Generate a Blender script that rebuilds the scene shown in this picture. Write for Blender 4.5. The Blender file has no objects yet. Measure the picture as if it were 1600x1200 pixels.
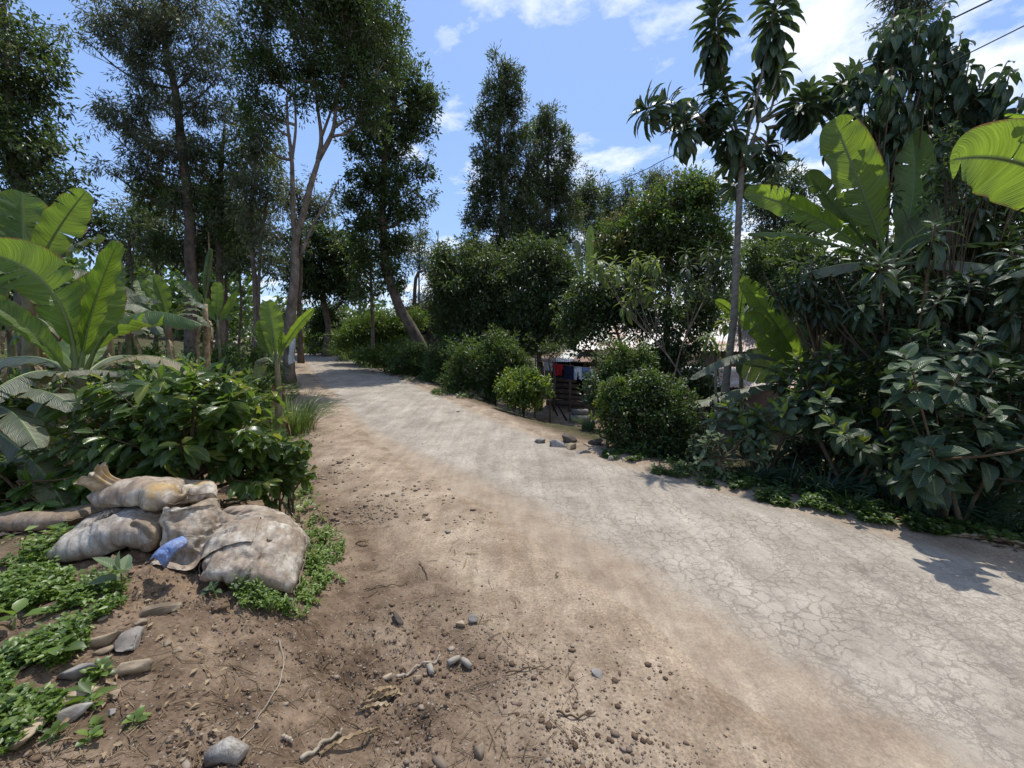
import bpy, math, time
import numpy as np
from mathutils import Vector, Matrix
T0 = time.time()
scene = bpy.context.scene
COL = scene.collection
R = np.random.default_rng(11)
rad = math.radians

# ------------------------------------------------------------------ camera, sky, sun, exposure
FPX = 660.0                       # focal length in pixels of a 1600 wide frame
PITCH = rad(6.05)
CAM = np.array([0.0, 0.0, 1.65])
cam_data = bpy.data.cameras.new('camera')
cam_data.sensor_width = 36.0
cam_data.lens = 36.0 * FPX / 1600.0
cam_data.clip_start = 0.05
cam_data.clip_end = 3000
cam = bpy.data.objects.new('camera', cam_data)
COL.objects.link(cam)
cam.location = CAM.tolist()
cam.rotation_euler = (math.pi / 2 - PITCH, 0, 0)
scene.camera = cam

SUN_EL, SUN_AZ = rad(66), rad(10)        # azimuth measured from the view direction towards the right
SUN_DIR = Vector((math.sin(SUN_AZ) * math.cos(SUN_EL), math.cos(SUN_AZ) * math.cos(SUN_EL), math.sin(SUN_EL)))
sun_data = bpy.data.lights.new('sun', 'SUN')
sun_data.energy = 4.5
sun_data.angle = rad(0.5)
sun_data.color = (1.0, 0.955, 0.88)
sun = bpy.data.objects.new('sun', sun_data)
COL.objects.link(sun)
sun.rotation_euler = SUN_DIR.to_track_quat('Z', 'Y').to_euler()

def nd(nt, typ, props=None, **inp):
    n = nt.nodes.new(typ)
    for k, v in (props or {}).items():
        setattr(n, k, v)
    for k, v in inp.items():
        key = k.replace('_', ' ')
        if k[0] == 'i' and k[1:].isdigit():
            s = n.inputs[int(k[1:])]
        else:
            s = n.inputs[key]
        if isinstance(v, bpy.types.NodeSocket):
            nt.links.new(v, s)
        elif isinstance(v, bpy.types.Node):
            nt.links.new(v.outputs[0], s)
        else:
            if s.type == 'RGBA' and hasattr(v, '__len__') and len(v) == 3:
                v = (*v, 1.0)
            s.default_value = v
    return n
def ramp(nt, fac, stops, interp='LINEAR'):
    n = nt.nodes.new('ShaderNodeValToRGB')
    nt.links.new(fac.outputs[0] if isinstance(fac, bpy.types.Node) else fac, n.inputs[0])
    cr = n.color_ramp; cr.interpolation = interp
    while len(cr.elements) > 1:
        cr.elements.remove(cr.elements[-1])
    for i, (p, c) in enumerate(stops):
        e = cr.elements[0] if i == 0 else cr.elements.new(p)
        e.position = p
        if not hasattr(c, '__len__'): c = (c, c, c)
        e.color = (*c, 1.0)
    return n.outputs[0]
def mix(nt, fac, a, b, mode='MIX'):
    n = nt.nodes.new('ShaderNodeMix'); n.data_type = 'RGBA'; n.blend_type = mode
    for s, v in ((n.inputs[0], fac), (n.inputs[6], a), (n.inputs[7], b)):
        if isinstance(v, bpy.types.Node): v = v.outputs[0]
        if isinstance(v, bpy.types.NodeSocket): nt.links.new(v, s)
        elif s.type == 'RGBA': s.default_value = (*v, 1.0) if hasattr(v, '__len__') else (v, v, v, 1)
        else: s.default_value = v
    return n.outputs[2]
def mth(nt, op, a, b=0.0, c=0.0):
    n = nt.nodes.new('ShaderNodeMath'); n.operation = op
    for i, v in enumerate((a, b, c)):
        if isinstance(v, bpy.types.Node): v = v.outputs[0]
        if isinstance(v, bpy.types.NodeSocket): nt.links.new(v, n.inputs[i])
        else: n.inputs[i].default_value = v
    return n.outputs[0]

world = bpy.data.worlds.new('World'); scene.world = world; world.use_nodes = True
nt = world.node_tree; nt.nodes.clear()
sky = nd(nt, 'ShaderNodeTexSky', dict(sky_type='NISHITA', sun_disc=False, sun_elevation=SUN_EL, sun_rotation=SUN_AZ,
                                      altitude=1200.0, air_density=1.25, dust_density=1.6, ozone_density=2.2))
geo = nd(nt, 'ShaderNodeTexCoord')
sep = nd(nt, 'ShaderNodeSeparateXYZ', Vector=geo.outputs['Generated'])
zc = mth(nt, 'MAXIMUM', sep.outputs[2], 0.02)
zc = mth(nt, 'ADD', zc, 0.12)
px_ = mth(nt, 'DIVIDE', sep.outputs[0], zc)
py_ = mth(nt, 'DIVIDE', sep.outputs[1], zc)
plane = nd(nt, 'ShaderNodeCombineXYZ', X=px_, Y=py_, Z=0.0)
rot = nd(nt, 'ShaderNodeMapping', Vector=plane, Location=(3.1, 1.9, 0), Rotation=(0, 0, rad(38)), Scale=(1.2, 1.2, 1))
n1 = nd(nt, 'ShaderNodeTexNoise', Vector=rot, Scale=1.9, Detail=12.0, Roughness=0.60, Distortion=0.15)
n2 = nd(nt, 'ShaderNodeTexNoise', Vector=rot, Scale=0.33, Detail=2.0, Roughness=0.5)
# the cloud bank covers the part of the sky towards the sun and to the right of it
bias = mth(nt, 'SUBTRACT', mth(nt, 'MULTIPLY', sep.outputs[0], 0.21), 0.045)
hz = mth(nt, 'MULTIPLY', mth(nt, 'POWER', mth(nt, 'SUBTRACT', 1.0, mth(nt, 'MAXIMUM', sep.outputs[2], 0.0)), 7.0), 0.30)
dens = mth(nt, 'ADD', mth(nt, 'ADD', mth(nt, 'MULTIPLY', n1, 0.8), mth(nt, 'MULTIPLY', n2, 0.35)), mth(nt, 'ADD', bias, hz))
cl = ramp(nt, dens, [(0.0, 0.0), (0.575, 0.0), (0.625, 0.4), (0.70, 0.9), (0.82, 1.0)])
skycol = nd(nt, 'ShaderNodeHueSaturation', Color=sky.outputs[0], Saturation=1.10, Value=1.0, Hue=0.503)
tint = mix(nt, 0.45, skycol.outputs[0], (2.7, 4.2, 8.0))
full = mix(nt, cl, tint, (7.4, 7.8, 8.4))
bg = nd(nt, 'ShaderNodeBackground', Color=full, Strength=0.145)
nd(nt, 'ShaderNodeOutputWorld', Surface=bg.outputs[0])

vs = scene.view_settings
vs.view_transform = 'Standard'; vs.look = 'None'; vs.exposure = 0.08; vs.gamma = 1.0; vs.use_curve_mapping = False
cy = scene.cycles
cy.max_bounces = 7; cy.diffuse_bounces = 3; cy.glossy_bounces = 2; cy.transmission_bounces = 4; cy.transparent_max_bounces = 6
cy.caustics_reflective = False; cy.caustics_refractive = False
cy.sample_clamp_indirect = 6.0
cy.use_denoising = True

# ------------------------------------------------------------------ pixel helpers (the 1600 x 1200 photograph)
FW = np.array([0, math.cos(PITCH), -math.sin(PITCH)]); UP = np.array([0, math.sin(PITCH), math.cos(PITCH)]); RT = np.array([1.0, 0, 0])
def at(px, py, d):
    return CAM + d * (FW + (px - 800) / FPX * RT - (py - 600) / FPX * UP)

# ------------------------------------------------------------------ noise
def _h(ix, iy, iz, seed):
    h = (ix.astype(np.int64) * 374761393 + iy.astype(np.int64) * 668265263 + iz.astype(np.int64) * 2147483647 + seed * 144665) & 0xffffffff
    h = ((h ^ (h >> 13)) * 1274126177) & 0xffffffff
    h = ((h ^ (h >> 16)) * 2246822519) & 0xffffffff
    h ^= h >> 15
    return (h & 0xffffff) / float(0xffffff)
def noise2(x, y, seed=0):
    ix = np.floor(x); iy = np.floor(y); fx = x - ix; fy = y - iy
    fx = fx * fx * (3 - 2 * fx); fy = fy * fy * (3 - 2 * fy)
    z = np.zeros_like(ix)
    a = _h(ix, iy, z, seed); b = _h(ix + 1, iy, z, seed); c = _h(ix, iy + 1, z, seed); d = _h(ix + 1, iy + 1, z, seed)
    return (a + (b - a) * fx) * (1 - fy) + (c + (d - c) * fx) * fy
def noise3(x, y, z, seed=0):
    iz = np.floor(z); fz = z - iz; fz = fz * fz * (3 - 2 * fz)
    ix = np.floor(x); iy = np.floor(y); fx = x - ix; fy = y - iy
    fx = fx * fx * (3 - 2 * fx); fy = fy * fy * (3 - 2 * fy)
    def pl(k):
        a = _h(ix, iy, k, seed); b = _h(ix + 1, iy, k, seed); c = _h(ix, iy + 1, k, seed); d = _h(ix + 1, iy + 1, k, seed)
        return (a + (b - a) * fx) * (1 - fy) + (c + (d - c) * fx) * fy
    return pl(iz) * (1 - fz) + pl(iz + 1) * fz
def fbm2(x, y, oct=4, seed=0, gain=0.5):
    s = 0; a = 1; t = 0
    for i in range(oct):
        x, y = 0.825 * x - 0.565 * y, 0.565 * x + 0.825 * y
        s = s + a * noise2(x * 2 ** i + 13.7 * i, y * 2 ** i - 7.1 * i, seed + i); t += a; a *= gain
    return s / t
def sst(a, b, x):
    t = np.clip((x - a) / (b - a), 0, 1); return t * t * (3 - 2 * t)

# ------------------------------------------------------------------ mesh helpers
def mesh_np(name, verts, faces, mats=(), smooth=False, matidx=None, uv=None, attrs=None):
    """faces: list of (M,k) int arrays"""
    me = bpy.data.meshes.new(name)
    verts = np.asarray(verts, dtype=np.float32)
    me.vertices.add(len(verts)); me.vertices.foreach_set('co', verts.ravel())
    loops = np.concatenate([f.ravel() for f in faces]).astype(np.int32)
    tot = np.concatenate([np.full(len(f), f.shape[1], dtype=np.int32) for f in faces])
    start = np.concatenate([[0], np.cumsum(tot)[:-1]]).astype(np.int32)
    me.loops.add(len(loops)); me.loops.foreach_set('vertex_index', loops)
    me.polygons.add(len(tot)); me.polygons.foreach_set('loop_start', start); me.polygons.foreach_set('loop_total', tot)
    if smooth: me.polygons.foreach_set('use_smooth', np.ones(len(tot), dtype=bool))
    if matidx is not None: me.polygons.foreach_set('material_index', np.asarray(matidx, dtype=np.int32))
    if uv is not None:
        l = me.uv_layers.new(name='UVMap'); l.data.foreach_set('uv', np.asarray(uv, dtype=np.float32)[loops].ravel())
    for k, v in (attrs or {}).items():
        a = me.attributes.new(k, 'FLOAT', 'POINT'); a.data.foreach_set('value', np.asarray(v, dtype=np.float32))
    for m in mats: me.materials.append(m)
    me.update(calc_edges=True)
    return me
class MB:
    """collects pieces and links them as one mesh object"""
    def __init__(s): s.v = []; s.f = {3: [], 4: []}; s.m = {3: [], 4: []}; s.n = 0; s.u = []
    def add(s, v, f, mi=0, uv=None):
        v = np.asarray(v, dtype=np.float64)
        for a in (f if isinstance(f, list) else [f]):
            a = np.asarray(a, dtype=np.int64)
            if len(a) == 0: continue
            s.f[a.shape[1]].append(a + s.n); s.m[a.shape[1]].append(np.full(len(a), mi))
        s.v.append(v); s.n += len(v)
        s.u.append(np.zeros((len(v), 2)) if uv is None else np.asarray(uv))
    def mesh(s, name, mats, smooth=False, org=(0, 0, 0)):
        fs = [np.concatenate(s.f[k]) for k in (3, 4) if s.f[k]]
        ms = np.concatenate([np.concatenate(s.m[k]) for k in (3, 4) if s.f[k]])
        return mesh_np(name, np.concatenate(s.v) - np.asarray(org), fs, mats, smooth, ms, np.concatenate(s.u))
def tag(o, label=None, cat=None, group=None, kind=None):
    if label: o['label'] = label
    if cat: o['category'] = cat
    if group: o['group'] = group
    if kind: o['kind'] = kind
    return o
def link(name, me, parent=None, loc=(0, 0, 0), **kw):
    o = bpy.data.objects.new(name, me); COL.objects.link(o)
    o.parent = parent; o.location = tuple(float(a) for a in loc)
    return tag(o, **kw)
def root(name, loc, label, cat, group=None):
    return link(name, None, None, loc, label=label, cat=cat, group=group)
def part(name, mb, mats, parent, smooth=False, kind=None, label=None):
    """mb holds world coordinates; the part sits in its parent's frame"""
    if not isinstance(mats, (list, tuple)): mats = [mats]
    org = np.zeros(3); p = parent
    while p is not None: org = org + np.array(p.location); p = p.parent
    return link(name, mb.mesh(name, mats, smooth, org), parent, kind=kind, label=label)
def solo(name, mb, mats, loc, label=None, cat=None, group=None, kind=None, smooth=False):
    if not isinstance(mats, (list, tuple)): mats = [mats]
    return link(name, mb.mesh(name, mats, smooth, loc), None, loc, label=label, cat=cat, group=group, kind=kind)
def norm(v):
    v = np.asarray(v, dtype=float); n = np.linalg.norm(v, axis=-1, keepdims=True); return v / np.maximum(n, 1e-9)
def tube(pts, rs, sides=6, cap=True):
    pts = np.asarray(pts, dtype=float); n = len(pts)
    rs = np.broadcast_to(np.asarray(rs, dtype=float), (n,))
    tg = norm(np.gradient(pts, axis=0))
    ref = np.array([0, 0, 1.0]) if abs(tg[0][2]) < 0.9 else np.array([1.0, 0, 0])
    a = norm(np.cross(tg, ref)); b = np.cross(tg, a)
    th = np.arange(sides) * 2 * np.pi / sides
    v = pts[:, None] + rs[:, None, None] * (np.cos(th)[None, :, None] * a[:, None] + np.sin(th)[None, :, None] * b[:, None])
    v = v.reshape(-1, 3)
    i = np.arange(n - 1)[:, None] * sides; j = np.arange(sides)[None]; k = (j + 1) % sides
    f = np.stack([i + j, i + k, i + sides + k, i + sides + j], -1).reshape(-1, 4)
    uv = np.stack([np.tile(np.arange(sides) / sides, n), np.repeat(np.linspace(0, 1, n), sides)], 1)
    fs = [f]
    if cap:
        v = np.vstack([v, pts[:1], pts[-1:]]); uv = np.vstack([uv, [[0, 0], [0, 1]]])
        c0 = n * sides; e = (n - 1) * sides; jj = np.arange(sides); kk = (jj + 1) % sides
        fs.append(np.concatenate([np.stack([kk, jj, np.full(sides, c0)], 1), np.stack([e + jj, e + kk, np.full(sides, c0 + 1)], 1)]))
    return v, fs, 0, uv
def box(c, s, ax=None):
    """c centre, s full size, ax 3x3 rows = axes"""
    g = np.array([[x, y, z] for x in (-.5, .5) for y in (-.5, .5) for z in (-.5, .5)]) * np.asarray(s)
    if ax is not None: g = g @ np.asarray(ax)
    f = np.array([[0, 1, 3, 2], [4, 6, 7, 5], [0, 4, 5, 1], [2, 3, 7, 6], [0, 2, 6, 4], [1, 5, 7, 3]])
    return g + np.asarray(c), f
def bez(p0, p1, p2, n):
    t = np.linspace(0, 1, n)[:, None]
    return (1 - t) ** 2 * np.asarray(p0) + 2 * t * (1 - t) * np.asarray(p1) + t * t * np.asarray(p2)
def wob(pts, amp, seed):
    pts = np.array(pts, dtype=float); r = np.random.default_rng(seed)
    k = len(pts); d = r.normal(0, amp, (k, 3)); d[0] = 0
    return pts + d
def spline(ctrl, n):
    c = np.asarray(ctrl, dtype=float); k = len(c)
    if k == 2: return c[0] + (c[1] - c[0]) * np.linspace(0, 1, n)[:, None]
    P = np.vstack([2 * c[0] - c[1], c, 2 * c[-1] - c[-2]]); out = []
    for t in np.linspace(0, k - 1 - 1e-6, n):
        i = int(t); u = t - i; p0, p1, p2, p3 = P[i:i + 4]
        out.append(0.5 * ((2 * p1) + (-p0 + p2) * u + (2 * p0 - 5 * p1 + 4 * p2 - p3) * u * u + (-p0 + 3 * p1 - 3 * p2 + p3) * u ** 3))
    return np.array(out)
_ico = {}
def ico(sub):
    if sub not in _ico:
        import bmesh
        bm = bmesh.new(); bmesh.ops.create_icosphere(bm, subdivisions=sub, radius=1.0)
        v = np.array([a.co[:] for a in bm.verts]); f = np.array([[x.index for x in a.verts] for a in bm.faces]); bm.free()
        _ico[sub] = (v, f)
    return _ico[sub]
def rock(size, seed, sub=2, cuts=9, yaw=None, tilt=None):
    r = np.random.default_rng(seed); v, f = ico(sub); v = np.sign(v) * np.abs(v) ** 0.62
    for _ in range(cuts):
        n = norm(r.normal(size=3)); d = r.uniform(0.45, 0.85)
        q = v @ n; v -= np.outer(np.maximum(q - d, 0), n)
    v *= 1 + 0.30 * (noise3(v[:, 0] * 2 + 9, v[:, 1] * 2 + 9, v[:, 2] * 2 + seed % 97, 3) - 0.5)[:, None]
    v += 0.04 * (np.stack([noise3(v[:, 0] * 6 + 9 + k, v[:, 1] * 6 + 9, v[:, 2] * 6 + seed % 89, 5) for k in (0, 31, 57)], 1) - 0.5)
    v /= np.abs(v).max(0); v *= np.asarray(size) / 2
    a = r.uniform(0, 6.28) if yaw is None else yaw; t = r.normal(0, .15) if tilt is None else tilt
    M = np.array(Matrix.Rotation(a, 3, 'Z') @ Matrix.Rotation(t, 3, 'Y')); return v @ M.T, f
# ------------------------------------------------------------------ materials
def new_mat(name):
    m = bpy.data.materials.new(name); m.use_nodes = True; m.node_tree.nodes.clear(); return m, m.node_tree
def out(nt, sh): nd(nt, 'ShaderNodeOutputMaterial', Surface=sh.outputs[0] if isinstance(sh, bpy.types.Node) else sh)
def coords(nt, world_space=True):
    if world_space:
        p = nd(nt, 'ShaderNodeNewGeometry').outputs['Position']        # turned so that no noise lattice lies level with the ground
        return nd(nt, 'ShaderNodeMapping', Vector=p, Location=(3.3, 5.7, 8.1), Rotation=(0.55, 0.43, 0.31)).outputs[0]
    return nd(nt, 'ShaderNodeTexCoord').outputs['Object']
def leaf_mat(name, cols, trans, gloss=0.45, tr=0.38, vein=False, spec=0.5, dry=None):
    """cols: leaf colours spread over the separate leaves; trans: colour of light passing through"""
    m, nt = new_mat(name)
    g = nd(nt, 'ShaderNodeNewGeometry')
    rnd = g.outputs['Random Per Island']
    oi = nd(nt, 'ShaderNodeObjectInfo')
    r2 = mth(nt, 'FRACT', mth(nt, 'ADD', rnd, oi.outputs['Random']))
    st = [(i / max(1, len(cols) - 1) * 0.9, c) for i, c in enumerate(cols)]
    if dry: st.append((0.985, cols[-1])); st.append((1.0, dry))
    c = ramp(nt, r2, st)
    nz = nd(nt, 'ShaderNodeTexNoise', Vector=g.outputs['Position'], Scale=1.3, Detail=2.0)
    c = mix(nt, 1.0, c, ramp(nt, nz, [(0.3, 0.72), (0.7, 1.25)]), 'MULTIPLY')
    bump = None
    if vein:
        uv = nd(nt, 'ShaderNodeUVMap')
        sp = nd(nt, 'ShaderNodeSeparateXYZ', Vector=uv.outputs[0])
        ac = mth(nt, 'ABSOLUTE', mth(nt, 'SUBTRACT', sp.outputs[1], 0.5))
        rib = ramp(nt, ac, [(0.0, 1.0), (0.022, 1.0), (0.05, 0.0)])
        w = mth(nt, 'SINE', mth(nt, 'MULTIPLY', mth(nt, 'SUBTRACT', sp.outputs[0], mth(nt, 'MULTIPLY', ac, 0.55)), 75.0))
        wv = ramp(nt, w, [(0.72, 0.0), (1.0, 1.0)])
        c = mix(nt, mth(nt, 'MULTIPLY', rib, 0.55), c, (0.22, 0.30, 0.10))
        c = mix(nt, mth(nt, 'MULTIPLY', wv, 0.18), c, (0.20, 0.28, 0.10))
        bump = nd(nt, 'ShaderNodeBump', Strength=0.35, Distance=0.01, Height=w)
    kw = dict(Base_Color=c, Roughness=gloss)
    p = nd(nt, 'ShaderNodeBsdfPrincipled', **kw)
    p.inputs['Specular IOR Level'].default_value = spec
    t = nd(nt, 'ShaderNodeBsdfTranslucent', Color=mix(nt, 0.5, c, trans))
    if bump:
        nt.links.new(bump.outputs[0], p.inputs['Normal'])
    out(nt, nd(nt, 'ShaderNodeMixShader', i0=tr, i1=p.outputs[0], i2=t.outputs[0]))
    return m
def banana_mat(name, top, trans, tr=0.45, gloss=0.4):
    m, nt = new_mat(name)
    uv = nd(nt, 'ShaderNodeUVMap'); sp = nd(nt, 'ShaderNodeSeparateXYZ', Vector=uv.outputs[0])
    u, v = sp.outputs[0], sp.outputs[1]
    ac = mth(nt, 'ABSOLUTE', mth(nt, 'SUBTRACT', v, 0.5))
    g = nd(nt, 'ShaderNodeNewGeometry'); oi = nd(nt, 'ShaderNodeObjectInfo')
    warp = mth(nt, 'SUBTRACT', u, mth(nt, 'MULTIPLY', mth(nt, 'MULTIPLY', ac, ac), 0.35))
    cv = nd(nt, 'ShaderNodeCombineXYZ', X=mth(nt, 'MULTIPLY', warp, 60.0), Y=mth(nt, 'MULTIPLY', v, 1.6), Z=oi.outputs['Random'])
    st = nd(nt, 'ShaderNodeTexNoise', Vector=cv, Scale=1.0, Detail=3.0, Roughness=0.6)
    fine = mth(nt, 'SINE', mth(nt, 'MULTIPLY', warp, 420.0))
    big = nd(nt, 'ShaderNodeTexNoise', Vector=g.outputs['Position'], Scale=3.0, Detail=2.0)
    c = mix(nt, 1.0, top, ramp(nt, st, [(0.3, 0.65), (0.55, 1.0), (0.75, 1.35)]), 'MULTIPLY')
    c = mix(nt, 1.0, c, ramp(nt, big, [(0.3, 0.8), (0.7, 1.2)]), 'MULTIPLY')
    c = mix(nt, mth(nt, 'MULTIPLY', oi.outputs['Random'], 0.35), c, (top[0] * 1.8, top[1] * 1.35, top[2] * 0.8))
    # dry brown margin, ragged
    ed = mth(nt, 'ADD', ac, mth(nt, 'MULTIPLY', mth(nt, 'SUBTRACT', st, 0.5), 0.16))
    em = ramp(nt, ed, [(0.470, 0.0), (0.50, 1.0)])
    c = mix(nt, em, c, (0.16, 0.11, 0.045))
    rib = ramp(nt, ac, [(0.0, 1.0), (0.02, 1.0), (0.045, 0.0)])
    c = mix(nt, mth(nt, 'MULTIPLY', rib, 0.7), c, (0.26, 0.34, 0.12))
    h = mth(nt, 'ADD', mth(nt, 'MULTIPLY', st, 1.0), mth(nt, 'MULTIPLY', fine, 0.10))
    bump = nd(nt, 'ShaderNodeBump', Strength=0.5, Distance=0.02, Height=h)
    p = nd(nt, 'ShaderNodeBsdfPrincipled', Base_Color=c, Roughness=gloss, Normal=bump)
    tc = mix(nt, mth(nt, 'MULTIPLY', rib, 0.8), mix(nt, 1.0, trans, ramp(nt, st, [(0.25, 0.55), (0.7, 1.2)]), 'MULTIPLY'), (0.05, 0.08, 0.02))
    tc = mix(nt, em, tc, (0.2, 0.12, 0.03))
    t = nd(nt, 'ShaderNodeBsdfTranslucent', Color=tc, Normal=bump)
    out(nt, nd(nt, 'ShaderNodeMixShader', i0=tr, i1=p.outputs[0], i2=t.outputs[0]))
    return m
def rough_mat(name, cols, scale=4.0, stretch=(1, 1, 1), rough=0.85, bump=0.4, dist=0.02, detail=6.0, blotch=None, bscale=1.0, spec=0.25):
    m, nt = new_mat(name)
    pos = nd(nt, 'ShaderNodeMapping', Vector=coords(nt), Scale=stretch)
    n = nd(nt, 'ShaderNodeTexNoise', Vector=pos, Scale=scale, Detail=detail, Roughness=0.62)
    st = [(0.3 + 0.4 * i / max(1, len(cols) - 1), c) for i, c in enumerate(cols)]
    c = ramp(nt, n, st)
    if blotch:
        n2 = nd(nt, 'ShaderNodeTexNoise', Vector=coords(nt), Scale=bscale, Detail=4.0)
        c = mix(nt, ramp(nt, n2, [(0.48, 0.0), (0.62, 0.85)]), c, blotch)
    oi = nd(nt, 'ShaderNodeObjectInfo')
    c = mix(nt, 1.0, c, ramp(nt, oi.outputs['Random'], [(0, 0.82), (1, 1.15)]), 'MULTIPLY')
    b = nd(nt, 'ShaderNodeBump', Strength=bump, Distance=dist, Height=n.outputs[0])
    p = nd(nt, 'ShaderNodeBsdfPrincipled', Base_Color=c, Roughness=rough, Normal=b)
    p.inputs['Specular IOR Level'].default_value = spec
    out(nt, p); return m

BARK = rough_mat('bark_brown', [(0.045, 0.035, 0.027), (0.11, 0.085, 0.065), (0.17, 0.14, 0.11)], 7, (1, 1, 0.22), bump=0.9, dist=0.03)
BARK_PALE = rough_mat('bark_pale', [(0.16, 0.13, 0.10), (0.30, 0.25, 0.19), (0.38, 0.33, 0.26)], 6, (1, 1, 0.3), bump=0.6)
BARK_RING = rough_mat('bark_ringed', [(0.12, 0.10, 0.08), (0.22, 0.19, 0.15), (0.28, 0.25, 0.20)], 5, (1, 1, 4.0), bump=0.8, dist=0.015)
STEM_GREEN = rough_mat('green_stem', [(0.07, 0.10, 0.03), (0.14, 0.19, 0.06), (0.20, 0.24, 0.09)], 8, (1, 1, 0.3), rough=0.5, bump=0.2)
STEM_BROWN = rough_mat('brown_stem', [(0.07, 0.05, 0.03), (0.14, 0.10, 0.06)], 9, (1, 1, 0.3))
PSEUDO = rough_mat('banana_stem', [(0.05, 0.05, 0.025), (0.13, 0.13, 0.06), (0.26, 0.20, 0.12)], 6, (1, 1, 0.15), rough=0.6, bump=0.6, blotch=(0.10, 0.065, 0.04), bscale=5)
DRY = rough_mat('dry_leaf', [(0.12, 0.08, 0.045), (0.26, 0.19, 0.11), (0.38, 0.30, 0.20)], 14, (1, 1, 1), bump=0.5)
G_DARK = leaf_mat('foliage_dark', [(0.036, 0.058, 0.024), (0.054, 0.084, 0.030), (0.078, 0.112, 0.038)], (0.16, 0.24, 0.035), 0.42, 0.40)
G_GREY = leaf_mat('foliage_grevillea', [(0.055, 0.070, 0.042), (0.080, 0.098, 0.056), (0.11, 0.128, 0.07)], (0.20, 0.23, 0.07), 0.48, 0.40, dry=(0.12, 0.07, 0.04))
G_MID = leaf_mat('foliage_mid', [(0.045, 0.078, 0.022), (0.070, 0.118, 0.03), (0.10, 0.16, 0.035)], (0.22, 0.36, 0.03), 0.45, 0.34)
G_LIGHT = leaf_mat('foliage_light', [(0.05, 0.09, 0.02), (0.09, 0.15, 0.03), (0.14, 0.20, 0.035)], (0.26, 0.38, 0.03), 0.45, 0.4)
G_LIME = leaf_mat('foliage_lime', [(0.09, 0.15, 0.02), (0.17, 0.24, 0.025), (0.26, 0.32, 0.035)], (0.45, 0.55, 0.04), 0.45, 0.42)
G_TIP = leaf_mat('foliage_reddish', [(0.05, 0.08, 0.03), (0.09, 0.10, 0.045), (0.16, 0.11, 0.06)], (0.25, 0.20, 0.05), 0.4, 0.35)
BARK_MID = rough_mat('bark_weathered', [(0.07, 0.055, 0.042), (0.15, 0.12, 0.092), (0.24, 0.20, 0.16)], 7, (1, 1, 0.25), bump=0.8, dist=0.03)
G_COFFEE = leaf_mat('leaf_coffee', [(0.034, 0.068, 0.018), (0.050, 0.098, 0.022), (0.085, 0.145, 0.028)], (0.28, 0.44, 0.03), 0.27, 0.42, vein=True, spec=0.6)
G_COFFEE_Y = leaf_mat('leaf_coffee_young', [(0.10, 0.15, 0.02), (0.17, 0.21, 0.03), (0.24, 0.24, 0.05)], (0.45, 0.50, 0.04), 0.3, 0.42, vein=True)
G_BROAD = leaf_mat('leaf_broad', [(0.030, 0.056, 0.026), (0.044, 0.078, 0.036), (0.062, 0.10, 0.045)], (0.12, 0.22, 0.03), 0.42, 0.30, vein=True)
G_BROAD_D = leaf_mat('leaf_broad_dark', [(0.030, 0.058, 0.030), (0.044, 0.080, 0.040), (0.060, 0.10, 0.048)], (0.07, 0.14, 0.03), 0.42, 0.25, vein=True)
G_SILVER = leaf_mat('leaf_grey_green', [(0.09, 0.13, 0.075), (0.12, 0.165, 0.09), (0.16, 0.21, 0.11)], (0.22, 0.34, 0.08), 0.5, 0.32, vein=True)
G_LONG = leaf_mat('leaf_long', [(0.028, 0.050, 0.026), (0.042, 0.070, 0.034), (0.06, 0.092, 0.042)], (0.14, 0.22, 0.05), 0.36, 0.28, vein=True)
G_LONG_L = leaf_mat('leaf_long_light', [(0.07, 0.11, 0.03), (0.11, 0.16, 0.045), (0.16, 0.21, 0.06)], (0.32, 0.42, 0.06), 0.36, 0.38, vein=True)
G_MANGO = leaf_mat('leaf_mango', [(0.024, 0.045, 0.025), (0.036, 0.065, 0.033), (0.05, 0.085, 0.04)], (0.09, 0.16, 0.03), 0.3, 0.26, vein=True)
B_LIT = banana_mat('banana_leaf_lit', (0.085, 0.155, 0.028), (0.30, 0.45, 0.04), 0.46)  # lit copy of the banana leaf, sunlight put into its brighter colour
B_MID = banana_mat('banana_leaf', (0.055, 0.105, 0.034), (0.22, 0.34, 0.04), 0.4)
B_DARK = banana_mat('banana_leaf_dusty', (0.095, 0.12, 0.075), (0.14, 0.21, 0.04), 0.28, 0.5)
B_PALE = banana_mat('banana_leaf_bleached', (0.26, 0.25, 0.17), (0.32, 0.33, 0.12), 0.3, 0.6)
GRASSM = leaf_mat('grass_blade', [(0.05, 0.09, 0.02), (0.09, 0.15, 0.03), (0.15, 0.19, 0.06)], (0.24, 0.36, 0.05), 0.4, 0.4, dry=(0.28, 0.23, 0.12))
WEED = leaf_mat('weed_leaf', [(0.06, 0.10, 0.02), (0.11, 0.18, 0.03), (0.19, 0.27, 0.06)], (0.26, 0.45, 0.04), 0.42, 0.36)

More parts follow.
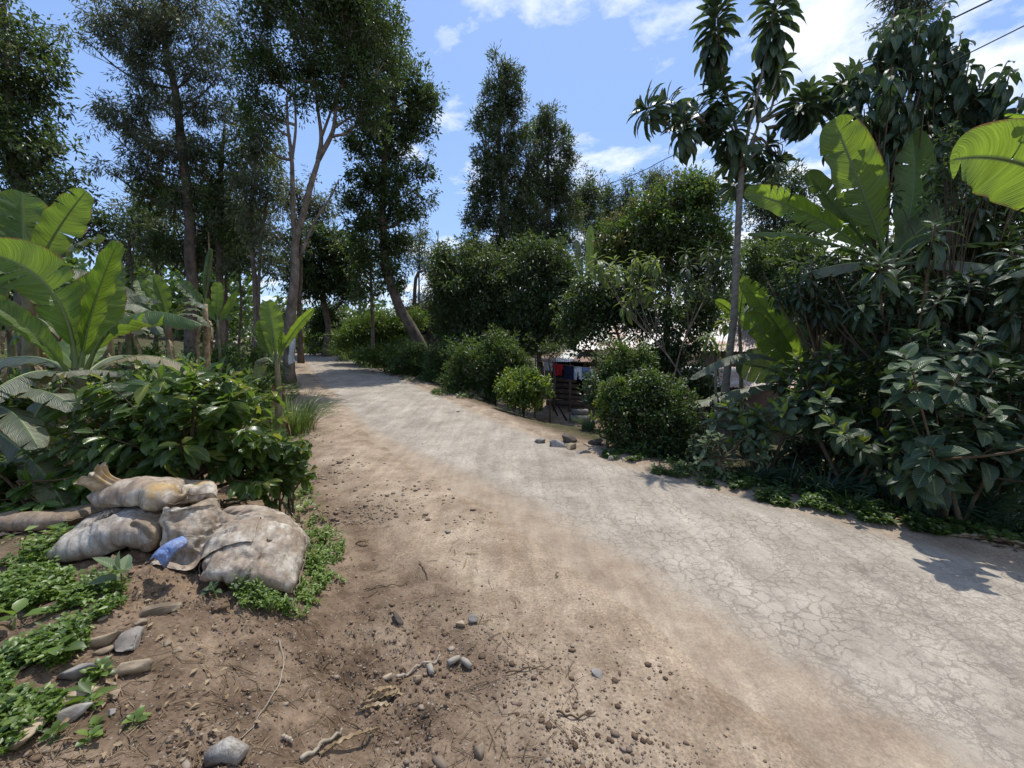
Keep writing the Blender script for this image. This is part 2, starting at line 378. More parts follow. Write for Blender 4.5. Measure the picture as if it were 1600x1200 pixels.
def dust_color(nt, P, G=None):
    """fine pale road dust; the shoulder and the dusty road edge share it"""
    a = nd(nt, 'ShaderNodeTexNoise', Vector=P, Scale=3.0, Detail=9.0, Roughness=0.68)
    sp_ = nd(nt, 'ShaderNodeMapping', Vector=nd(nt, 'ShaderNodeNewGeometry').outputs['Position'], Location=(0, 0, .43), Rotation=(0, 0, rad(-30)), Scale=(7.0, 0.7, 1))
    b = nd(nt, 'ShaderNodeTexNoise', Vector=sp_, Scale=1.6, Detail=7.0, Roughness=0.65)
    f = nd(nt, 'ShaderNodeTexNoise', Vector=P, Scale=70.0, Detail=6.0, Roughness=0.75)
    v = nd(nt, 'ShaderNodeTexVoronoi', dict(feature='F1'), Vector=P, Scale=55.0)
    c = ramp(nt, a, [(0.28, (0.185, 0.132, 0.088)), (0.45, (0.262, 0.20, 0.14)), (0.6, (0.335, 0.265, 0.19)), (0.75, (0.40, 0.33, 0.245))])
    c = mix(nt, 1.0, c, ramp(nt, b, [(0.3, 0.80), (0.7, 1.16)]), 'MULTIPLY')
    c = mix(nt, 1.0, c, ramp(nt, f, [(0.3, 0.72), (0.7, 1.26)]), 'MULTIPLY')
    k = mth(nt, 'MULTIPLY', ramp(nt, v.outputs['Distance'], [(0.16, 1.0), (0.26, 0.0)]), ramp(nt, v.outputs['Color'], [(0.72, 0.0), (0.76, 1.0)]))
    c = mix(nt, mth(nt, 'MULTIPLY', k, 0.55), c, (0.12, 0.095, 0.07))
    return c
def ground_material():
    m, nt = new_mat('soil')
    P = coords(nt)
    big = nd(nt, 'ShaderNodeTexNoise', Vector=P, Scale=0.9, Detail=5.0, Roughness=0.6)
    mid = nd(nt, 'ShaderNodeTexNoise', Vector=P, Scale=5.0, Detail=8.0, Roughness=0.65)
    fine = nd(nt, 'ShaderNodeTexNoise', Vector=P, Scale=60.0, Detail=6.0, Roughness=0.7)
    vor = nd(nt, 'ShaderNodeTexVoronoi', dict(feature='F1'), Vector=P, Scale=45.0, Randomness=1.0)
    vor2 = nd(nt, 'ShaderNodeTexVoronoi', dict(feature='F1'), Vector=P, Scale=110.0, Randomness=1.0)
    c = ramp(nt, mid, [(0.28, (0.060, 0.038, 0.024)), (0.45, (0.115, 0.079, 0.052)), (0.6, (0.185, 0.132, 0.09)), (0.75, (0.26, 0.192, 0.132))])
    ochre = ramp(nt, mid, [(0.3, (0.155, 0.102, 0.064)), (0.7, (0.27, 0.192, 0.13))])
    c = mix(nt, ramp(nt, big, [(0.52, 0.0), (0.68, 0.75)]), c, ochre)
    # loose gravel colours
    gm = mth(nt, 'MULTIPLY', ramp(nt, vor.outputs['Distance'], [(0.20, 1.0), (0.34, 0.0)]), ramp(nt, vor.outputs['Color'], [(0.55, 0.0), (0.6, 1.0)]))
    gc = ramp(nt, vor2.outputs['Color'], [(0.0, (0.13, 0.105, 0.085)), (1.0, (0.36, 0.32, 0.26))])
    c = mix(nt, mth(nt, 'MULTIPLY', gm, 0.7), c, gc)
    # compacted dusty shoulder
    pa = nd(nt, 'ShaderNodeAttribute', dict(attribute_name='packed')).outputs['Fac']
    dust = dust_color(nt, P)
    k = mth(nt, 'MULTIPLY', pa, ramp(nt, nd(nt, 'ShaderNodeTexNoise', Vector=P, Scale=2.2, Detail=7.0, Roughness=0.7), [(0.30, 0.35), (0.52, 1.0)]))
    c = mix(nt, k, c, dust)
    # green-brown litter under the plants
    ga = nd(nt, 'ShaderNodeAttribute', dict(attribute_name='garden')).outputs['Fac']
    lit = ramp(nt, nd(nt, 'ShaderNodeTexNoise', Vector=P, Scale=9.0, Detail=8.0, Roughness=0.75), [(0.3, (0.028, 0.026, 0.014)), (0.5, (0.062, 0.058, 0.026)), (0.65, (0.10, 0.085, 0.045)), (0.8, (0.085, 0.11, 0.03))])
    c = mix(nt, ga, c, lit)
    c = mix(nt, 1.0, c, ramp(nt, fine, [(0.3, 0.68), (0.7, 1.3)]), 'MULTIPLY')
    h = mth(nt, 'ADD', mth(nt, 'MULTIPLY', mid, 1.1), mth(nt, 'ADD', mth(nt, 'MULTIPLY', fine, 0.35), mth(nt, 'MULTIPLY', gm, 0.22)))
    bs = mth(nt, 'SUBTRACT', 0.85, mth(nt, 'MULTIPLY', pa, 0.45))
    b = nd(nt, 'ShaderNodeBump', Strength=bs, Distance=0.022, Height=h)
    p = nd(nt, 'ShaderNodeBsdfPrincipled', Base_Color=c, Roughness=0.95, Normal=b)
    p.inputs['Specular IOR Level'].default_value = 0.15
    out(nt, p); return m
def road_material():
    m, nt = new_mat('worn_road')
    P = coords(nt)
    wp = nd(nt, 'ShaderNodeTexNoise', Vector=P, Scale=3.6, Detail=8.0, Roughness=0.72)
    wv = nd(nt, 'ShaderNodeVectorMath', dict(operation='SUBTRACT'), i0=wp.outputs['Color'], i1=(0.5, 0.5, 0.5))
    wv = nd(nt, 'ShaderNodeVectorMath', dict(operation='SCALE'), i0=wv.outputs[0]); wv.inputs['Scale'].default_value = 0.24
    PP = nd(nt, 'ShaderNodeVectorMath', dict(operation='ADD'), i0=nd(nt, 'ShaderNodeNewGeometry').outputs['Position'], i1=wv.outputs[0]).outputs[0]
    flat = nd(nt, 'ShaderNodeVectorMath', dict(operation='MULTIPLY'), i0=PP, i1=(1, 1, 0)).outputs[0]
    e1 = nd(nt, 'ShaderNodeTexVoronoi', dict(feature='DISTANCE_TO_EDGE'), Vector=flat, Scale=11.0)
    e2 = nd(nt, 'ShaderNodeTexVoronoi', dict(feature='DISTANCE_TO_EDGE'), Vector=flat, Scale=26.0)
    msk = nd(nt, 'ShaderNodeTexNoise', Vector=P, Scale=1.1, Detail=4.0)
    wid = mth(nt, 'MULTIPLY', ramp(nt, wp, [(0.36, 0.1), (0.62, 1.0)]), 1.0)
    c1 = mth(nt, 'MULTIPLY', ramp(nt, e1.outputs[0], [(0.0, 1.0), (0.020, 0.8), (0.052, 0.0)]), wid)
    c2 = mth(nt, 'MULTIPLY', ramp(nt, e2.outputs[0], [(0.0, 1.0), (0.02, 0.7), (0.055, 0.0)]), mth(nt, 'MULTIPLY', ramp(nt, msk, [(0.42, 0.0), (0.58, 0.85)]), wid))
    crack = mth(nt, 'MAXIMUM', c1, c2)
    mid = nd(nt, 'ShaderNodeTexNoise', Vector=P, Scale=2.1, Detail=8.0, Roughness=0.62)
    PG = nd(nt, 'ShaderNodeNewGeometry').outputs['Position']
    rotp = nd(nt, 'ShaderNodeMapping', Vector=PG, Location=(0, 0, .37), Rotation=(0, 0, rad(-30)), Scale=(6.0, 0.5, 1))
    streak = nd(nt, 'ShaderNodeTexNoise', Vector=rotp, Scale=1.3, Detail=6.0, Roughness=0.6)
    fine = nd(nt, 'ShaderNodeTexNoise', Vector=P, Scale=90.0, Detail=5.0, Roughness=0.7)
    c = ramp(nt, mid, [(0.3, (0.255, 0.218, 0.172)), (0.5, (0.335, 0.291, 0.235)), (0.7, (0.41, 0.362, 0.295))])
    c = mix(nt, 1.0, c, ramp(nt, streak, [(0.3, 0.80), (0.7, 1.15)]), 'MULTIPLY')
    c = mix(nt, 1.0, c, ramp(nt, fine, [(0.3, 0.84), (0.7, 1.14)]), 'MULTIPLY')
    c = mix(nt, mth(nt, 'MULTIPLY', crack, 0.52), c, (0.13, 0.10, 0.07))
    ed = nd(nt, 'ShaderNodeAttribute', dict(attribute_name='edge_dust')).outputs['Fac']
    en = nd(nt, 'ShaderNodeTexNoise', Vector=P, Scale=4.0, Detail=8.0, Roughness=0.7)
    k = ramp(nt, mth(nt, 'ADD', ed, mth(nt, 'MULTIPLY', mth(nt, 'SUBTRACT', en, 0.5), 0.7)), [(0.30, 0.0), (0.62, 1.0)])
    dust = dust_color(nt, P)
    c = mix(nt, mth(nt, 'MULTIPLY', k, 0.9), c, dust)
    h = mth(nt, 'SUBTRACT', mth(nt, 'ADD', mth(nt, 'MULTIPLY', fine, 0.25), mth(nt, 'MULTIPLY', mid, 0.5)), mth(nt, 'MULTIPLY', crack, mth(nt, 'SUBTRACT', 1.0, mth(nt, 'MULTIPLY', k, 0.8))))
    b = nd(nt, 'ShaderNodeBump', Strength=0.55, Distance=0.012, Height=h)
    p = nd(nt, 'ShaderNodeBsdfPrincipled', Base_Color=c, Roughness=0.88, Normal=b)
    p.inputs['Specular IOR Level'].default_value = 0.25
    out(nt, p); return m
SOIL = ground_material(); ROADM = road_material()

# ------------------------------------------------------------------ terrain
RS = [-30, 0, 4, 8, 12, 16, 20, 25, 30, 34.5]       # road centre line: straight along (-.5,.866), then it bends left
NV = np.array([0.866, 0.5]); TV = np.array([-0.5, 0.866])
cl_pts = [2.9 * NV + s * TV for s in (-30, 0, 10, 20, 30, 35)]
p = cl_pts[-1]; ang = math.atan2(TV[1], TV[0])
for k in range(14):
    ang += rad(6.0 if k < 9 else 0); p = p + 3.0 * np.array([math.cos(ang), math.sin(ang)]); cl_pts.append(p)
cl_pts = np.array(cl_pts); seg = np.diff(cl_pts, axis=0); sl = np.linalg.norm(seg, axis=1)
s0 = np.concatenate([[-30], -30 + np.cumsum(sl)])
def road_su(x, y):
    best = np.full(x.shape, 1e9); S = np.zeros(x.shape); U = np.zeros(x.shape)
    for i in range(len(seg)):
        d = seg[i] / sl[i]; rx = x - cl_pts[i][0]; ry = y - cl_pts[i][1]
        t = rx * d[0] + ry * d[1]
        tc = np.clip(t, -1e9 if i == 0 else 0, 1e9 if i == len(seg) - 1 else sl[i])
        dx = rx - tc * d[0]; dy = ry - tc * d[1]; dist = np.hypot(dx, dy)
        side = np.sign(rx * d[1] - ry * d[0])
        m = dist < best; best = np.where(m, dist, best); S = np.where(m, s0[i] + tc, S); U = np.where(m, side * dist, U)
    return S, U
_ss = np.linspace(-30, 400, 1721)
_zz = np.interp(_ss, [-30, 7, 13.3, 22.5, 33, 50, 90, 200, 400], [-.15, 0, .26, .64, .98, 1.35, 2.3, 4, 6])
_zz = np.convolve(np.pad(_zz, 8, mode='edge'), np.ones(17) / 17, 'valid')
def road_z(s): return np.interp(s, _ss, _zz)
def half_r(s): return 1.15 + 0.95 * (1 - sst(-1, 5.5, s))
def half_l(s): return 1.10 + 0.50 * sst(2.5, 8, s)
def macro_z(x, y, S=None, U=None):
    if S is None: S, U = road_su(x, y)
    z = road_z(S)
    L = -U - half_l(S)                                   # metres left of the left edge
    z = z + 0.32 * sst(1.15, 2.5, L) * (1 - sst(3.5, 6.5, S)) * (1 - sst(-4.5, -1.5, -S - 2) * 0)
    z = z + 0.10 * sst(1.0, 3.0, L) + 0.42 * sst(2.0, 8, L) * sst(7, 15, S)
    z = z + 0.02 * np.clip(L - 8, 0, 60)
    Rr = U - half_r(S)
    z = z - 0.14 * sst(0.1, 1.2, Rr)
    z = z - 0.95 * sst(0.4, 3.6, Rr) * sst(5.5, 9, S) * (1 - sst(17, 24, S) * (1 - sst(6, 9, Rr)))
    z = z + 0.55 * sst(0.2, 1.6, Rr) * sst(15.5, 19, S) * (1 - sst(3.5, 6.5, Rr))
    z = z - 0.6 * sst(1.5, 6, Rr) * (1 - sst(5.5, 9, S))
    return z
def ground_z(x, y, detail=True):
    x = np.asarray(x, dtype=float); y = np.asarray(y, dtype=float)
    S, U = road_su(x, y)
    z = macro_z(x, y, S, U)
    L = -U - half_l(S); Rr = U - half_r(S)
    E = np.maximum(L, Rr)
    off = sst(0.02, 1.0, E)
    # broad unevenness
    z = z + 0.10 * off * (fbm2(x * 0.35 + 5, y * 0.35 + 5, 3, 21) - 0.5) * sst(4, 9, np.hypot(x, y))
    ridge = 1 - np.abs(fbm2(S * 0.35, U * 2.2 + 3, 4, 40) * 2 - 1)
    z = z + 0.055 * off * (ridge - 0.6)
    # tyre and water furrows that run with the road on the shoulder
    z = z - 0.020 * np.exp(-((L - 1.02 - 0.12 * (noise2(S * 0.8, S * 0 + 1, 5) - .5)) / 0.10) ** 2) * (S < 12) * sst(-3, -1, S)
    z = z - 0.045 * np.exp(-((L - 1.55 - 0.2 * (noise2(S * 0.9, S * 0 + 7, 6) - .5)) / 0.16) ** 2) * (1 - sst(3, 5, S))
    clod = fbm2(x * 9, y * 9, 5, 60, 0.6)
    rough = sst(0.75, 1.6, L) + 0.6 * sst(0.1, 0.6, Rr) + 0.10
    patch = sst(0.42, 0.62, fbm2(x * 1.6 + 3, y * 1.6, 3, 77))
    z = z + (clod - 0.5) * 0.11 * rough * (0.35 + 0.65 * patch) * off
    cl2 = np.maximum(fbm2(x * 26, y * 26, 3, 91, 0.6) - 0.52, 0)
    z = z + cl2 * 0.13 * np.clip(rough, 0, 1) * (0.3 + 0.7 * patch) * off
    # below the road sheet, then over its frayed edge
    z = z - 0.05 + 0.068 * sst(-0.30, 0.12, E + 0.22 * (fbm2(x * 3.3, y * 3.3, 4, 8) - 0.5)) - 0.012 * 0
    return z
def gz(x, y): return float(ground_z(np.array([x]), np.array([y]))[0])
def pg(px, py):
    """the point of the ground that the photograph shows at a pixel"""
    d = at(px, py, 1.0) - CAM; t = np.arange(0.8, 90, 0.02) ** 1.0
    P = CAM + t[:, None] * d; z = ground_z(P[:, 0], P[:, 1]); i = np.argmax(P[:, 2] < z)
    return np.array([P[i, 0], P[i, 1], z[i]])

def build_ground():
    th_f = np.linspace(rad(-62), rad(62), 470)
    th_b = np.linspace(rad(62), rad(298), 60)[1:-1]
    th = np.concatenate([th_f, th_b]); n = len(th)
    r = [0.35]
    while r[-1] < 420: r.append(r[-1] * (1.0085 if 1.0 < r[-1] < 7 else (1.03 if r[-1] > 7 else 1.05)))
    r = np.array(r); rr, tt = np.meshgrid(r, th, indexing='ij')
    x = (rr * np.sin(tt)).ravel(); y = (rr * np.cos(tt)).ravel()
    x = np.append(x, 0.0); y = np.append(y, 0.0)
    z = ground_z(x, y); S, U = road_su(x, y); L = -U - half_l(S); Rr = U - half_r(S)
    m = len(r)
    i = np.arange(m - 1)[:, None] * n; j = np.arange(n)[None]; k = (j + 1) % n
    f = np.stack([i + j, i + n + j, i + n + k, i + k], -1).reshape(-1, 4)
    c = np.full(n, m * n); jj = np.arange(n); f3 = np.stack([c, jj, (jj + 1) % n], 1)
    wn = fbm2(x * 1.2, y * 1.2, 4, 33)
    E = np.maximum(L, Rr)
    packed = (1 - sst(0.55, 1.35, L + 0.9 * (wn - 0.5))) * (Rr < 0) * 1.0 + (1 - sst(0.1, 0.5, Rr + 0.4 * (wn - .5))) * (Rr >= 0)
    yard = sst(1.2, 2.4, Rr) * sst(7.5, 9.5, S) * (1 - sst(17, 20, S)) * (1 - sst(11, 13, Rr))
    packed = np.maximum(packed, yard * sst(0.35, 0.6, wn + 0.1) * 0.85)
    ditch = np.exp(-((L - 1.45) / 0.25) ** 2) * (1 - sst(3, 5, S)) * 0.8
    packed = np.maximum(packed, ditch * sst(0.4, 0.6, wn))
    garden = sst(2.2, 3.0, L + 0.8 * (wn - 0.5)) * sst(3.2, 4.2, S + 1.5 * (wn - .5)) + sst(0.35, 0.9, Rr + 0.6 * (wn - .5)) * (1 - yard)
    garden = np.maximum(garden, sst(0.9, 1.6, L) * sst(6, 8, S)); garden = np.maximum(garden, sst(30, 40, rr.max() * 0 + np.hypot(x, y)) * sst(0.3, .8, E))
    me = mesh_np('ground', np.stack([x, y, z], 1), [f3, f], [SOIL], True, attrs=dict(packed=np.clip(packed, 0, 1), garden=np.clip(garden, 0, 1)))
    o = link('ground', me, kind='structure')
    # road sheet
    s = np.unique(np.concatenate([np.arange(-12, 12, 0.08), np.arange(12, 76, 0.5)])); u = np.linspace(-1, 1, 33)
    cx = np.interp(s, s0, cl_pts[:, 0]); cyy = np.interp(s, s0, cl_pts[:, 1])
    tx = np.gradient(cx, s); ty = np.gradient(cyy, s); nx, ny = ty, -tx
    W = np.where(u[None] < 0, (half_l(s) + 0.35)[:, None], (half_r(s) + 0.35)[:, None]) * u[None]
    X = cx[:, None] + nx[:, None] * W; Y = cyy[:, None] + ny[:, None] * W
    ss2 = np.repeat(s[:, None], 33, 1)
    Z = road_z(ss2) + 0.006 * (fbm2(X * 0.5, Y * 0.5, 2, 4) - 0.5) - 0.02 * np.abs(u[None]) ** 3
    el = np.where(W < 0, W + half_l(s)[:, None], 9); er = np.where(W > 0, half_r(s)[:, None] - W, 9)
    edge = np.clip(1 - el / (0.95 - .5 * sst(3, 9, s))[:, None], 0, 1.2); edge = np.maximum(edge, np.clip(1 - er / 0.45, 0, 1.1) * 0.85)
    m, n = X.shape; i = np.arange(m - 1)[:, None] * n; j = np.arange(n - 1)[None]
    f = np.stack([i + j, i + j + 1, i + n + j + 1, i + n + j], -1).reshape(-1, 4)
    me = mesh_np('road', np.stack([X.ravel(), Y.ravel(), Z.ravel()], 1), [f], [ROADM], True, attrs=dict(edge_dust=edge.ravel()))
    link('road', me, kind='structure')
build_ground()
# ------------------------------------------------------------------ sacks: cloth settled under its own weight on the soil and on one another
def settle_sacks():
    xs = np.linspace(-4, -.6, 110); ys = np.linspace(1.4, 3.8, 90); X, Y = np.meshgrid(xs, ys, indexing='ij'); n = len(ys)
    i = np.arange(len(xs) - 1)[:, None] * n; j = np.arange(n - 1)[None]; f = np.stack([i + j, i + n + j, i + n + j + 1, i + j + 1], -1).reshape(-1, 4)
    tmp = []
    def collider(o, th):
        o.modifiers.new('collision', 'COLLISION'); o.collision.thickness_outer = th; o.collision.cloth_friction = 80; o.collision.damping = .8; tmp.append(o)
    collider(link('soil_patch', mesh_np('soil_patch', np.stack([X.ravel(), Y.ravel(), ground_z(X.ravel(), Y.ravel())], 1), [f])), .003)
    res = {}
    def run(key, c, ax, up, L, W, pressure, nx=36, ny=24, frames=46, closed=True, seed=0, fill=.12, jitter=.004, stiff=.5):
        ax = norm(ax); up = norm(np.asarray(up) - ax * np.dot(up, ax)); sd = np.cross(up, ax); r = np.random.default_rng(seed)
        u, v = np.meshgrid(np.linspace(-1, 1, nx), np.linspace(-1, 1, ny), indexing='ij'); h = fill * np.sqrt(np.clip((1 - u ** 4) * (1 - v ** 4), 0, 1))
        lay = lambda s: c + u[..., None] * L / 2 * ax + v[..., None] * W / 2 * sd + (s * h)[..., None] * up
        q = lambda a: np.stack([a[:-1, :-1], a[1:, :-1], a[1:, 1:], a[:-1, 1:]], -1).reshape(-1, 4)
        idx = np.arange(nx * ny).reshape(nx, ny); F = [q(idx)]; V = [lay(1).reshape(-1, 3)]
        if closed:
            bi = idx.copy(); inner = np.zeros((nx, ny), bool); inner[1:-1, 1:-1] = True; bi[inner] = nx * ny + np.arange(inner.sum()); V.append(lay(-1)[inner]); F.append(q(bi)[:, ::-1])
        V = np.concatenate(V); V = V + r.normal(0, jitter, V.shape); o = link('settling_cloth', mesh_np('settling_cloth', V, F)); m = o.modifiers.new('cloth', 'CLOTH'); s = m.settings
        s.quality = 6; s.mass = .45; s.air_damping = 3; s.tension_stiffness = 40; s.compression_stiffness = 40; s.shear_stiffness = 8; s.bending_stiffness = stiff; s.tension_damping = 8; s.compression_damping = 8
        if closed: s.use_pressure = True; s.uniform_pressure_force = pressure
        k = m.collision_settings; k.distance_min = .006; k.collision_quality = 4; k.use_self_collision = True; k.self_distance_min = .004; k.friction = 60
        m.point_cache.frame_start = 1; m.point_cache.frame_end = frames; scene.frame_start = 1; scene.frame_end = frames
        for fr in range(1, frames + 1): scene.frame_set(fr)
        ev = o.evaluated_get(bpy.context.evaluated_depsgraph_get()); P = np.array([a.co[:] for a in ev.data.vertices]); me = o.data; bpy.data.objects.remove(o); bpy.data.meshes.remove(me)
        res[key] = (P, nx, ny, closed); collider(link('settled_cloth', mesh_np('settled_cloth', P, F)), .004); scene.frame_set(1)
    def on(px, py, d, h): p = at(px, py, d); p[2] = gz(p[0], p[1]) + h; return p
    V = lambda a, b: at(*b) - at(*a); P1 = 14
    run('far_left', on(55, 845, 2.85, .13), V((-60, 850, 2.8), (150, 845, 2.85)), (0, 0, 1), .80, .44, P1 * .6, seed=1)
    run('left', on(196, 846, 2.54, .17), V((110, 866, 2.46), (265, 833, 2.6)), (0, -.30, 1), .52, .50, P1 * 1.5, seed=2)
    run('back_right', on(388, 800, 2.82, .17), V((335, 790, 2.85), (445, 810, 2.75)), (0, -.1, 1), .54, .52, P1 * 1.3, seed=3)
    run('hidden', on(298, 850, 2.66, .15), V((262, 850, 2.66), (345, 850, 2.66)), (0, -.2, 1), .46, .46, P1, nx=26, ny=20, seed=4)
    run('nearest', on(402, 868, 2.52, .17), V((318, 885, 2.45), (480, 853, 2.55)), (.0, -.30, 1), .56, .52, P1 * 1.5, seed=6)
    run('topmost', on(258, 790, 2.64, .44), V((335, 818, 2.58), (180, 755, 2.76)), (.05, -.25, 1), .64, .54, P1 * 1.0, seed=5, frames=42)
    run('drape', on(325, 840, 2.50, .50), V((262, 872, 2.45), (400, 800, 2.60)), (.05, -.5, 1), .62, .50, 0, nx=40, ny=30, frames=48, closed=False, seed=7, fill=0, stiff=.35, jitter=.001)
    for o in tmp: me = o.data; bpy.data.objects.remove(o); bpy.data.meshes.remove(me)
    scene.frame_set(1); return res
SACKS = settle_sacks()
print('sacks', round(time.time() - T0, 1))
# ------------------------------------------------------------------ vegetation builders
NTRI = [0]
def leaf_quads(P, A, N, L, W, fold=0.22, seed=0):
    """many small leaves, two triangles each, folded along the midrib"""
    n = len(P); A = norm(A); S = norm(np.cross(A, N)); N = np.cross(S, A)
    L = np.broadcast_to(L, (n,))[:, None]; W = np.broadcast_to(W, (n,))[:, None]
    v = np.empty((n, 4, 3)); m = P + A * L * 0.45
    v[:, 0] = P; v[:, 1] = m + S * W * 0.5 + N * W * fold; v[:, 2] = P + A * L - N * L * 0.12; v[:, 3] = m - S * W * 0.5 + N * W * fold
    i = np.arange(n)[:, None] * 4
    f = np.concatenate([i + np.array([[0, 1, 2]]), i + np.array([[0, 2, 3]])])
    NTRI[0] += 2 * n
    return v.reshape(-1, 3), f
def rdir(n, r): return norm(r.normal(size=(n, 3)))
def blob_world(b, d, k=1.0):
    px, py, rx, ry = b[:4]; dd = b[4] if len(b) > 4 else 0.0
    D = d + dd; c = at(px, py, D); a = rx * D / FPX; h = ry * D / FPX
    return c, np.array([a, (b[5] if len(b) > 5 else k * 0.5 * (a + min(a, h))), h]), D
def crown(blobs, d, r, L, W, cover=3.0, clump=0.3, per=24, droop=0.2, out=0.5, trunk=None, twig_r=0.012, twigs=0.5, mb_tw=None, ratio=None, kdepth=1.0, gap=0.36, upright=0.0, mats_n=1, reach=1.3):
    """leaves gathered in clumps inside the lobes of a crown; twigs and limbs carry them"""
    V = []; F = []; MI = []; off = 0
    for bi, b in enumerate(blobs):
        c, R3, D = blob_world(b, d, kdepth)
        n = cover * math.pi * R3[0] * R3[2] / (0.27 * L * W)
        nc = max(3, int(n / per))
        q = rdir(nc * 3, r); rr = r.random(nc * 3) ** 0.42 * np.where(r.random(nc * 3) < .1, r.uniform(1.0, reach, nc * 3), 1.0)
        lump = 0.50 + 0.95 * noise3(q[:, 0] * 2.9 + 7, q[:, 1] * 2.9 + 7, q[:, 2] * 2.9 + 7, bi + 3)
        C = c + q * (rr * lump)[:, None] * R3
        gs = 0.32 / clump; keep = 0.65 * noise3(C[:, 0] * gs + 50, C[:, 1] * gs + 50, C[:, 2] * gs * 1.3 + 50, 19) + .35 * noise3(C[:, 0] * gs * 2.3 + 50, C[:, 1] * gs * 2.3 + 50, C[:, 2] * gs * 2.6 + 50, 29) > gap
        C = C[keep][:nc]; q = q[keep][:nc]; nc = len(C)
        if nc == 0: continue
        gzv = macro_z(C[:, 0], C[:, 1]); C[:, 2] = np.maximum(C[:, 2], gzv + 0.12)
        if mb_tw is not None and trunk is not None:
            tp = np.asarray(trunk); hd = np.hypot(tp[:, 0] - c[0], tp[:, 1] - c[1])
            want = c[2] - 0.55 * hd - 0.35 * R3[2]
            k = np.argmin(np.abs(tp[:, 2] - want) + 0.15 * hd)
            mid = (tp[k] + c) / 2 + np.array([0, 0, -0.12 * np.linalg.norm(c - tp[k])]) + r.normal(0, 0.05, 3)
            limb = spline([tp[k], mid, c + np.array([0, 0, 0.25 * R3[2]])], 9)
            mb_tw.add(*tube(limb, np.linspace(twig_r * 3.2, twig_r * 0.9, 9), 5))
            nt_ = int(nc * twigs)
            for t in range(nt_):
                s = limb[r.integers(3, 9)]; e = C[t]
                m = (s + e) / 2 + r.normal(0, 0.06, 3) * np.linalg.norm(e - s)
                mb_tw.add(*tube([s, m, e], [twig_r * 0.8, twig_r * 0.55, twig_r * 0.2], 3, cap=False))
        sz = clump * (0.6 + 0.8 * r.random(nc))
        cd = norm(q * out + r.normal(0, 0.6, (nc, 3)) + np.array([0, 0, upright]))
        u = r.random((nc, per)); lat = r.normal(0, 0.42, (nc, per, 3))
        P = C[:, None] + sz[:, None, None] * (cd[:, None] * (u[..., None] * 1.6 - 0.6) + lat * (1 - 0.5 * u[..., None]))
        A = cd[:, None] * 0.5 + lat * 1.1 + r.normal(0, 0.35, (nc, per, 3)) + np.array([0, 0, -droop + upright * 0.4])
        N = norm(r.normal(0, 0.55, (nc * per, 3)) + np.array([0, 0, 1.0]))
        Lr = L * (0.65 + 0.7 * r.random(nc * per)); Wr = W * (0.7 + 0.6 * r.random(nc * per))
        v, f = leaf_quads(P.reshape(-1, 3), A.reshape(-1, 3), N, Lr, Wr)
        V.append(v); F.append(f + off); off += len(v)
        if mats_n > 1:
            mi = np.repeat(r.integers(0, 1000, nc) % mats_n, per); MI.append(np.concatenate([mi, mi]))
    V = np.concatenate(V); F = np.concatenate(F)
    return V, F, (np.concatenate(MI) if MI else 0)
TREE_N = [0]
def tree(name, label, cat, group, d, trunk, r0, r1, blobs, mat=None, bark=None, L=0.15, W=0.055, extra=(), crownname='crown', stuff=False, seed=None, tsides=9, base_snap=True, **kw):
    TREE_N[0] += 1; r = np.random.default_rng(seed or 100 + TREE_N[0])
    bark = bark or BARK; mat = mat or G_DARK
    tp = []
    for t in trunk:
        tp.append(at(t[0], t[1], d + (t[2] if len(t) > 2 else 0)))
    tp = np.array(tp)
    if base_snap: tp[0][2] = gz(tp[0][0], tp[0][1]) - 0.05
    o = root(name, tp[0] + [0, 0, 0.05], label, cat, group)
    mb = MB(); sp = spline(tp, max(8, 4 * len(tp)))
    sp[1:] += (np.stack([noise2(sp[1:, 2] * 0.9 + k * 9, sp[1:, 2] * 0 + 3 + TREE_N[0], 2) for k in (0, 1, 2)], 1) - 0.5) * r0 * 0.9
    rr = np.linspace(r0, r1, len(sp)); rr[0] *= 1.35; rr[1] *= 1.08
    mb.add(*tube(sp, rr, tsides))
    allp = [sp]
    for e in extra:                                     # forks and bare limbs given as pixel paths
        ep = np.array([at(q[0], q[1], d + (q[2] if len(q) > 2 else 0)) for q in e['p']])
        es = spline(ep, 4 * len(ep)); mb.add(*tube(es, np.linspace(e['r0'], e['r1'], len(es)), 7)); allp.append(es)
    part('trunk', mb, bark, o, smooth=True)
    if blobs:
        tw = MB(); v, f, mi = crown(blobs, d, r, L, W, trunk=np.concatenate(allp), mb_tw=tw, twig_r=float(np.clip(r1 * 0.28, 0.006, 0.016)), **kw)
        cb = MB()
        cb.add(v, f)
        ms = mat if isinstance(mat, (list, tuple)) else [mat]
        if not np.isscalar(mi): cb.m[3][0] = mi
        cr = part(crownname, cb, list(ms), o, kind='stuff' if stuff else None)
        if tw.n: part('branches', tw, bark, o, kind='stuff')
    return o

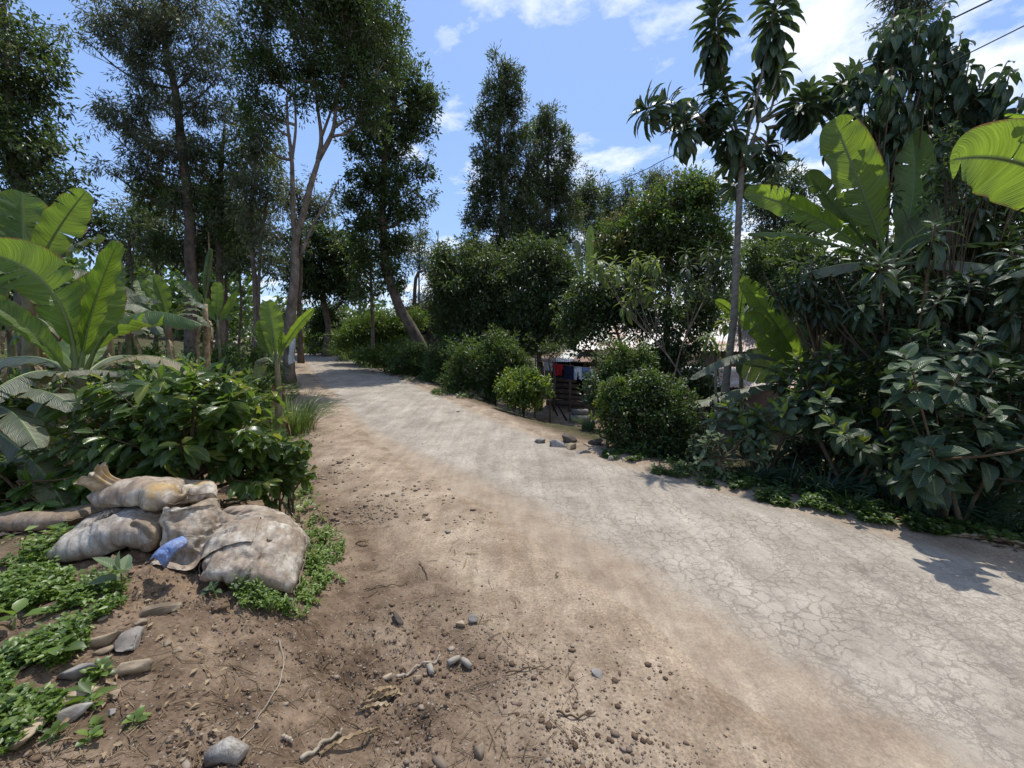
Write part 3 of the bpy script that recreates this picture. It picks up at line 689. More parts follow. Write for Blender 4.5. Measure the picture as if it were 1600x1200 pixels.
# leaf shapes shared by the plants whose leaves are parts of their own
def leaf_proto(name, mat, W=0.4, a=0.7, b=0.9, droop=0.25, fold=0.18, wave=0.0, nw=7, nu=7, nv=4, twist=0.0, petiole=0.08, notch=0.0):
    t = np.linspace(0, 1, nu); v = np.linspace(-1, 1, nv + 1)
    w = (np.maximum(t, 1e-3) ** a) * (np.maximum(1 - t, 0) ** b); w = w / w.max() * W / 2
    w[0] = 0.008; w[-1] = 0.002
    T, Vv = np.meshgrid(t, v, indexing='ij'); Wm = np.repeat(w[:, None], nv + 1, 1)
    X = petiole + T * (1 - petiole); Y = Vv * Wm * (1 + notch * np.sin(T * nw * 6.28))
    Z = np.abs(Vv) * Wm * fold * 2 - droop * T ** 2 + wave * np.sin(T * nw * 6.283 + 0.6) * np.abs(Vv) * W
    X = X - droop * 0.35 * T ** 3; Y = Y + twist * T ** 2 * 0.2
    P = np.stack([X.ravel(), Y.ravel(), Z.ravel()], 1)
    i = np.arange(nu - 1)[:, None] * (nv + 1); j = np.arange(nv)[None]
    f = np.stack([i + j, i + nv + 1 + j, i + nv + 2 + j, i + j + 1], -1).reshape(-1, 4)
    uv = np.stack([T.ravel(), (Vv.ravel() + 1) / 2], 1)
    mb = MB(); mb.add(P, f, 0, uv)
    s = 0.006
    mb.add(np.array([[0, -s, 0], [0, s, 0], [petiole, s, 0], [petiole, -s, 0]]), np.array([[0, 1, 2, 3]]), 0, np.full((4, 2), 0.5))
    mats = mat if isinstance(mat, (list, tuple)) else [mat]
    me = mb.mesh(name, mats, True); return (me, P, f, uv)
def frame(A, N):
    A = norm(A); Y = norm(np.cross(N, A)); Z = np.cross(A, Y); return np.stack([A, Y, Z], -1)   # columns
def leaf_objects(o, plc, limit=290, name='leaf', restname='foliage'):
    """plc: list of (P, A, N, scale, proto); the ones that show largest become leaves of their own, the rest one mass"""
    if not plc: return
    P = np.array([p[0] for p in plc]); S = np.array([p[3] for p in plc])
    key = np.linalg.norm(P - CAM, axis=1) / S
    order = np.argsort(key); loc = np.array(o.location)
    for i in order[:limit]:
        p = plc[i]; ob = bpy.data.objects.new(name, p[4][0]); COL.objects.link(ob); ob.parent = o
        M = np.eye(4); M[:3, :3] = frame(p[1], p[2]) * p[3]; M[:3, 3] = p[0] - loc
        ob.matrix_basis = Matrix(M.tolist())
    rest = order[limit:]
    if len(rest):
        groups = {}
        for i in rest: groups.setdefault(id(plc[i][4]), []).append(i)
        mb = MB(); mats = []
        for g in groups.values():
            pr = plc[g[0]][4]; m = pr[0].materials[0]
            if m not in mats: mats.append(m)
            sub = MB()
            Fr = frame(np.array([plc[i][1] for i in g]), np.array([plc[i][2] for i in g])) * np.array([plc[i][3] for i in g])[:, None, None]
            V = np.einsum('gij,vj->gvi', Fr, pr[1]) + np.array([plc[i][0] for i in g])[:, None]
            nvv = len(pr[1]); F = pr[2][None] + (np.arange(len(g)) * nvv)[:, None, None]
            mb.add(V.reshape(-1, 3), F.reshape(-1, pr[2].shape[1]), mats.index(m), np.tile(pr[3], (len(g), 1)))
        part(restname, mb, mats, o, smooth=True, kind='stuff')
def rosette(out_, P, ax, n, L, e0, e1, skirt, protos, r, Lvar=0.2, young=None, ny=3, sag=0.0):
    ax = norm(ax); ref = np.array([0.3, 0.9, 0.1]); h1 = norm(np.cross(ax, ref)); h2 = np.cross(ax, h1); ph = r.uniform(0, 6.28)
    for i in range(n):
        t = (i + 0.5) / n; el = math.radians(e0 + (e1 - e0) * t + r.normal(0, 8)); az = ph + i * 2.39996 + r.normal(0, 0.15)
        h = math.cos(az) * h1 + math.sin(az) * h2
        A = math.cos(el) * h + math.sin(el) * ax + np.array([0, 0, -sag * t])
        N = ax * math.cos(el) - h * math.sin(el) + r.normal(0, 0.12, 3)
        s = L * (1 + r.uniform(-Lvar, Lvar)) * (0.6 + 0.4 * min(1, t * 3))
        pr = protos[r.integers(len(protos))]
        if young and i < ny: pr = young[r.integers(len(young))]
        out_.append((np.asarray(P) - ax * skirt * t, A, N, s, pr))

def banana_leaf(P0, P1, P2, width, mat, parent, hint=(0, 0, 1), fold=25, tears=6, seed=0, pet=0.14, nst=30, rolled=False, sagedge=0.0, label=None):
    r = np.random.default_rng(seed + 7); C = bez(P0, P1, P2, nst * 2); 
    tg = norm(np.gradient(C, axis=0)); H = np.asarray(hint, dtype=float)
    S = norm(np.cross(tg, H)); Nn = norm(np.cross(S, tg))
    tt = np.linspace(0, 1, nst * 2)
    def cv(t):
        x = np.clip(t, 0, 1) * (nst * 2 - 1); i = np.minimum(x.astype(int), nst * 2 - 2); f = (x - i)[..., None]
        return C[i] * (1 - f) + C[i + 1] * f, S[i] * (1 - f) + S[i + 1] * f, Nn[i] * (1 - f) + Nn[i + 1] * f
    mb = MB(); Lc = np.linalg.norm(np.diff(C, axis=0), axis=1).sum()
    def prof(b): return np.clip(b, 0, 1) ** 0.62 * np.clip(1 - b, 0, 1) ** 0.46 * 1.66
    nv = 5
    for side in (-1, 1):
        cuts = np.sort(r.uniform(0.08, 0.95, tears)); cuts = np.concatenate([[0], cuts, [1.0]])
        for a, b in zip(cuts[:-1], cuts[1:]):
            if b - a < 0.012: continue
            k = max(3, int((b - a) * nst)); g = np.linspace(a, b, k + 1)
            fa = math.radians(fold + (r.normal(0, 9) if tears > 2 else r.normal(0, 2)))
            fb = math.radians(r.normal(0, 7) if tears > 2 else 0)
            G, Vv = np.meshgrid(g, np.linspace(0, 1, nv), indexing='ij')
            mid = 0.5 * (a + b); gapw = min(0.012, (b - a) * 0.3) if tears else 0
            Gs = G + (mid - G) / (b - a) * 2 * gapw * Vv ** 2 * (0 if tears == 0 else 1)
            tl = pet + (1 - pet) * np.clip(Gs + 0.05 * Vv * prof(Gs), 0, 1)
            c, s, n = cv(tl)
            w = prof(Gs) * width / 2 * (1 + 0.02 * np.sin(Gs * 13 + seed))
            ang = fa + fb * Vv - sagedge * Vv ** 1.5 + 0.10 * np.sin(G * 30 + side + seed) * Vv
            if rolled: ang = fa + 3.6 * Vv
            q = c + (side * s * (w * Vv * np.cos(ang))[..., None]) + n * (w * Vv * np.sin(ang))[..., None]
            q += n * (0.006 * np.sin(Gs * 130) * Vv)[..., None]
            m_ = k + 1; i = np.arange(k)[:, None] * nv; j = np.arange(nv - 1)[None]
            f = np.stack([i + j, i + nv + j, i + nv + j + 1, i + j + 1], -1).reshape(-1, 4)
            if side < 0: f = f[:, ::-1]
            uv = np.stack([Gs.ravel(), 0.5 + side * Vv.ravel() * 0.5], 1)
            mb.add(q.reshape(-1, 3), f, 0, uv)
    wr = width * 0.028 + 0.004
    rr = np.interp(tt, [0, pet, 0.6, 1], [wr * 1.7, wr * 1.2, wr * 0.5, 0.002])
    v, fs, _, uv = tube(C[::2] - Nn[::2] * rr[::2, None] * 0.5, rr[::2], 6)
    uv = np.full((len(v), 2), 0.5); mb.add(v, fs, 0, uv)
    return part('leaf', mb, mat, parent, smooth=True, label=label)
def banana(label, group, d, base, top, r0, leaves, name='banana_plant', mat=None, stemmat=None, seed=0):
    """leaves: (p0, p1, p2, width in px, material, opts); points are pixels, optionally with a depth offset"""
    b = at(base[0], base[1], d); b[2] = gz(b[0], b[1]) - 0.05; t = at(top[0], top[1], d)
    o = root(name, b + [0, 0, 0.05], label, 'banana plant', group)
    mb = MB(); sp = spline([b, (b + t) / 2 + [0.03, 0, 0], t], 10); mb.add(*tube(sp, np.linspace(r0, r0 * 0.6, 10), 10))
    rr = np.random.default_rng(seed + 3)
    st = part('stem', mb, stemmat or PSEUDO, o, smooth=True)
    if r0 > 0.05:                                       # dry sheaths hanging round the stem
        for k in range(5):
            z0 = rr.uniform(0.3, 0.95); p = b + (t - b) * z0; a = rr.uniform(0, 6.28); dr = np.array([math.cos(a), math.sin(a), 0])
            banana_leaf(p + dr * r0 * .6, p + dr * (r0 + .16) + [0, 0, .08], p + dr * (r0 + .12) - [0, 0, rr.uniform(.35, .8)], 0.14, DRY, o, hint=dr, fold=-40, tears=5, seed=seed * 5 + k, pet=.05, nst=12, label='dry brown leaf hanging from the stem')
    for k, lf in enumerate(leaves):
        p0, p1, p2, w, m = lf[:5]; op = dict(lf[5]) if len(lf) > 5 else {}
        q = [at(p[0], p[1], d + (p[2] if len(p) > 2 else 0)) for p in (p0, p1, p2)]
        hv = op.pop('hint', None)
        if hv is None: hv = norm(CAM - q[1]) * 0.75 + np.array([0, 0, 0.8])
        elif hv == 'up': hv = np.array([0, -0.15, 1.0])
        elif hv == 'cam': hv = norm(CAM - q[1]) + np.array([0.1, 0, 0.12])
        banana_leaf(*q, w * d / FPX, m, o, hint=hv, seed=seed * 31 + k, **op)
    return o
def grass_tuft(name, label, cat, group, base, n, Lb, wb, spread, mat, seed, lean=0.5, kind=None, asparts=0):
    r = np.random.default_rng(seed); V = []; F = []; off = 0
    for i in range(n):
        a = r.uniform(0, 6.28); l = Lb * r.uniform(0.5, 1.1); le = lean * r.uniform(0.3, 1.5)
        d = np.array([math.cos(a), math.sin(a), 0]); s = np.array([-d[1], d[0], 0])
        p = np.asarray(base) + d * spread * math.sqrt(r.random()) * 0.5; k = 5; t = np.linspace(0, 1, k)
        c = p + d * (le * l * t[:, None] ** 1.7) + np.array([0, 0, 1.0]) * (l * (t - le * 0.55 * t ** 2.6))[:, None]
        w = wb * (1 - t ** 1.8)[:, None] * 0.5 + 0.0006
        v = np.empty((k * 2, 3)); v[0::2] = c - s * w; v[1::2] = c + s * w + [0, 0, 0.3 * wb]
        j = np.arange(k - 1) * 2; V.append(v); F.append(np.stack([j, j + 1, j + 3, j + 2], 1) + off); off += k * 2
    return np.concatenate(V), np.concatenate(F)
# ------------------------------------------------------------------ trees of the background and the middle distance
GT = 'tall trees on the left of the road'
GR = 'trees beyond the right side of the road'
def ptree(*a, **k): return tree(*a, **k)
# left edge, dark broadleaved tree
tree('broadleaf_tree', 'dark dense broadleaved tree cut by the left edge of the picture', 'tree', GT, 11,
     [(40, 590), (35, 420), (28, 300), (15, 200), (5, 60)], 0.22, 0.07,
     [(10, 20, 85, 50), (30, 90, 65, 45), (15, 150, 70, 40), (10, 205, 60, 45), (50, 240, 70, 40), (70, 285, 60, 35), (110, 330, 40, 24), (150, 355, 45, 22), (10, 330, 50, 40), (-60, 120, 90, 160)],
     L=0.14, W=0.06, cover=1.5, clump=0.25, per=24, gap=0.45, extra=[dict(p=[(28, 330), (45, 280), (60, 250)], r0=.06, r1=.03), dict(p=[(30, 320), (15, 270), (5, 240)], r0=.06, r1=.03)], bark=BARK)
# tall feathery silky oak
tree('feathery_tree', 'tallest feathery tree with long bare trunk behind the left banana plants', 'tree', GT, 14,
     [(303, 570), (300, 420), (292, 300), (278, 200), (266, 90), (258, -30), (255, -120)], 0.19, 0.05,
     [(210, 15, 80, 30), (300, 10, 60, 28), (170, 50, 45, 18), (215, 75, 55, 20), (120, 52, 26, 9), (260, 60, 60, 30), (320, 60, 40, 24), (230, 120, 60, 20), (175, 165, 38, 13), (215, 190, 50, 16), (165, 200, 28, 12), (310, 110, 45, 22), (345, 118, 22, 12),
      (250, 165, 50, 25), (255, 225, 60, 25), (315, 165, 50, 28), (220, 265, 38, 18), (165, 265, 25, 8), (290, 235, 60, 35)],
     mat=G_GREY, L=0.17, W=0.034, cover=1.5, clump=0.27, per=34, droop=0.45, out=0.8, gap=0.45)
tree('feathery_tree', 'shorter feathery tree filling the space right of the long bare trunk', 'tree', GT, 14.8,
     [(345, 575), (343, 420), (345, 300), (350, 200)], 0.14, 0.05,
     [(330, 285, 70, 50), (395, 250, 50, 55), (270, 320, 60, 45), (240, 300, 40, 30), (350, 340, 75, 45), (290, 385, 70, 40), (370, 400, 60, 40), (240, 390, 30, 28), (380, 190, 30, 25)],
     mat=[G_GREY, G_DARK, G_MID], mats_n=3, L=0.16, W=0.045, cover=1.2, clump=0.28, per=28, droop=0.35, gap=0.45)
tree('feathery_tree', 'feathery tree with two close thin stems beside the forked roadside tree', 'tree', GT, 13,
     [(397, 575), (398, 450), (392, 350), (400, 250)], 0.085, 0.04,
     [(395, 300, 40, 35), (405, 360, 35, 40), (420, 300, 28, 30), (400, 230, 35, 30), (425, 415, 22, 22)],
     mat=G_GREY, L=0.16, W=0.04, cover=1.2, clump=0.28, per=24, droop=0.35, gap=0.44, extra=[dict(p=[(410, 570), (404, 480), (408, 380), (420, 300)], r0=.06, r1=.03)])
for px, pw, d, lab in ((352, .07, 17, 'slim bare stem nearest the dead banana stalk on its right'), (322, .11, 16, 'slim dark trunk half hidden behind the dead banana stalk'), (373, .06, 18, 'slim pale stem between the dead banana and the forked tree'), (205, .08, 17, 'slim trunk standing behind the left banana leaves'), (245, .09, 19, 'slim trunk above the small banana clump')):
    tree('slim_tree', lab, 'tree', 'slim trees of the left grove', d, [(px, 575), (px + 3, 470), (px - 2, 380), (px + 4, 300)], pw, pw * 0.5,
         [(px + 10, 350, 40, 40), (px - 20, 390, 35, 30)], mat=G_GREY, L=0.18, W=0.05, cover=1.3, clump=0.35, per=22, gap=0.4, twigs=0.3)
# big forked tree beside the road
tree('forked_tree', 'big tree with dark lower trunk and pale forked upper limbs beside the road', 'tree', GT, 13,
     [(452, 590), (456, 500), (462, 430), (466, 370), (484, 290), (497, 250)], 0.17, 0.065,
     [(395, 60, 38, 35), (450, 30, 65, 45), (520, 30, 60, 50), (580, 50, 50, 50), (600, 110, 35, 45), (420, 110, 55, 35), (395, 150, 30, 25), (480, 100, 60, 40), (545, 110, 55, 45), (500, 155, 50, 25),
      (575, 170, 45, 35), (415, 185, 35, 22), (440, -30, 80, 40), (560, -30, 70, 40), (405, 215, 22, 16), (545, 0, 60, 35)],
     L=0.135, W=0.045, cover=1.7, clump=0.25, per=26, droop=0.1, gap=0.44, bark=BARK_MID,
     extra=[dict(p=[(497, 250), (502, 215), (496, 165), (492, 120)], r0=.075, r1=.03), dict(p=[(497, 250), (520, 205), (526, 160), (540, 100)], r0=.08, r1=.03), dict(p=[(502, 215), (515, 180), (524, 155)], r0=.045, r1=.03),
            dict(p=[(522, 200), (545, 185), (570, 170)], r0=.04, r1=.02), dict(p=[(464, 420), (458, 330), (456, 250), (450, 200), (448, 150)], r0=.09, r1=.03), dict(p=[(456, 250), (462, 200), (460, 150)], r0=.05, r1=.025),
            dict(p=[(470, 400), (490, 350), (515, 310), (530, 280)], r0=.05, r1=.02)])
tree('airy_tree', 'thin greyish tree seen through the gap of the forked tree', 'tree', GT, 19,
     [(470, 560), (468, 420), (470, 330)], 0.12, 0.05, [(470, 300, 45, 20), (455, 330, 40, 22), (500, 325, 28, 22), (440, 365, 35, 20), (490, 290, 25, 12)],
     mat=G_GREY, L=0.2, W=0.05, cover=1.3, clump=0.35, per=22, gap=0.42)
tree('round_tree', 'round dark tree overhanging the far bend of the road', 'tree', GT, 23,
     [(512, 560), (510, 500), (505, 450), (500, 410)], 0.2, 0.09,
     [(500, 380, 55, 35), (540, 400, 45, 35), (470, 420, 38, 30), (510, 440, 50, 25), (550, 450, 35, 25), (480, 450, 30, 15)],
     L=0.2, W=0.09, cover=3, clump=0.4, per=24, gap=0.3)
tree('roadside_bush', 'tall dark bush under the round tree at the bend', 'bush', None, 24, [(512, 560), (512, 540)], 0.1, 0.05,
     [(512, 525, 24, 40), (500, 505, 25, 20), (520, 490, 20, 20)], L=0.18, W=0.08, cover=3, clump=0.35, per=20)
# leaning ivy-clad tree
tree('leaning_tree', 'leaning dark trunk clothed with leaves on the right bank of the road', 'tree', GR, 17,
     [(672, 560), (650, 525), (625, 480), (608, 430), (600, 380), (598, 300), (606, 200), (615, 120), (600, 60)], 0.25, 0.06,
     [(560, 55, 45, 40), (600, 90, 42, 35), (615, 145, 45, 35), (655, 130, 28, 28), (675, 150, 14, 30), (640, 175, 40, 30), (590, 190, 40, 30), (560, 230, 30, 30), (610, 235, 45, 30), (650, 215, 30, 25),
      (570, 275, 42, 30), (620, 290, 45, 30), (655, 270, 22, 18), (555, 320, 30, 24), (600, 340, 45, 30), (645, 330, 30, 16), (590, 385, 35, 30), (625, 370, 28, 30), (610, 420, 28, 22), (575, 350, 35, 24), (625, 445, 16, 14), (665, 310, 18, 12)],
     L=0.15, W=0.065, cover=1.9, clump=0.25, per=26, droop=0.0, gap=0.43, upright=0.1)
tree('slender_tree', 'slender short tree on the grassy right bank in front of the leaning trunk', 'tree', GR, 17.5,
     [(582, 560), (583, 500), (580, 440), (578, 400)], 0.085, 0.04, [(580, 400, 40, 22), (560, 430, 25, 16), (600, 450, 30, 12), (575, 465, 22, 10)], L=0.18, W=0.07, cover=1.6, clump=0.3, per=20, gap=0.4)
tree('wispy_tree', 'wispy thin tree against bright sky right of the leaning trunk', 'tree', GR, 26,
     [(655, 560), (655, 470), (655, 400), (657, 350)], 0.07, 0.03, [(655, 360, 18, 22), (650, 400, 22, 25), (665, 430, 18, 25), (655, 465, 22, 18)], mat=G_GREY, L=0.2, W=0.055, cover=1.0, clump=0.4, per=16, gap=0.42)
tree('wispy_tree', 'wispy narrow tree just left of the tall dense column of leaves', 'tree', GR, 28,
     [(685, 560), (684, 470), (684, 400), (684, 360)], 0.07, 0.03, [(690, 410, 18, 25), (684, 450, 22, 30), (690, 490, 25, 22)], mat=G_GREY, L=0.22, W=0.06, cover=1.2, clump=0.4, per=16, gap=0.4)
# tall columns
tree('columnar_tree', 'tallest columnar tree with ragged top in the middle of the sky', 'tree', GR, 21,
     [(788, 580), (785, 400), (782, 250), (782, 100)], 0.25, 0.04,
     [(778, 112, 15, 28), (800, 118, 14, 22), (790, 150, 28, 30), (775, 180, 28, 35), (805, 185, 22, 35), (745, 195, 12, 14), (790, 230, 42, 40), (755, 250, 22, 30), (785, 285, 48, 40), (752, 305, 22, 35), (790, 340, 50, 40), (745, 350, 22, 25), (785, 390, 58, 40), (740, 395, 25, 30), (830, 260, 18, 40), (822, 330, 25, 45), (820, 400, 35, 40)],
     mat=[G_DARK, G_GREY], mats_n=2, L=0.19, W=0.055, cover=1.9, clump=0.28, per=26, droop=0.1, upright=0.5, gap=0.40, kdepth=0.8)
tree('columnar_tree', 'second tallest columnar tree touching the right side of the tallest one', 'tree', GR, 22,
     [(860, 580), (860, 400), (858, 280), (858, 190)], 0.22, 0.04,
     [(856, 185, 16, 24), (845, 210, 24, 28), (880, 215, 14, 22), (862, 245, 36, 30), (890, 250, 10, 20), (855, 290, 40, 35), (880, 300, 24, 30), (850, 340, 45, 40), (885, 350, 30, 35), (860, 395, 50, 40)],
     mat=[G_DARK, G_GREY], mats_n=2, L=0.19, W=0.055, cover=1.9, clump=0.28, per=26, droop=0.1, upright=0.5, gap=0.40, kdepth=0.8)
far = [((920, 560), [(920, 300, 18, 30), (915, 340, 26, 30), (930, 385, 28, 30), (905, 320, 20, 25)], 27, 'far dark tree beside the second columnar tree'),
       ((950, 560), [(950, 310, 16, 24), (948, 345, 24, 26), (960, 390, 30, 28)], 30, 'far pointed tree under the power line'),
       ((978, 560), [(978, 300, 12, 20), (978, 335, 18, 24), (985, 380, 26, 28)], 29, 'far pointed tree left of the green shrub tree'),
       ((1020, 560), [(1020, 285, 20, 20), (1025, 320, 28, 25), (1030, 370, 35, 30)], 28, 'far rounded tree peeping over the green shrub tree'),
       ((1210, 560), [(1205, 280, 30, 22), (1235, 300, 28, 22), (1190, 320, 30, 25), (1220, 360, 50, 35), (1200, 400, 50, 30), (1260, 350, 30, 35)], 18, 'far loose tree between ringed trunk and big banana leaves'),
       ((650, 560), [(700, 440, 26, 24), (690, 490, 30, 22)], 24, 'low far tree between wispy trees and dark shrubs')]
for b, bl, d, lab in far:
    tree('far_tree', lab, 'tree', 'far trees under the open sky', d, [b, (b[0], 430), (bl[0][0], bl[0][1])], 0.14, 0.04, bl, mat=[G_DARK, G_GREY], mats_n=2, L=0.2, W=0.06, cover=2.5, clump=0.4, per=24, upright=0.25, gap=0.33, twigs=0.3)
# dark shrub trees behind the hedge
tree('shrub_tree', 'dark fine leaved tree directly behind the hedge bushes', 'tree', GR, 15.5, [(765, 590), (762, 500), (758, 430)], 0.12, 0.05,
     [(700, 430, 30, 35), (735, 420, 40, 45), (720, 470, 45, 45), (775, 450, 45, 50), (700, 500, 30, 35), (740, 520, 45, 35), (690, 400, 18, 18), (785, 500, 45, 40)],
     L=0.16, W=0.05, cover=3, clump=0.3, per=24, droop=0.2, gap=0.3)
tree('shrub_tree', 'dark drooping tree just left of the tin roofed shed', 'tree', GR, 14.8, [(842, 600), (840, 500), (838, 430)], 0.10, 0.04,
     [(830, 430, 45, 45), (870, 460, 35, 40), (825, 490, 42, 40), (865, 510, 30, 26), (850, 400, 35, 30), (885, 430, 20, 30), (815, 530, 35, 22)],
     mat=G_DARK, L=0.16, W=0.05, cover=3, clump=0.3, per=24, droop=0.35, gap=0.3)
tree('garden_tree', 'sunlit green leafy tree with reddish tips above the house roof', 'tree', GR, 12, [(1035, 640), (1040, 520), (1045, 420), (1050, 350)], 0.11, 0.04,
     [(1010, 330, 35, 30), (1060, 315, 40, 35), (1100, 320, 35, 35), (970, 370, 38, 30), (1035, 370, 55, 38), (1090, 380, 50, 40), (950, 400, 25, 20), (1000, 410, 45, 30), (1060, 425, 50, 30), (1110, 440, 35, 35), (1080, 290, 20, 22), (1130, 380, 20, 40), (1095, 300, 25, 22)],
     mat=[G_MID, G_MID, G_LIGHT, G_DARK, G_TIP], mats_n=5, L=0.13, W=0.05, cover=2.8, clump=0.24, per=24, upright=0.3, gap=0.3)
tree('garden_tree', 'dark small leaved tree in front of the pale tin roof', 'tree', GR, 11, [(990, 640), (975, 560), (950, 480)], 0.06, 0.03,
     [(930, 450, 40, 28), (905, 480, 28, 30), (960, 475, 40, 35), (925, 510, 40, 25), (990, 500, 35, 30), (1010, 450, 35, 30), (890, 510, 18, 16), (900, 545, 12, 8)],
     mat=G_DARK, L=0.11, W=0.055, cover=2.8, clump=0.2, per=24, gap=0.33)
tree('garden_tree', 'dark tree shading the wall between the two pale roofs', 'tree', GR, 10.5, [(1052, 660), (1050, 600), (1060, 520)], 0.08, 0.03,
     [(1040, 490, 40, 35), (1085, 500, 35, 35), (1060, 540, 38, 28), (1100, 470, 30, 25), (1035, 560, 30, 30), (1075, 590, 35, 35), (1095, 610, 25, 25)],
     mat=G_DARK, L=0.12, W=0.055, cover=2.4, clump=0.22, per=24, gap=0.34)
# dark mass behind the bananas on the right
for b, bl, d, lab in [((1190, 600), [(1180, 420, 35, 40), (1215, 450, 45, 40), (1240, 400, 45, 40), (1200, 490, 40, 25)], 14, 'dark tree behind the ringed trunk and the small banana'),
                      ((1480, 600), [(1500, 300, 60, 50), (1560, 350, 60, 50), (1450, 340, 45, 40), (1590, 290, 50, 50), (1530, 240, 45, 35), (1500, 200, 35, 25), (1470, 260, 40, 40), (1620, 400, 60, 50), (1430, 200, 30, 40), (1540, 420, 70, 40), (1440, 400, 60, 40)], 7.5, 'dark climber covered tree at the right edge behind banana leaves'),
                      ((1330, 640), [(1300, 430, 50, 40), (1360, 450, 60, 40), (1430, 440, 60, 40), (1330, 500, 60, 40), (1400, 510, 60, 45), (1480, 500, 60, 50), (1560, 480, 60, 50), (1300, 560, 45, 40)], 7, 'dense dark thicket behind the mango leaves'),
                      ((1560, 700), [(1500, 560, 70, 50), (1580, 560, 60, 60), (1430, 570, 60, 50), (1540, 650, 90, 70), (1420, 650, 90, 60), (1640, 640, 70, 120), (1330, 640, 70, 50), (1480, 720, 110, 50), (1370, 710, 70, 50), (1590, 730, 80, 60), (1640, 500, 60, 90)], 5.6, 'dense dark undergrowth tree behind the broad leaved shrubs')]:
    tree('thicket_tree', lab, 'tree', 'dark trees behind the right roadside plants', d, [b, (b[0] - 5, 560), (bl[0][0], bl[0][1])], 0.09, 0.03, bl, mat=[G_DARK, G_DARK, G_MID], mats_n=3, L=0.13 if d < 8 else 0.15, W=0.055, cover=2.8, clump=0.22, per=22, gap=0.30)
tree('feathery_tree', 'tall dark tree with fine leaves rising behind the big banana leaf', 'tree', GR, 13, [(1372, 600), (1372, 400), (1378, 250), (1400, 100), (1415, 10)], 0.16, 0.05,
     [(1420, 10, 35, 25), (1400, 40, 30, 18), (1440, 20, 25, 15), (1360, 215, 35, 25), (1395, 225, 25, 22), (1340, 240, 25, 20), (1370, 270, 28, 20), (1420, -30, 50, 30)], mat=G_GREY, L=0.17, W=0.04, cover=1.8, clump=0.28, per=22, gap=0.36)

# hedge bushes on the right of the road
HB = 'clipped hedge bushes on the right of the road'
def bush(label, d, base, blobs, mat=G_MID, group=HB, name='hedge_bush', L=0.09, W=0.035, cover=3.4, clump=0.16, per=24, upright=0.55, gap=0.34, reach=1.6, **kw):
    return tree(name, label, 'bush', group, d, [base, (base[0], base[1] - 15)], 0.03, 0.02, blobs, mat=mat, L=L, W=W, cover=cover, clump=clump, per=per, upright=upright, gap=gap, reach=reach, crownname='foliage', stuff=True, bark=STEM_BROWN, twigs=0.25, **kw)
bush('dark feathery hedge bush with pointed top, largest of the hedge', 12.2, (775, 628), [(780, 545, 30, 28), (760, 575, 45, 35), (800, 575, 28, 35), (735, 560, 30, 25), (780, 605, 40, 22), (720, 590, 28, 30)], mat=[G_MID, G_DARK, G_DARK], mats_n=3, L=0.11)
bush('dark hedge bush farther up the road, left of the pointed one', 14.5, (705, 610), [(705, 560, 25, 25), (690, 585, 28, 25), (715, 590, 25, 22), (680, 560, 18, 18)], mat=[G_DARK, G_DARK, G_MID], mats_n=3)
bush('small rough bush at the foot of the leaning trunk', 15.5, (650, 590), [(650, 555, 25, 22), (635, 572, 25, 18), (668, 575, 22, 18)], mat=[G_DARK, G_MID], mats_n=2)
bush('round bush with bright yellow green top beside the laundry yard', 9.9, (818, 648), [(818, 605, 36, 26), (800, 612, 22, 22), (840, 605, 20, 20), (818, 625, 30, 16), (822, 590, 22, 12)], mat=[G_LIME, G_LIGHT, G_MID], mats_n=3, L=0.07, W=0.038, clump=0.11, group=None, name='round_bush', cover=3.6)
bush('big clipped bush with yellow green left side near the road edge', 6.4, (1010, 722), [(985, 640, 38, 42), (1030, 635, 45, 45), (1065, 650, 28, 38), (1010, 600, 30, 20), (1000, 690, 50, 30), (1050, 695, 40, 28), (965, 610, 20, 18)], mat=[G_MID, G_DARK, G_DARK], mats_n=3, L=0.06, W=0.03, clump=0.10, group=None, name='clipped_bush', cover=3.6)
bush('yellow green bush tip clipped along the left of the big bush', 6.5, (950, 700), [(950, 622, 15, 20), (945, 650, 12, 20), (960, 600, 12, 10)], mat=[G_LIME, G_LIGHT], mats_n=2, L=0.055, W=0.03, clump=0.07, group=None, name='clipped_bush', cover=3.0)
bush('dark round bush between laundry line and clipped bush', 9.5, (965, 640), [(965, 565, 32, 28), (950, 595, 22, 25), (985, 590, 30, 28), (1000, 560, 22, 20)], mat=[G_DARK, G_MID], mats_n=2, L=0.08, group=None, name='garden_bush')
bush('sparse grey green bush against the pale house corner', 8.4, (928, 655), [(925, 610, 14, 22), (935, 635, 16, 18), (922, 590, 8, 12)], mat=[G_DARK, G_BROAD], mats_n=2, L=0.06, W=0.035, cover=2.0, clump=0.12, group=None, name='garden_bush')
bush('small leafy bush in front of the shed left post', 12.5, (860, 590), [(858, 545, 16, 10), (872, 552, 12, 8)], mat=G_DARK, L=0.1, cover=1.6, group=None, name='garden_bush')
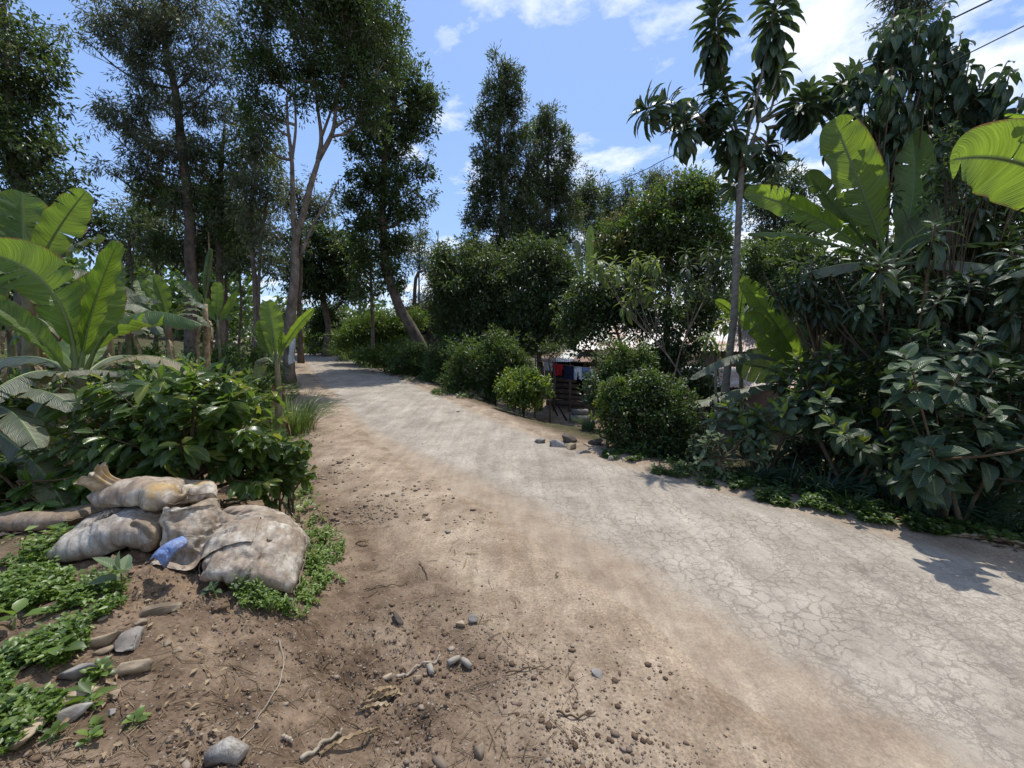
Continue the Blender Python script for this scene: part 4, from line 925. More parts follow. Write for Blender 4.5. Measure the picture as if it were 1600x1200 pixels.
# far banks and fields
bush('bright grassy shrub on the right bank beyond the slender tree', 19, (560, 560), [(560, 515, 30, 16), (590, 510, 35, 18), (545, 535, 25, 14), (620, 510, 30, 18), (570, 545, 35, 15), (605, 540, 35, 20), (640, 500, 25, 12)], mat=[G_LIGHT, G_MID, G_MID], mats_n=3, L=0.2, W=0.035, clump=0.3, group=None, name='bank_shrub', upright=0.5)
bush('dusty shrub above the eroded right bank before the leaning trunk', 16.2, (620, 580), [(615, 560, 26, 16), (590, 560, 20, 12), (640, 585, 18, 10), (570, 555, 20, 8)], mat=[G_MID, G_DARK, G_LIGHT], mats_n=3, L=0.14, W=0.05, clump=0.2, group=None, name='bank_shrub')
bush('low bright green verge plant mound left of the far bend', 26, (480, 545), [(480, 528, 30, 8), (505, 532, 25, 8), (460, 530, 20, 8)], mat=[G_LIGHT, G_LIME], mats_n=2, L=0.25, W=0.05, clump=0.3, group=None, name='verge_shrub', upright=0.5)
bush('pale leaved shrub mass beyond the far bend', 30, (480, 520), [(478, 505, 25, 14), (500, 498, 20, 14), (455, 505, 20, 16), (430, 510, 25, 20)], mat=[G_BROAD, G_MID, G_LIGHT], mats_n=3, L=0.4, W=0.14, clump=0.4, group=None, name='far_shrub', cover=2.4)
for px, py, rx, ry, d, lab in ((250, 600, 45, 26, 6.6, 'green shrub under the folded upright banana leaf'), (395, 610, 24, 22, 7.2, 'fresh green shrub left of the lone banana plant'), (200, 560, 50, 18, 9.5, 'far low shrub between the left garden trunks'), (330, 560, 40, 18, 11, 'far low shrub at the foot of the dead banana'), (110, 575, 50, 24, 7.5, 'shaded shrub behind the sunlit banana stem'), (420, 580, 16, 18, 9.2, 'small bush touching the forked tree from the left'), (350, 565, 20, 30, 9.5, 'dark small shrub below the light green banana shoot'), (376, 590, 16, 16, 8.5, 'low leafy shrub between dead banana and lone banana'), (290, 585, 40, 14, 8, 'low green shrub behind the coffee bush top'), (40, 640, 60, 45, 4.6, 'mixed low shrub under the left banana leaves'), (150, 620, 50, 30, 5.4, 'low shrub behind the banana stem base'), (395, 560, 14, 30, 9, 'thin shrub beside the lone banana plant')):
    bush(lab, d, (px, py + ry), [(px, py, rx, ry), (px + rx * .5, py + ry * .3, rx * .6, ry * .6)], mat=[G_DARK, G_MID, G_LIGHT], mats_n=3, L=0.1, W=0.05, clump=0.16, group='low shrubs of the left garden', name='low_shrub', cover=2.2, gap=0.34)
# far woods closing the view
def treeline():
    r = np.random.default_rng(5); V = []; F = []; off = 0
    for i in range(150):
        a = r.uniform(rad(-70), rad(70)); d = r.uniform(38, 90)
        if rad(-34) < a < rad(-20) and d < 60: continue
        x, y = d * math.sin(a), d * math.cos(a); h = r.uniform(3, 7) + d * 0.02; w = r.uniform(1.6, 3.5); n = 700
        q = rdir(n, r) * (r.random(n) ** 0.4)[:, None] * np.array([w, w, h * 0.5])
        q *= (0.8 + 0.5 * noise3(q[:, 0] + 9, q[:, 1] + 9, q[:, 2] + 9 + i, 4))[:, None]
        P = q + np.array([x, y, float(macro_z(np.array([x]), np.array([y]))[0]) + h * 0.45])
        v, f = leaf_quads(P, r.normal(size=(n, 3)), r.normal(size=(n, 3)), 0.75, 0.4); V.append(v); F.append(f + off); off += len(v)
    mb = MB(); mb.add(np.concatenate(V), np.concatenate(F)); solo('far_woods', mb, G_MID, (0, 0, 0), kind='stuff')
treeline()
print('trees', round(time.time() - T0, 1), 'tris', NTRI[0])
# ------------------------------------------------------------------ leaf prototypes
PR_COFFEE = [leaf_proto('coffee_leaf', G_COFFEE, W=0.40, a=.75, b=.8, droop=dr, fold=.12, wave=.05, nw=5, notch=.07, twist=tw) for dr, tw in ((.22, .3), (.38, -.4), (.12, 0.1))]
PR_COFFEE_Y = [leaf_proto('young_coffee_leaf', G_COFFEE_Y, W=0.36, droop=.35, fold=.25, wave=.04, nw=5, notch=.05), leaf_proto('young_coffee_leaf', G_COFFEE_Y, W=0.34, droop=.15, fold=.3, wave=.04, nw=5, notch=.05)]
PR_BROAD = [leaf_proto('broad_leaf', G_BROAD, W=0.52, a=.6, b=.95, droop=dr, fold=.14, wave=.02, petiole=.14, twist=tw) for dr, tw in ((.25, .3), (.4, -.3), (.12, .2))]
PR_BROAD_D = [leaf_proto('dark_broad_leaf', G_BROAD_D, W=0.55, a=.6, b=.95, droop=dr, fold=.14, wave=.02, petiole=.14, twist=tw) for dr, tw in ((.25, .3), (.4, -.3), (.12, .2))]
PR_SILVER = [leaf_proto('grey_leaf', G_SILVER, W=0.46, a=.65, b=.95, droop=dr, fold=.2, wave=.03, petiole=.08, twist=tw) for dr, tw in ((.22, .3), (.36, -.3), (.1, .2))]
PR_YOUNG = [leaf_proto('young_leaf', G_LIME, W=0.4, droop=.1, fold=.3)]
PR_LONG = [leaf_proto('long_leaf', G_LONG, W=0.25, a=.9, b=.55, droop=dr, fold=.2, petiole=.05, nw=3, wave=.02) for dr in (.35, .55, .2)]
PR_LONG_L = [leaf_proto('long_leaf_light', G_LONG_L, W=0.24, a=.9, b=.6, droop=dr, fold=.2, petiole=.05) for dr in (.3, .5)]
PR_MANGO = [leaf_proto('mango_leaf', G_MANGO, W=0.27, a=.6, b=.7, droop=dr, fold=.16, petiole=.1) for dr in (.3, .55, .15)]
PR_HANG = [leaf_proto('hanging_leaf', G_BROAD_D, W=0.40, a=.6, b=.8, droop=dr, fold=.2, petiole=.1) for dr in (.35, .6)]
PR_SMALL = [leaf_proto('small_leaf', G_BROAD, W=0.5, droop=.25, fold=.15, nu=5, nv=2)]
PR_WEED = [leaf_proto('weed_leaf', WEED, W=0.55, droop=.25, fold=.15, nu=5, nv=2, petiole=.15)]
PR_FERN = [leaf_proto('leaflet', G_MANGO, W=0.3, droop=.2, fold=.1, nu=5, nv=2)]

# coffee like bush: arching branches with drooping paired leaves
def coffee(name, label, cat, group, d, base, blobs, nb, L, seed, limit=290, protos=PR_COFFEE, young=None, fill=True, per=8, cover=1.0, depthk=1.0, bark=STEM_BROWN, lenk=0.45):
    r = np.random.default_rng(seed); B = at(base[0], base[1], d); B[2] = gz(B[0], B[1])
    o = root(name, B, label, cat, group); mb = MB(); plc = []
    area = [b[2] * b[3] for b in blobs]; pick = r.choice(len(blobs), nb, p=np.array(area) / sum(area))
    for k in range(nb):
        c, R3, D = blob_world(blobs[pick[k]], d, depthk); q = rdir(1, r)[0]; q[2] = abs(q[2]) * 0.9 + 0.1 if r.random() < .65 else q[2]; q[1] -= 0.15
        T = c + q * R3 * (r.random() ** 0.35); T[2] = max(T[2], gz(T[0], T[1]) + 0.1)
        st = B + np.array([r.normal(0, .06), r.normal(0, .06), r.uniform(0.0, 0.3)])
        up = max(0.1, T[2] - B[2]); m = B * 0.45 + T * 0.55 + np.array([0, 0, up * 0.22])
        C = bez(st, m, T, 14); mb.add(*tube(C[::2], np.linspace(0.010, 0.003, 7), 4, cap=False))
        tg = norm(np.gradient(C, axis=0)); n = per
        for i in range(n):
            t = 1 - lenk * i / n; x = t * 13; a = int(min(12, x)); P = C[a] * (1 - (x - a)) + C[a + 1] * (x - a)
            side = norm(np.cross(tg[a], [0, 0, 1])); ph = 0.35 * (i % 2)
            for sg in (-1, 1):
                A = sg * side * (0.9 - 0.3 * (i == 0)) + tg[a] * (0.5 + 0.8 * (i == 0)) + np.array([0, -.1, -0.42 + ph * sg + .35 * (i == 0)]) + r.normal(0, .2, 3)
                N = np.array([0, -0.45, 1.0]) + r.normal(0, .3, 3)
                s = L * r.uniform(.7, 1.2) * (0.62 if i == 0 else 1)
                pr = protos[r.integers(len(protos))]
                if young and i < 2 and r.random() < .30: pr = young[r.integers(len(young))]
                plc.append((P, A, N, s, pr))
    part('stem', mb, bark, o, smooth=True)
    leaf_objects(o, plc, limit); return o
coffee('coffee_bush', 'big glossy coffee bush with corrugated leaves behind the pile of sacks', 'bush', None, 3.35, (300, 800),
       [(200, 640, 90, 60), (300, 610, 85, 45), (370, 650, 70, 60), (250, 700, 120, 50), (400, 700, 60, 50), (160, 690, 70, 60), (330, 730, 110, 40), (200, 745, 90, 30), (420, 745, 60, 30), (330, 690, 90, 50)], 100, 0.185, 71, young=PR_COFFEE_Y)
coffee('coffee_bush', 'upper part coffee bush with yellow young leaves rising behind the big one', 'bush', None, 4.3, (330, 700),
       [(230, 590, 60, 30), (350, 600, 60, 26), (420, 640, 45, 35), (130, 620, 50, 35), (290, 570, 40, 18)], 30, 0.17, 72, limit=200, young=PR_COFFEE_Y)
coffee('leafy_bush', 'dark low bush at the left edge above the sacks', 'bush', None, 3.0, (60, 860),
       [(30, 760, 60, 50), (110, 760, 60, 40), (60, 810, 70, 35), (150, 760, 30, 30)], 26, 0.19, 73, limit=180)
coffee('leafy_bush', 'yellow edged low bush between coffee bush and dirt shoulder', 'bush', None, 3.6, (440, 770),
       [(440, 700, 40, 35), (470, 720, 25, 30), (430, 745, 40, 28)], 30, 0.125, 74, limit=160, young=PR_COFFEE_Y)
# young seedlings with few broad leaves
def seedling(label, px, py, n, L, seed, protos=PR_BROAD, h=0.18, e0=60, e1=5, group='broad leaved seedlings near the sacks', name='seedling', young=None, stems=1, spread=0.06, cat='seedling', limit=200, d=None):
    r = np.random.default_rng(seed); P = pg(px, py) if d is None else at(px, py, d)
    if d is not None: P[2] = gz(P[0], P[1])
    o = root(name, P, label, cat, group); mb = MB(); plc = []
    for s in range(stems):
        q = P + np.array([r.normal(0, spread), r.normal(0, spread), 0]) * (stems > 1); q[2] = gz(q[0], q[1]) - 0.01
        hh = h * r.uniform(.6, 1.15); t = q + np.array([r.normal(0, .12 * hh), r.normal(0, .12 * hh), hh])
        mb.add(*tube(spline([q, (q + t) / 2 + r.normal(0, .02 * hh, 3), t], 5), [.006, .005, .005, .004, .003], 5))
        rosette(plc, t, t - q, n, L, e0, e1, hh * .45, protos, r, young=young, sag=.1)
    part('stem', mb, STEM_GREEN, o, smooth=True); leaf_objects(o, plc, limit); return o
seedling('pale two leaved seedling standing between the sacks and the left weeds', 197, 925, 5, 0.13, 3, PR_SILVER, h=.12, e0=65, e1=25)
seedling('broad leaved seedling just above the right end of the pile', 395, 800, 9, 0.11, 4, PR_SILVER, h=.22, e0=65, e1=-5, stems=2)
seedling('small seedling right of the topmost sack beneath the coffee bush', 440, 800, 8, 0.10, 5, PR_SILVER, h=.18, e0=60, e1=-10, stems=2)
seedling('bright round leaved seedling in front of the far left sack', 35, 885, 6, 0.07, 6, PR_WEED, h=.08)
seedling('low seedling with grey leaves in front of the nearest sack', 378, 935, 9, 0.062, 7, PR_BROAD, h=.09, stems=4, spread=.07)
seedling('tiny clover like seedling on the bare dirt near the lower left stones', 150, 1140, 8, 0.045, 8, PR_WEED, h=.03, stems=4, spread=.04)
seedling('small seedling growing between the two long flat stones', 165, 1065, 8, 0.045, 9, PR_WEED, h=.05, stems=4, spread=.05)
seedling('wide leaved seedling hanging over the uppermost left stone', 95, 1040, 5, 0.10, 10, PR_WEED, h=.08, e0=30, e1=0)
seedling('big smooth leaf seedling at the left edge among the weeds', 20, 985, 4, 0.12, 12, PR_WEED, h=.1, e0=50, e1=10)

# broad leaved shrubs of the right roadside
def rshrub(name, label, cat, group, d, base, tips, n, L, seed, protos, e0=55, e1=-25, skirt=0.16, limit=290, young=None, fork=True, r0=0.02, bark=STEM_BROWN, extra_tips=0, tipspread=0.3, basez=True, sag=0.15, Lvar=.2, upb=0.6):
    """stems from the base to each tip; every tip carries a rosette of leaves"""
    r = np.random.default_rng(seed); B = at(base[0], base[1], d)
    if basez: B[2] = gz(B[0], B[1]) - 0.02
    o = root(name, B, label, cat, group); mb = MB(); plc = []
    T = [at(t[0], t[1], d + (t[2] if len(t) > 2 else 0)) for t in tips]
    for _ in range(extra_tips):
        k = T[r.integers(len(tips))]; T.append(k + r.normal(0, tipspread, 3) * np.array([1, 1.1, .8]))
    T = [np.array([t[0], t[1], max(t[2], gz(t[0], t[1]) + 0.08)]) for t in T]; TA = np.array(T); km = max(1, min(4, len(tips) // 4))
    cen = TA[r.choice(len(TA), km, replace=False)]; mains = []
    for _ in range(3):
        lab_ = np.argmin(((TA[:, None] - cen[None]) ** 2).sum(-1), 1); cen = np.array([TA[lab_ == q].mean(0) if (lab_ == q).any() else cen[q] for q in range(km)])
    for q in range(km):
        top = cen[q] - [0, 0, .25 * (cen[q][2] - B[2])]; M_ = spline([B + np.array([r.normal(0, .05), r.normal(0, .05), 0]), B * .45 + top * .55 + np.array([r.normal(0, .05), r.normal(0, .05), .1 * (top[2] - B[2])]), top], 10); mains.append(M_); mb.add(*tube(M_, np.linspace(r0 * 1.3, r0 * .8, 10), 6))
    for ti, t in enumerate(T):
        M_ = mains[lab_[ti]]; s_ = M_[r.integers(5, 10)]; m = (s_ + t) / 2 - np.array([0, 0, .06 * np.linalg.norm(t - s_)])
        C = spline([s_, m, t], 7); mb.add(*tube(C, np.linspace(r0 * .6, r0 * .3, 7), 5))
        ax = norm(norm(C[-1] - C[-3]) + np.array([0, -0.05, upb]))
        rosette(plc, t, ax, n, L * r.uniform(.85, 1.15), e0, e1, skirt, protos, r, young=young, sag=sag, Lvar=Lvar)
    part('stem', mb, bark, o, smooth=True); leaf_objects(o, plc, limit); return o
RB = 'broad leaved shrubs on the right verge'
rshrub('broad_leaved_shrub', 'shaded low shrub closing the gap beneath the stump and lower banana', 'shrub', RB, 5.6, (1250, 745),
       [(1235, 680), (1265, 690), (1290, 700), (1220, 710), (1250, 720), (1300, 670)], 13, 0.15, 181, PR_BROAD, skirt=.14, extra_tips=16, tipspread=.2, limit=150)
rshrub('broad_leaved_shrub', 'shaded low shrub filling the foot of the dark right shrubs', 'shrub', RB, 4.3, (1450, 800),
       [(1420, 730), (1460, 740), (1500, 745), (1380, 740), (1540, 750), (1580, 740)], 12, 0.14, 182, PR_BROAD_D, skirt=.14, extra_tips=16, tipspread=.2, limit=150)
rshrub('broad_leaved_shrub', 'small pale shrub on the verge between clipped bush and low round leaved shrub', 'shrub', RB, 5.8, (1095, 735),
       [(1085, 700), (1100, 690), (1075, 715), (1110, 705)], 11, 0.10, 183, PR_BROAD, skirt=.1, extra_tips=10, tipspread=.14, limit=110)
rshrub('broad_leaved_shrub', 'sunlit grey green broad leaved shrub in front of the lower banana', 'shrub', RB, 5.3, (1190, 735),
       [(1150, 645), (1185, 640), (1225, 625), (1165, 665, -.2), (1240, 655), (1205, 670, -.3), (1145, 690), (1270, 640, .2), (1190, 700, -.3), (1230, 600, .3)], 14, 0.185, 81, PR_SILVER, young=PR_YOUNG, skirt=.14, extra_tips=14, tipspread=.22)
rshrub('broad_leaved_shrub', 'low round leaved shrub at the road edge before the sunlit one', 'shrub', RB, 5.0, (1135, 752),
       [(1100, 690), (1125, 680), (1150, 700), (1110, 715), (1140, 725)], 10, 0.115, 82, PR_SILVER, skirt=.12, extra_tips=9, tipspread=.14)
rshrub('broad_leaved_shrub', 'tall broad leaved shrub with bare stems in the middle of the right verge', 'shrub', RB, 4.5, (1335, 770),
       [(1330, 655), (1290, 620), (1370, 650), (1300, 660, -.2), (1355, 690, -.2), (1320, 600, .3), (1400, 620, .2), (1260, 590, .4), (1310, 560, .5), (1375, 590, .3), (1270, 640, .2)], 15, 0.18, 83, PR_BROAD, young=PR_YOUNG, skirt=.22, extra_tips=34, tipspread=.27)
rshrub('broad_leaved_shrub', 'dark big leaved shrub filling the shade at the right edge', 'shrub', RB, 3.9, (1490, 800),
       [(1430, 600), (1500, 590), (1560, 570), (1470, 640), (1540, 630), (1590, 610), (1440, 670, -.2), (1500, 690, -.2), (1560, 680, -.1), (1480, 560, .2), (1420, 560, .3), (1600, 690), (1400, 700), (1460, 740, -.1), (1530, 740), (1590, 730)], 15, 0.21, 84, PR_BROAD_D, skirt=.26, extra_tips=40, tipspread=.28)
rshrub('broad_leaved_shrub', 'small leaved low plant between the two dark right shrubs', 'shrub', RB, 4.2, (1400, 775),
       [(1395, 700), (1420, 710), (1380, 720), (1405, 730)], 12, 0.07, 85, PR_SMALL, skirt=.14, extra_tips=10, tipspread=.1, limit=150)
rshrub('mango_shrub', 'dark mango like shrub with long hanging leaves under the pale horizontal banana leaf', 'shrub', None, 4.6, (1500, 760),
       [(1400, 430), (1450, 440), (1500, 440), (1550, 450), (1430, 480), (1480, 500), (1530, 500), (1390, 500), (1570, 490), (1350, 470, .2), (1450, 540), (1510, 550), (1590, 440), (1600, 530)], 20, 0.26, 86, PR_MANGO, e0=50, e1=-55, skirt=.2, extra_tips=46, tipspread=.34, r0=.025, upb=.4)
rshrub('mango_shrub', 'dark shrub with drooping leaves right of the big banana leaf', 'shrub', None, 6.2, (1500, 700),
       [(1470, 330), (1510, 340), (1550, 350), (1500, 290), (1540, 300), (1460, 370), (1580, 380), (1450, 300)], 18, 0.27, 87, PR_MANGO, e0=40, e1=-60, skirt=.2, extra_tips=40, tipspread=.36, r0=.03, upb=.4, limit=200)
rshrub('compound_leaved_tree', 'small tree with fine drooping leaflets under the big banana leaf', 'tree', None, 5.6, (1300, 740),
       [(1270, 400), (1310, 395), (1340, 420), (1290, 440), (1250, 420), (1330, 460), (1370, 430), (1300, 480), (1260, 460), (1350, 490), (1220, 430, .2)], 26, 0.15, 88, PR_FERN, e0=30, e1=-60, skirt=.35, extra_tips=34, tipspread=.3, limit=290, upb=.2)

# whorl leaved tree with ringed trunk
def whorl_tree():
    d = 7.0; r = np.random.default_rng(9); B = at(1135, 700, d); B[2] = gz(B[0], B[1]) - .05
    o = root('whorl_leaved_tree', B, 'tall thin ringed trunk topped by drooping whorls of long leaves', 'tree', None)
    mb = MB(); tr = np.array([B] + [at(x, y, d) for x, y in ((1132, 640), (1136, 580), (1146, 500), (1151, 400), (1155, 320), (1159, 262))]); sp = spline(tr, 40)
    rr = np.interp(np.linspace(0, 1, 40), [0, .12, .3, 1], [.11, .085, .060, .045]) * (1 + .05 * np.sin(np.arange(40) * 2.4)); mb.add(*tube(sp, rr, 12))
    F0 = (1159, 262); plc = []
    cl = [([F0, (1150, 235), (1128, 200), (1100, 183)], (1085, 175), 26, .30, (-.5, 0, .6)), ([F0, (1140, 225), (1120, 205)], (1040, 160), 26, .30, (-.7, 0, .55)), ([(1100, 190), (1060, 175), (1030, 165)], (1010, 170), 20, .30, (-.9, -.1, .35)),
          ([F0, (1150, 200), (1135, 150)], (1122, 130), 44, .28, (-.05, 0, 1)), ([(1135, 150), (1125, 90)], (1120, 0), 60, .30, (0, 0, 1)), ([F0, (1170, 200), (1190, 120)], (1218, -40), 60, .32, (.05, 0, 1)),
          ([F0, (1175, 220), (1185, 190)], (1180, 135), 26, .28, (.1, -.2, 1)), ([(1185, 190), (1205, 170)], (1217, 105), 22, .27, (.2, 0, 1)), ([(1190, 190), (1230, 170)], (1260, 150), 34, .30, (.4, 0, .9)),
          ([(1200, 200), (1240, 190)], (1285, 160), 30, .30, (.6, -.1, .7)), ([F0, (1155, 230)], (1140, 190), 30, .29, (-.3, -.4, .8)), ([F0, (1180, 240)], (1200, 225), 22, .27, (.5, -.3, .6)), ([F0, (1160, 250)], (1150, 235), 22, .28, (-.2, -.6, .5)),
          ([(1230, 180), (1290, 150)], (1330, 125), 26, .28, (.7, 0, .6)), ([(1100, 190), (1080, 180)], (1065, 190), 26, .28, (-.4, -.5, .6)), ([F0, (1165, 265)], (1150, 285), 16, .26, (-.3, -.6, .3)), ([F0, (1185, 215)], (1215, 250), 22, .27, (.5, -.5, .2))]
    skirts = [.25, .25, .1, .55, 1.05, 1.3, .3, .15, .35, .3, .3, .2, .15, .2, .3, .1, .15]
    for (pth, tip, n, L, ax), sk in zip(cl, skirts):
        dz = r.uniform(-.35, .35); pp = [at(x, y, d + dz * i / len(pth)) for i, (x, y) in enumerate(pth)] + [at(tip[0], tip[1], d + dz)]
        mb.add(*tube(spline(pp, 10), np.linspace(.032, .014, 10), 6))
        rosette(plc, pp[-1], ax, int(n * 1.9), L * 1.45, 72, -66 if sk > .2 else -40, sk, PR_LONG, r, sag=.5 if sk > .2 else .25)
    part('trunk', mb, BARK_RING, o, smooth=True); leaf_objects(o, plc, 295)
whorl_tree()
rshrub('frangipani_like_tree', 'slanting bare stems with light green leaf rosettes left of the ringed trunk', 'tree', None, 7.6, (1125, 680),
       [(960, 405), (1012, 400), (1022, 445), (985, 420), (1000, 440, .2), (940, 415), (975, 470, .1)], 16, 0.26, 91, PR_LONG_L, e0=55, e1=-65, skirt=.18, r0=.014, bark=BARK_MID, limit=200, extra_tips=5, tipspread=.22)
rshrub('frangipani_like_tree', 'small light leaf rosette on a short stem in front of the tin roof', 'tree', None, 6.8, (1130, 690), [(1107, 522), (1122, 540), (1135, 500, .3)], 20, 0.20, 92, PR_LONG_L, e0=50, e1=-40, skirt=.08, r0=.018, bark=BARK_PALE)
rshrub('frangipani_like_tree', 'thin stems with darker leaf rosettes beside the ringed trunk', 'tree', None, 8.0, (1030, 670), [(1075, 410), (1110, 400), (1070, 440), (1130, 390)], 15, 0.24, 93, PR_LONG, e0=50, e1=-60, skirt=.14, r0=.012, bark=BARK_MID, extra_tips=3, tipspread=.2)
rshrub('spiky_plant', 'dark thin leaved potted plant at the foot of the ringed trunk', 'plant', None, 7.4, (1150, 690), [(1120, 640), (1150, 630), (1170, 645), (1110, 660), (1160, 620)], 26, 0.17, 94, PR_LONG, e0=60, e1=-30, skirt=.15, r0=.01, limit=130)
# top right tree with hanging leaves
rshrub('hanging_leaved_tree', 'tree with arching branches of hanging dark leaves at the upper right', 'tree', None, 6.0, (1420, 720),
       [(1400, 25), (1440, 15), (1475, 30), (1375, 45), (1390, 60), (1430, 50), (1370, 90), (1475, 55), (1500, 70), (1410, 110), (1460, 100), (1340, 120), (1520, 100), (1380, 150), (1430, 150), (1480, 140), (1540, 130), (1350, 170), (1400, 190), (1450, 190), (1500, 180), (1545, 165), (1325, 180), (1300, 210), (1470, 220), (1510, 230), (1440, 240), (1340, 210), (1440, 80)],
       17, 0.27, 95, PR_HANG, e0=10, e1=-70, skirt=.4, r0=.025, upb=-.1, sag=.7, limit=295, extra_tips=44, tipspread=.24)
# dark leaved plant climbing behind right banana
rshrub('climber', 'small leaved climber between banana leaves at the right edge', 'climber', None, 5.0, (1500, 720), [(1480, 240), (1500, 260), (1460, 280), (1520, 290), (1490, 310), (1450, 250), (1470, 200)], 16, 0.10, 96, PR_SMALL, e0=30, e1=-50, skirt=.25, r0=.012, extra_tips=12, tipspread=.2, limit=120)

# ------------------------------------------------------------------ banana plants
GL = 'banana plants of the left garden'; GRB = 'banana plants on the right'
banana('nearest left banana plant with sunlit yellow green leaves', GL, 3.7, (118, 720), (122, 575), .075, [
    ((120, 585), (112, 420, -.1), (-25, 395, -.35), 100, B_LIT, dict(tears=4, fold=18, hint='cam')),
    ((125, 580), (138, 480), (184, 378, .1), 62, B_LIT, dict(tears=1, fold=48, hint='cam')),
    ((124, 580), (140, 500, .15), (168, 430, .3), 90, B_LIT, dict(tears=0, fold=20, hint='cam')),
    ((128, 590), (180, 440, -.1), (315, 508, -.2), 62, B_MID, dict(tears=5, fold=-28, hint='up', sagedge=.3)),
    ((112, 590), (60, 505, -.25), (-70, 450, -.45), 52, B_LIT, dict(tears=2, fold=22)),
    ((118, 590), (50, 520, .3), (-90, 600, .4), 75, B_DARK, dict(tears=6, fold=-25, hint='up')),
    ((125, 595), (220, 515, .3), (340, 600, .2), 42, B_PALE, dict(tears=7, fold=-30, hint='up')),
    ((118, 600), (60, 540, -.5), (-60, 650, -.9), 60, B_DARK, dict(tears=6, fold=-22, hint='up')),
    ((122, 600), (170, 530, .45), (250, 570, .75), 60, B_DARK, dict(tears=5, fold=-22, hint='up')),
    ((124, 590), (150, 540, .4), (142, 520, .6), 50, B_LIT, dict(tears=2, fold=10, hint='cam')),
    ((120, 600), (60, 600, .1), (30, 720, .1), 70, B_DARK, dict(tears=5, fold=-30)),
    ((124, 590), (100, 540, .4), (80, 545, .6), 50, B_LIT, dict(tears=2, fold=10, hint='cam'))], seed=1)
banana('banana plant off the left edge whose bleached leaf hangs over the coffee bush', GL, 3.3, (-60, 760), (-50, 640), .08, [
    ((-45, 640), (80, 560), (195, 583), 40, B_PALE, dict(tears=8, fold=-30, hint='up')),
    ((-45, 650), (40, 570, -.2), (120, 640, -.3), 55, B_DARK, dict(tears=6, fold=-25, hint='up')),
    ((-45, 650), (10, 600, -.3), (60, 700, -.5), 55, B_DARK, dict(tears=6, fold=-25, hint='up')),
    ((-45, 650), (60, 700, -.2), (105, 800, -.4), 60, B_DARK, dict(tears=3, fold=-20)),
    ((-50, 645), (-20, 500), (-30, 380, .2), 70, B_MID, dict(tears=3, fold=20, hint='cam'))], seed=2)
banana('upright banana plant rising at the left edge behind the sunlit one', GL, 4.9, (30, 640), (45, 430), .09, [
    ((45, 440), (35, 370), (35, 300), 85, B_MID, dict(tears=4, fold=12, hint='cam')),
    ((50, 440), (75, 370), (135, 298, -.1), 66, B_MID, dict(tears=3, fold=20, hint='cam')),
    ((52, 445), (90, 380, .2), (160, 368, .3), 60, B_DARK, dict(tears=4, fold=-15, hint='up')),
    ((50, 445), (110, 390), (215, 460, .1), 60, B_DARK, dict(tears=7, fold=-30, hint='up')),
    ((40, 440), (0, 370), (-40, 300), 70, B_MID, dict(tears=3, fold=15, hint='cam')),
    ((42, 445), (0, 400, -.2), (-80, 440, -.3), 60, B_DARK, dict(tears=6, fold=-30, hint='up')),
    ((50, 450), (120, 430, .3), (250, 470, .4), 55, B_DARK, dict(tears=8, fold=-35, hint='up')),
    ((48, 440), (75, 390, .4), (100, 370, .8), 50, B_LIT, dict(tears=2, fold=10, hint='cam'))], seed=3)
banana('banana plant with torn dark leaves between left garden trunks', GL, 5.9, (165, 620), (165, 490), .09, [
    ((165, 495), (120, 430), (50, 470), 50, B_DARK, dict(tears=7, fold=-30, hint='up')),
    ((165, 495), (190, 450), (255, 500), 50, B_DARK, dict(tears=7, fold=-30, hint='up')),
    ((165, 495), (190, 470, -.3), (225, 520, -.5), 45, B_DARK, dict(tears=6, fold=-30, hint='up')),
    ((162, 495), (140, 460, .2), (100, 440, .3), 50, B_MID, dict(tears=4, fold=-15, hint='up')),
    ((168, 495), (175, 450, .3), (180, 405, .4), 40, B_MID, dict(tears=2, fold=20, hint='cam'))], seed=4)
banana('banana plant with folded upright leaf in the middle of the left garden', GL, 7.0, (262, 590), (262, 500), .08, [
    ((260, 500), (258, 470), (238, 430), 40, B_MID, dict(tears=1, fold=40, hint='cam')),
    ((258, 500), (240, 470), (215, 438), 34, B_LIT, dict(tears=1, fold=20, hint='cam')),
    ((266, 500), (285, 455), (325, 480), 30, B_DARK, dict(tears=4, fold=-25, hint='up')),
    ((258, 500), (220, 450), (150, 480), 40, B_DARK, dict(tears=6, fold=-30, hint='up')),
    ((264, 500), (300, 475, .3), (330, 510, .4), 30, B_DARK, dict(tears=5, fold=-25, hint='up'))], seed=5)
banana('nearly dead banana stalk with one rolled leaf pointing upward', GL, 7.6, (317, 600), (320, 475), .07, [
    ((320, 490), (321, 430), (330, 388), 20, B_MID, dict(tears=0, fold=60, rolled=True, hint='cam')),
    ((318, 485), (300, 455), (280, 440), 26, B_MID, dict(tears=2, fold=10, hint='cam')),
    ((318, 490), (295, 470), (268, 498), 22, B_DARK, dict(tears=4, fold=-20, hint='up')),
    ((320, 480), (328, 420), (326, 362), 5, DRY, dict(tears=0, fold=60, hint='cam'))], stemmat=DRY, seed=6)
banana('small banana shoot with pale lit leaves behind the dead stalk', GL, 8.8, (340, 590), (340, 500), .04, [
    ((340, 505), (339, 470), (340, 440), 22, B_LIT, dict(tears=0, fold=15, hint='cam')), ((340, 505), (325, 490), (322, 465), 16, B_LIT, dict(tears=0, fold=15, hint='cam')),
    ((341, 505), (352, 490), (370, 455), 14, B_LIT, dict(tears=1, fold=15, hint='cam')), ((340, 505), (350, 490, .2), (362, 500, .2), 14, B_MID, dict(tears=1, fold=-15))], seed=7)
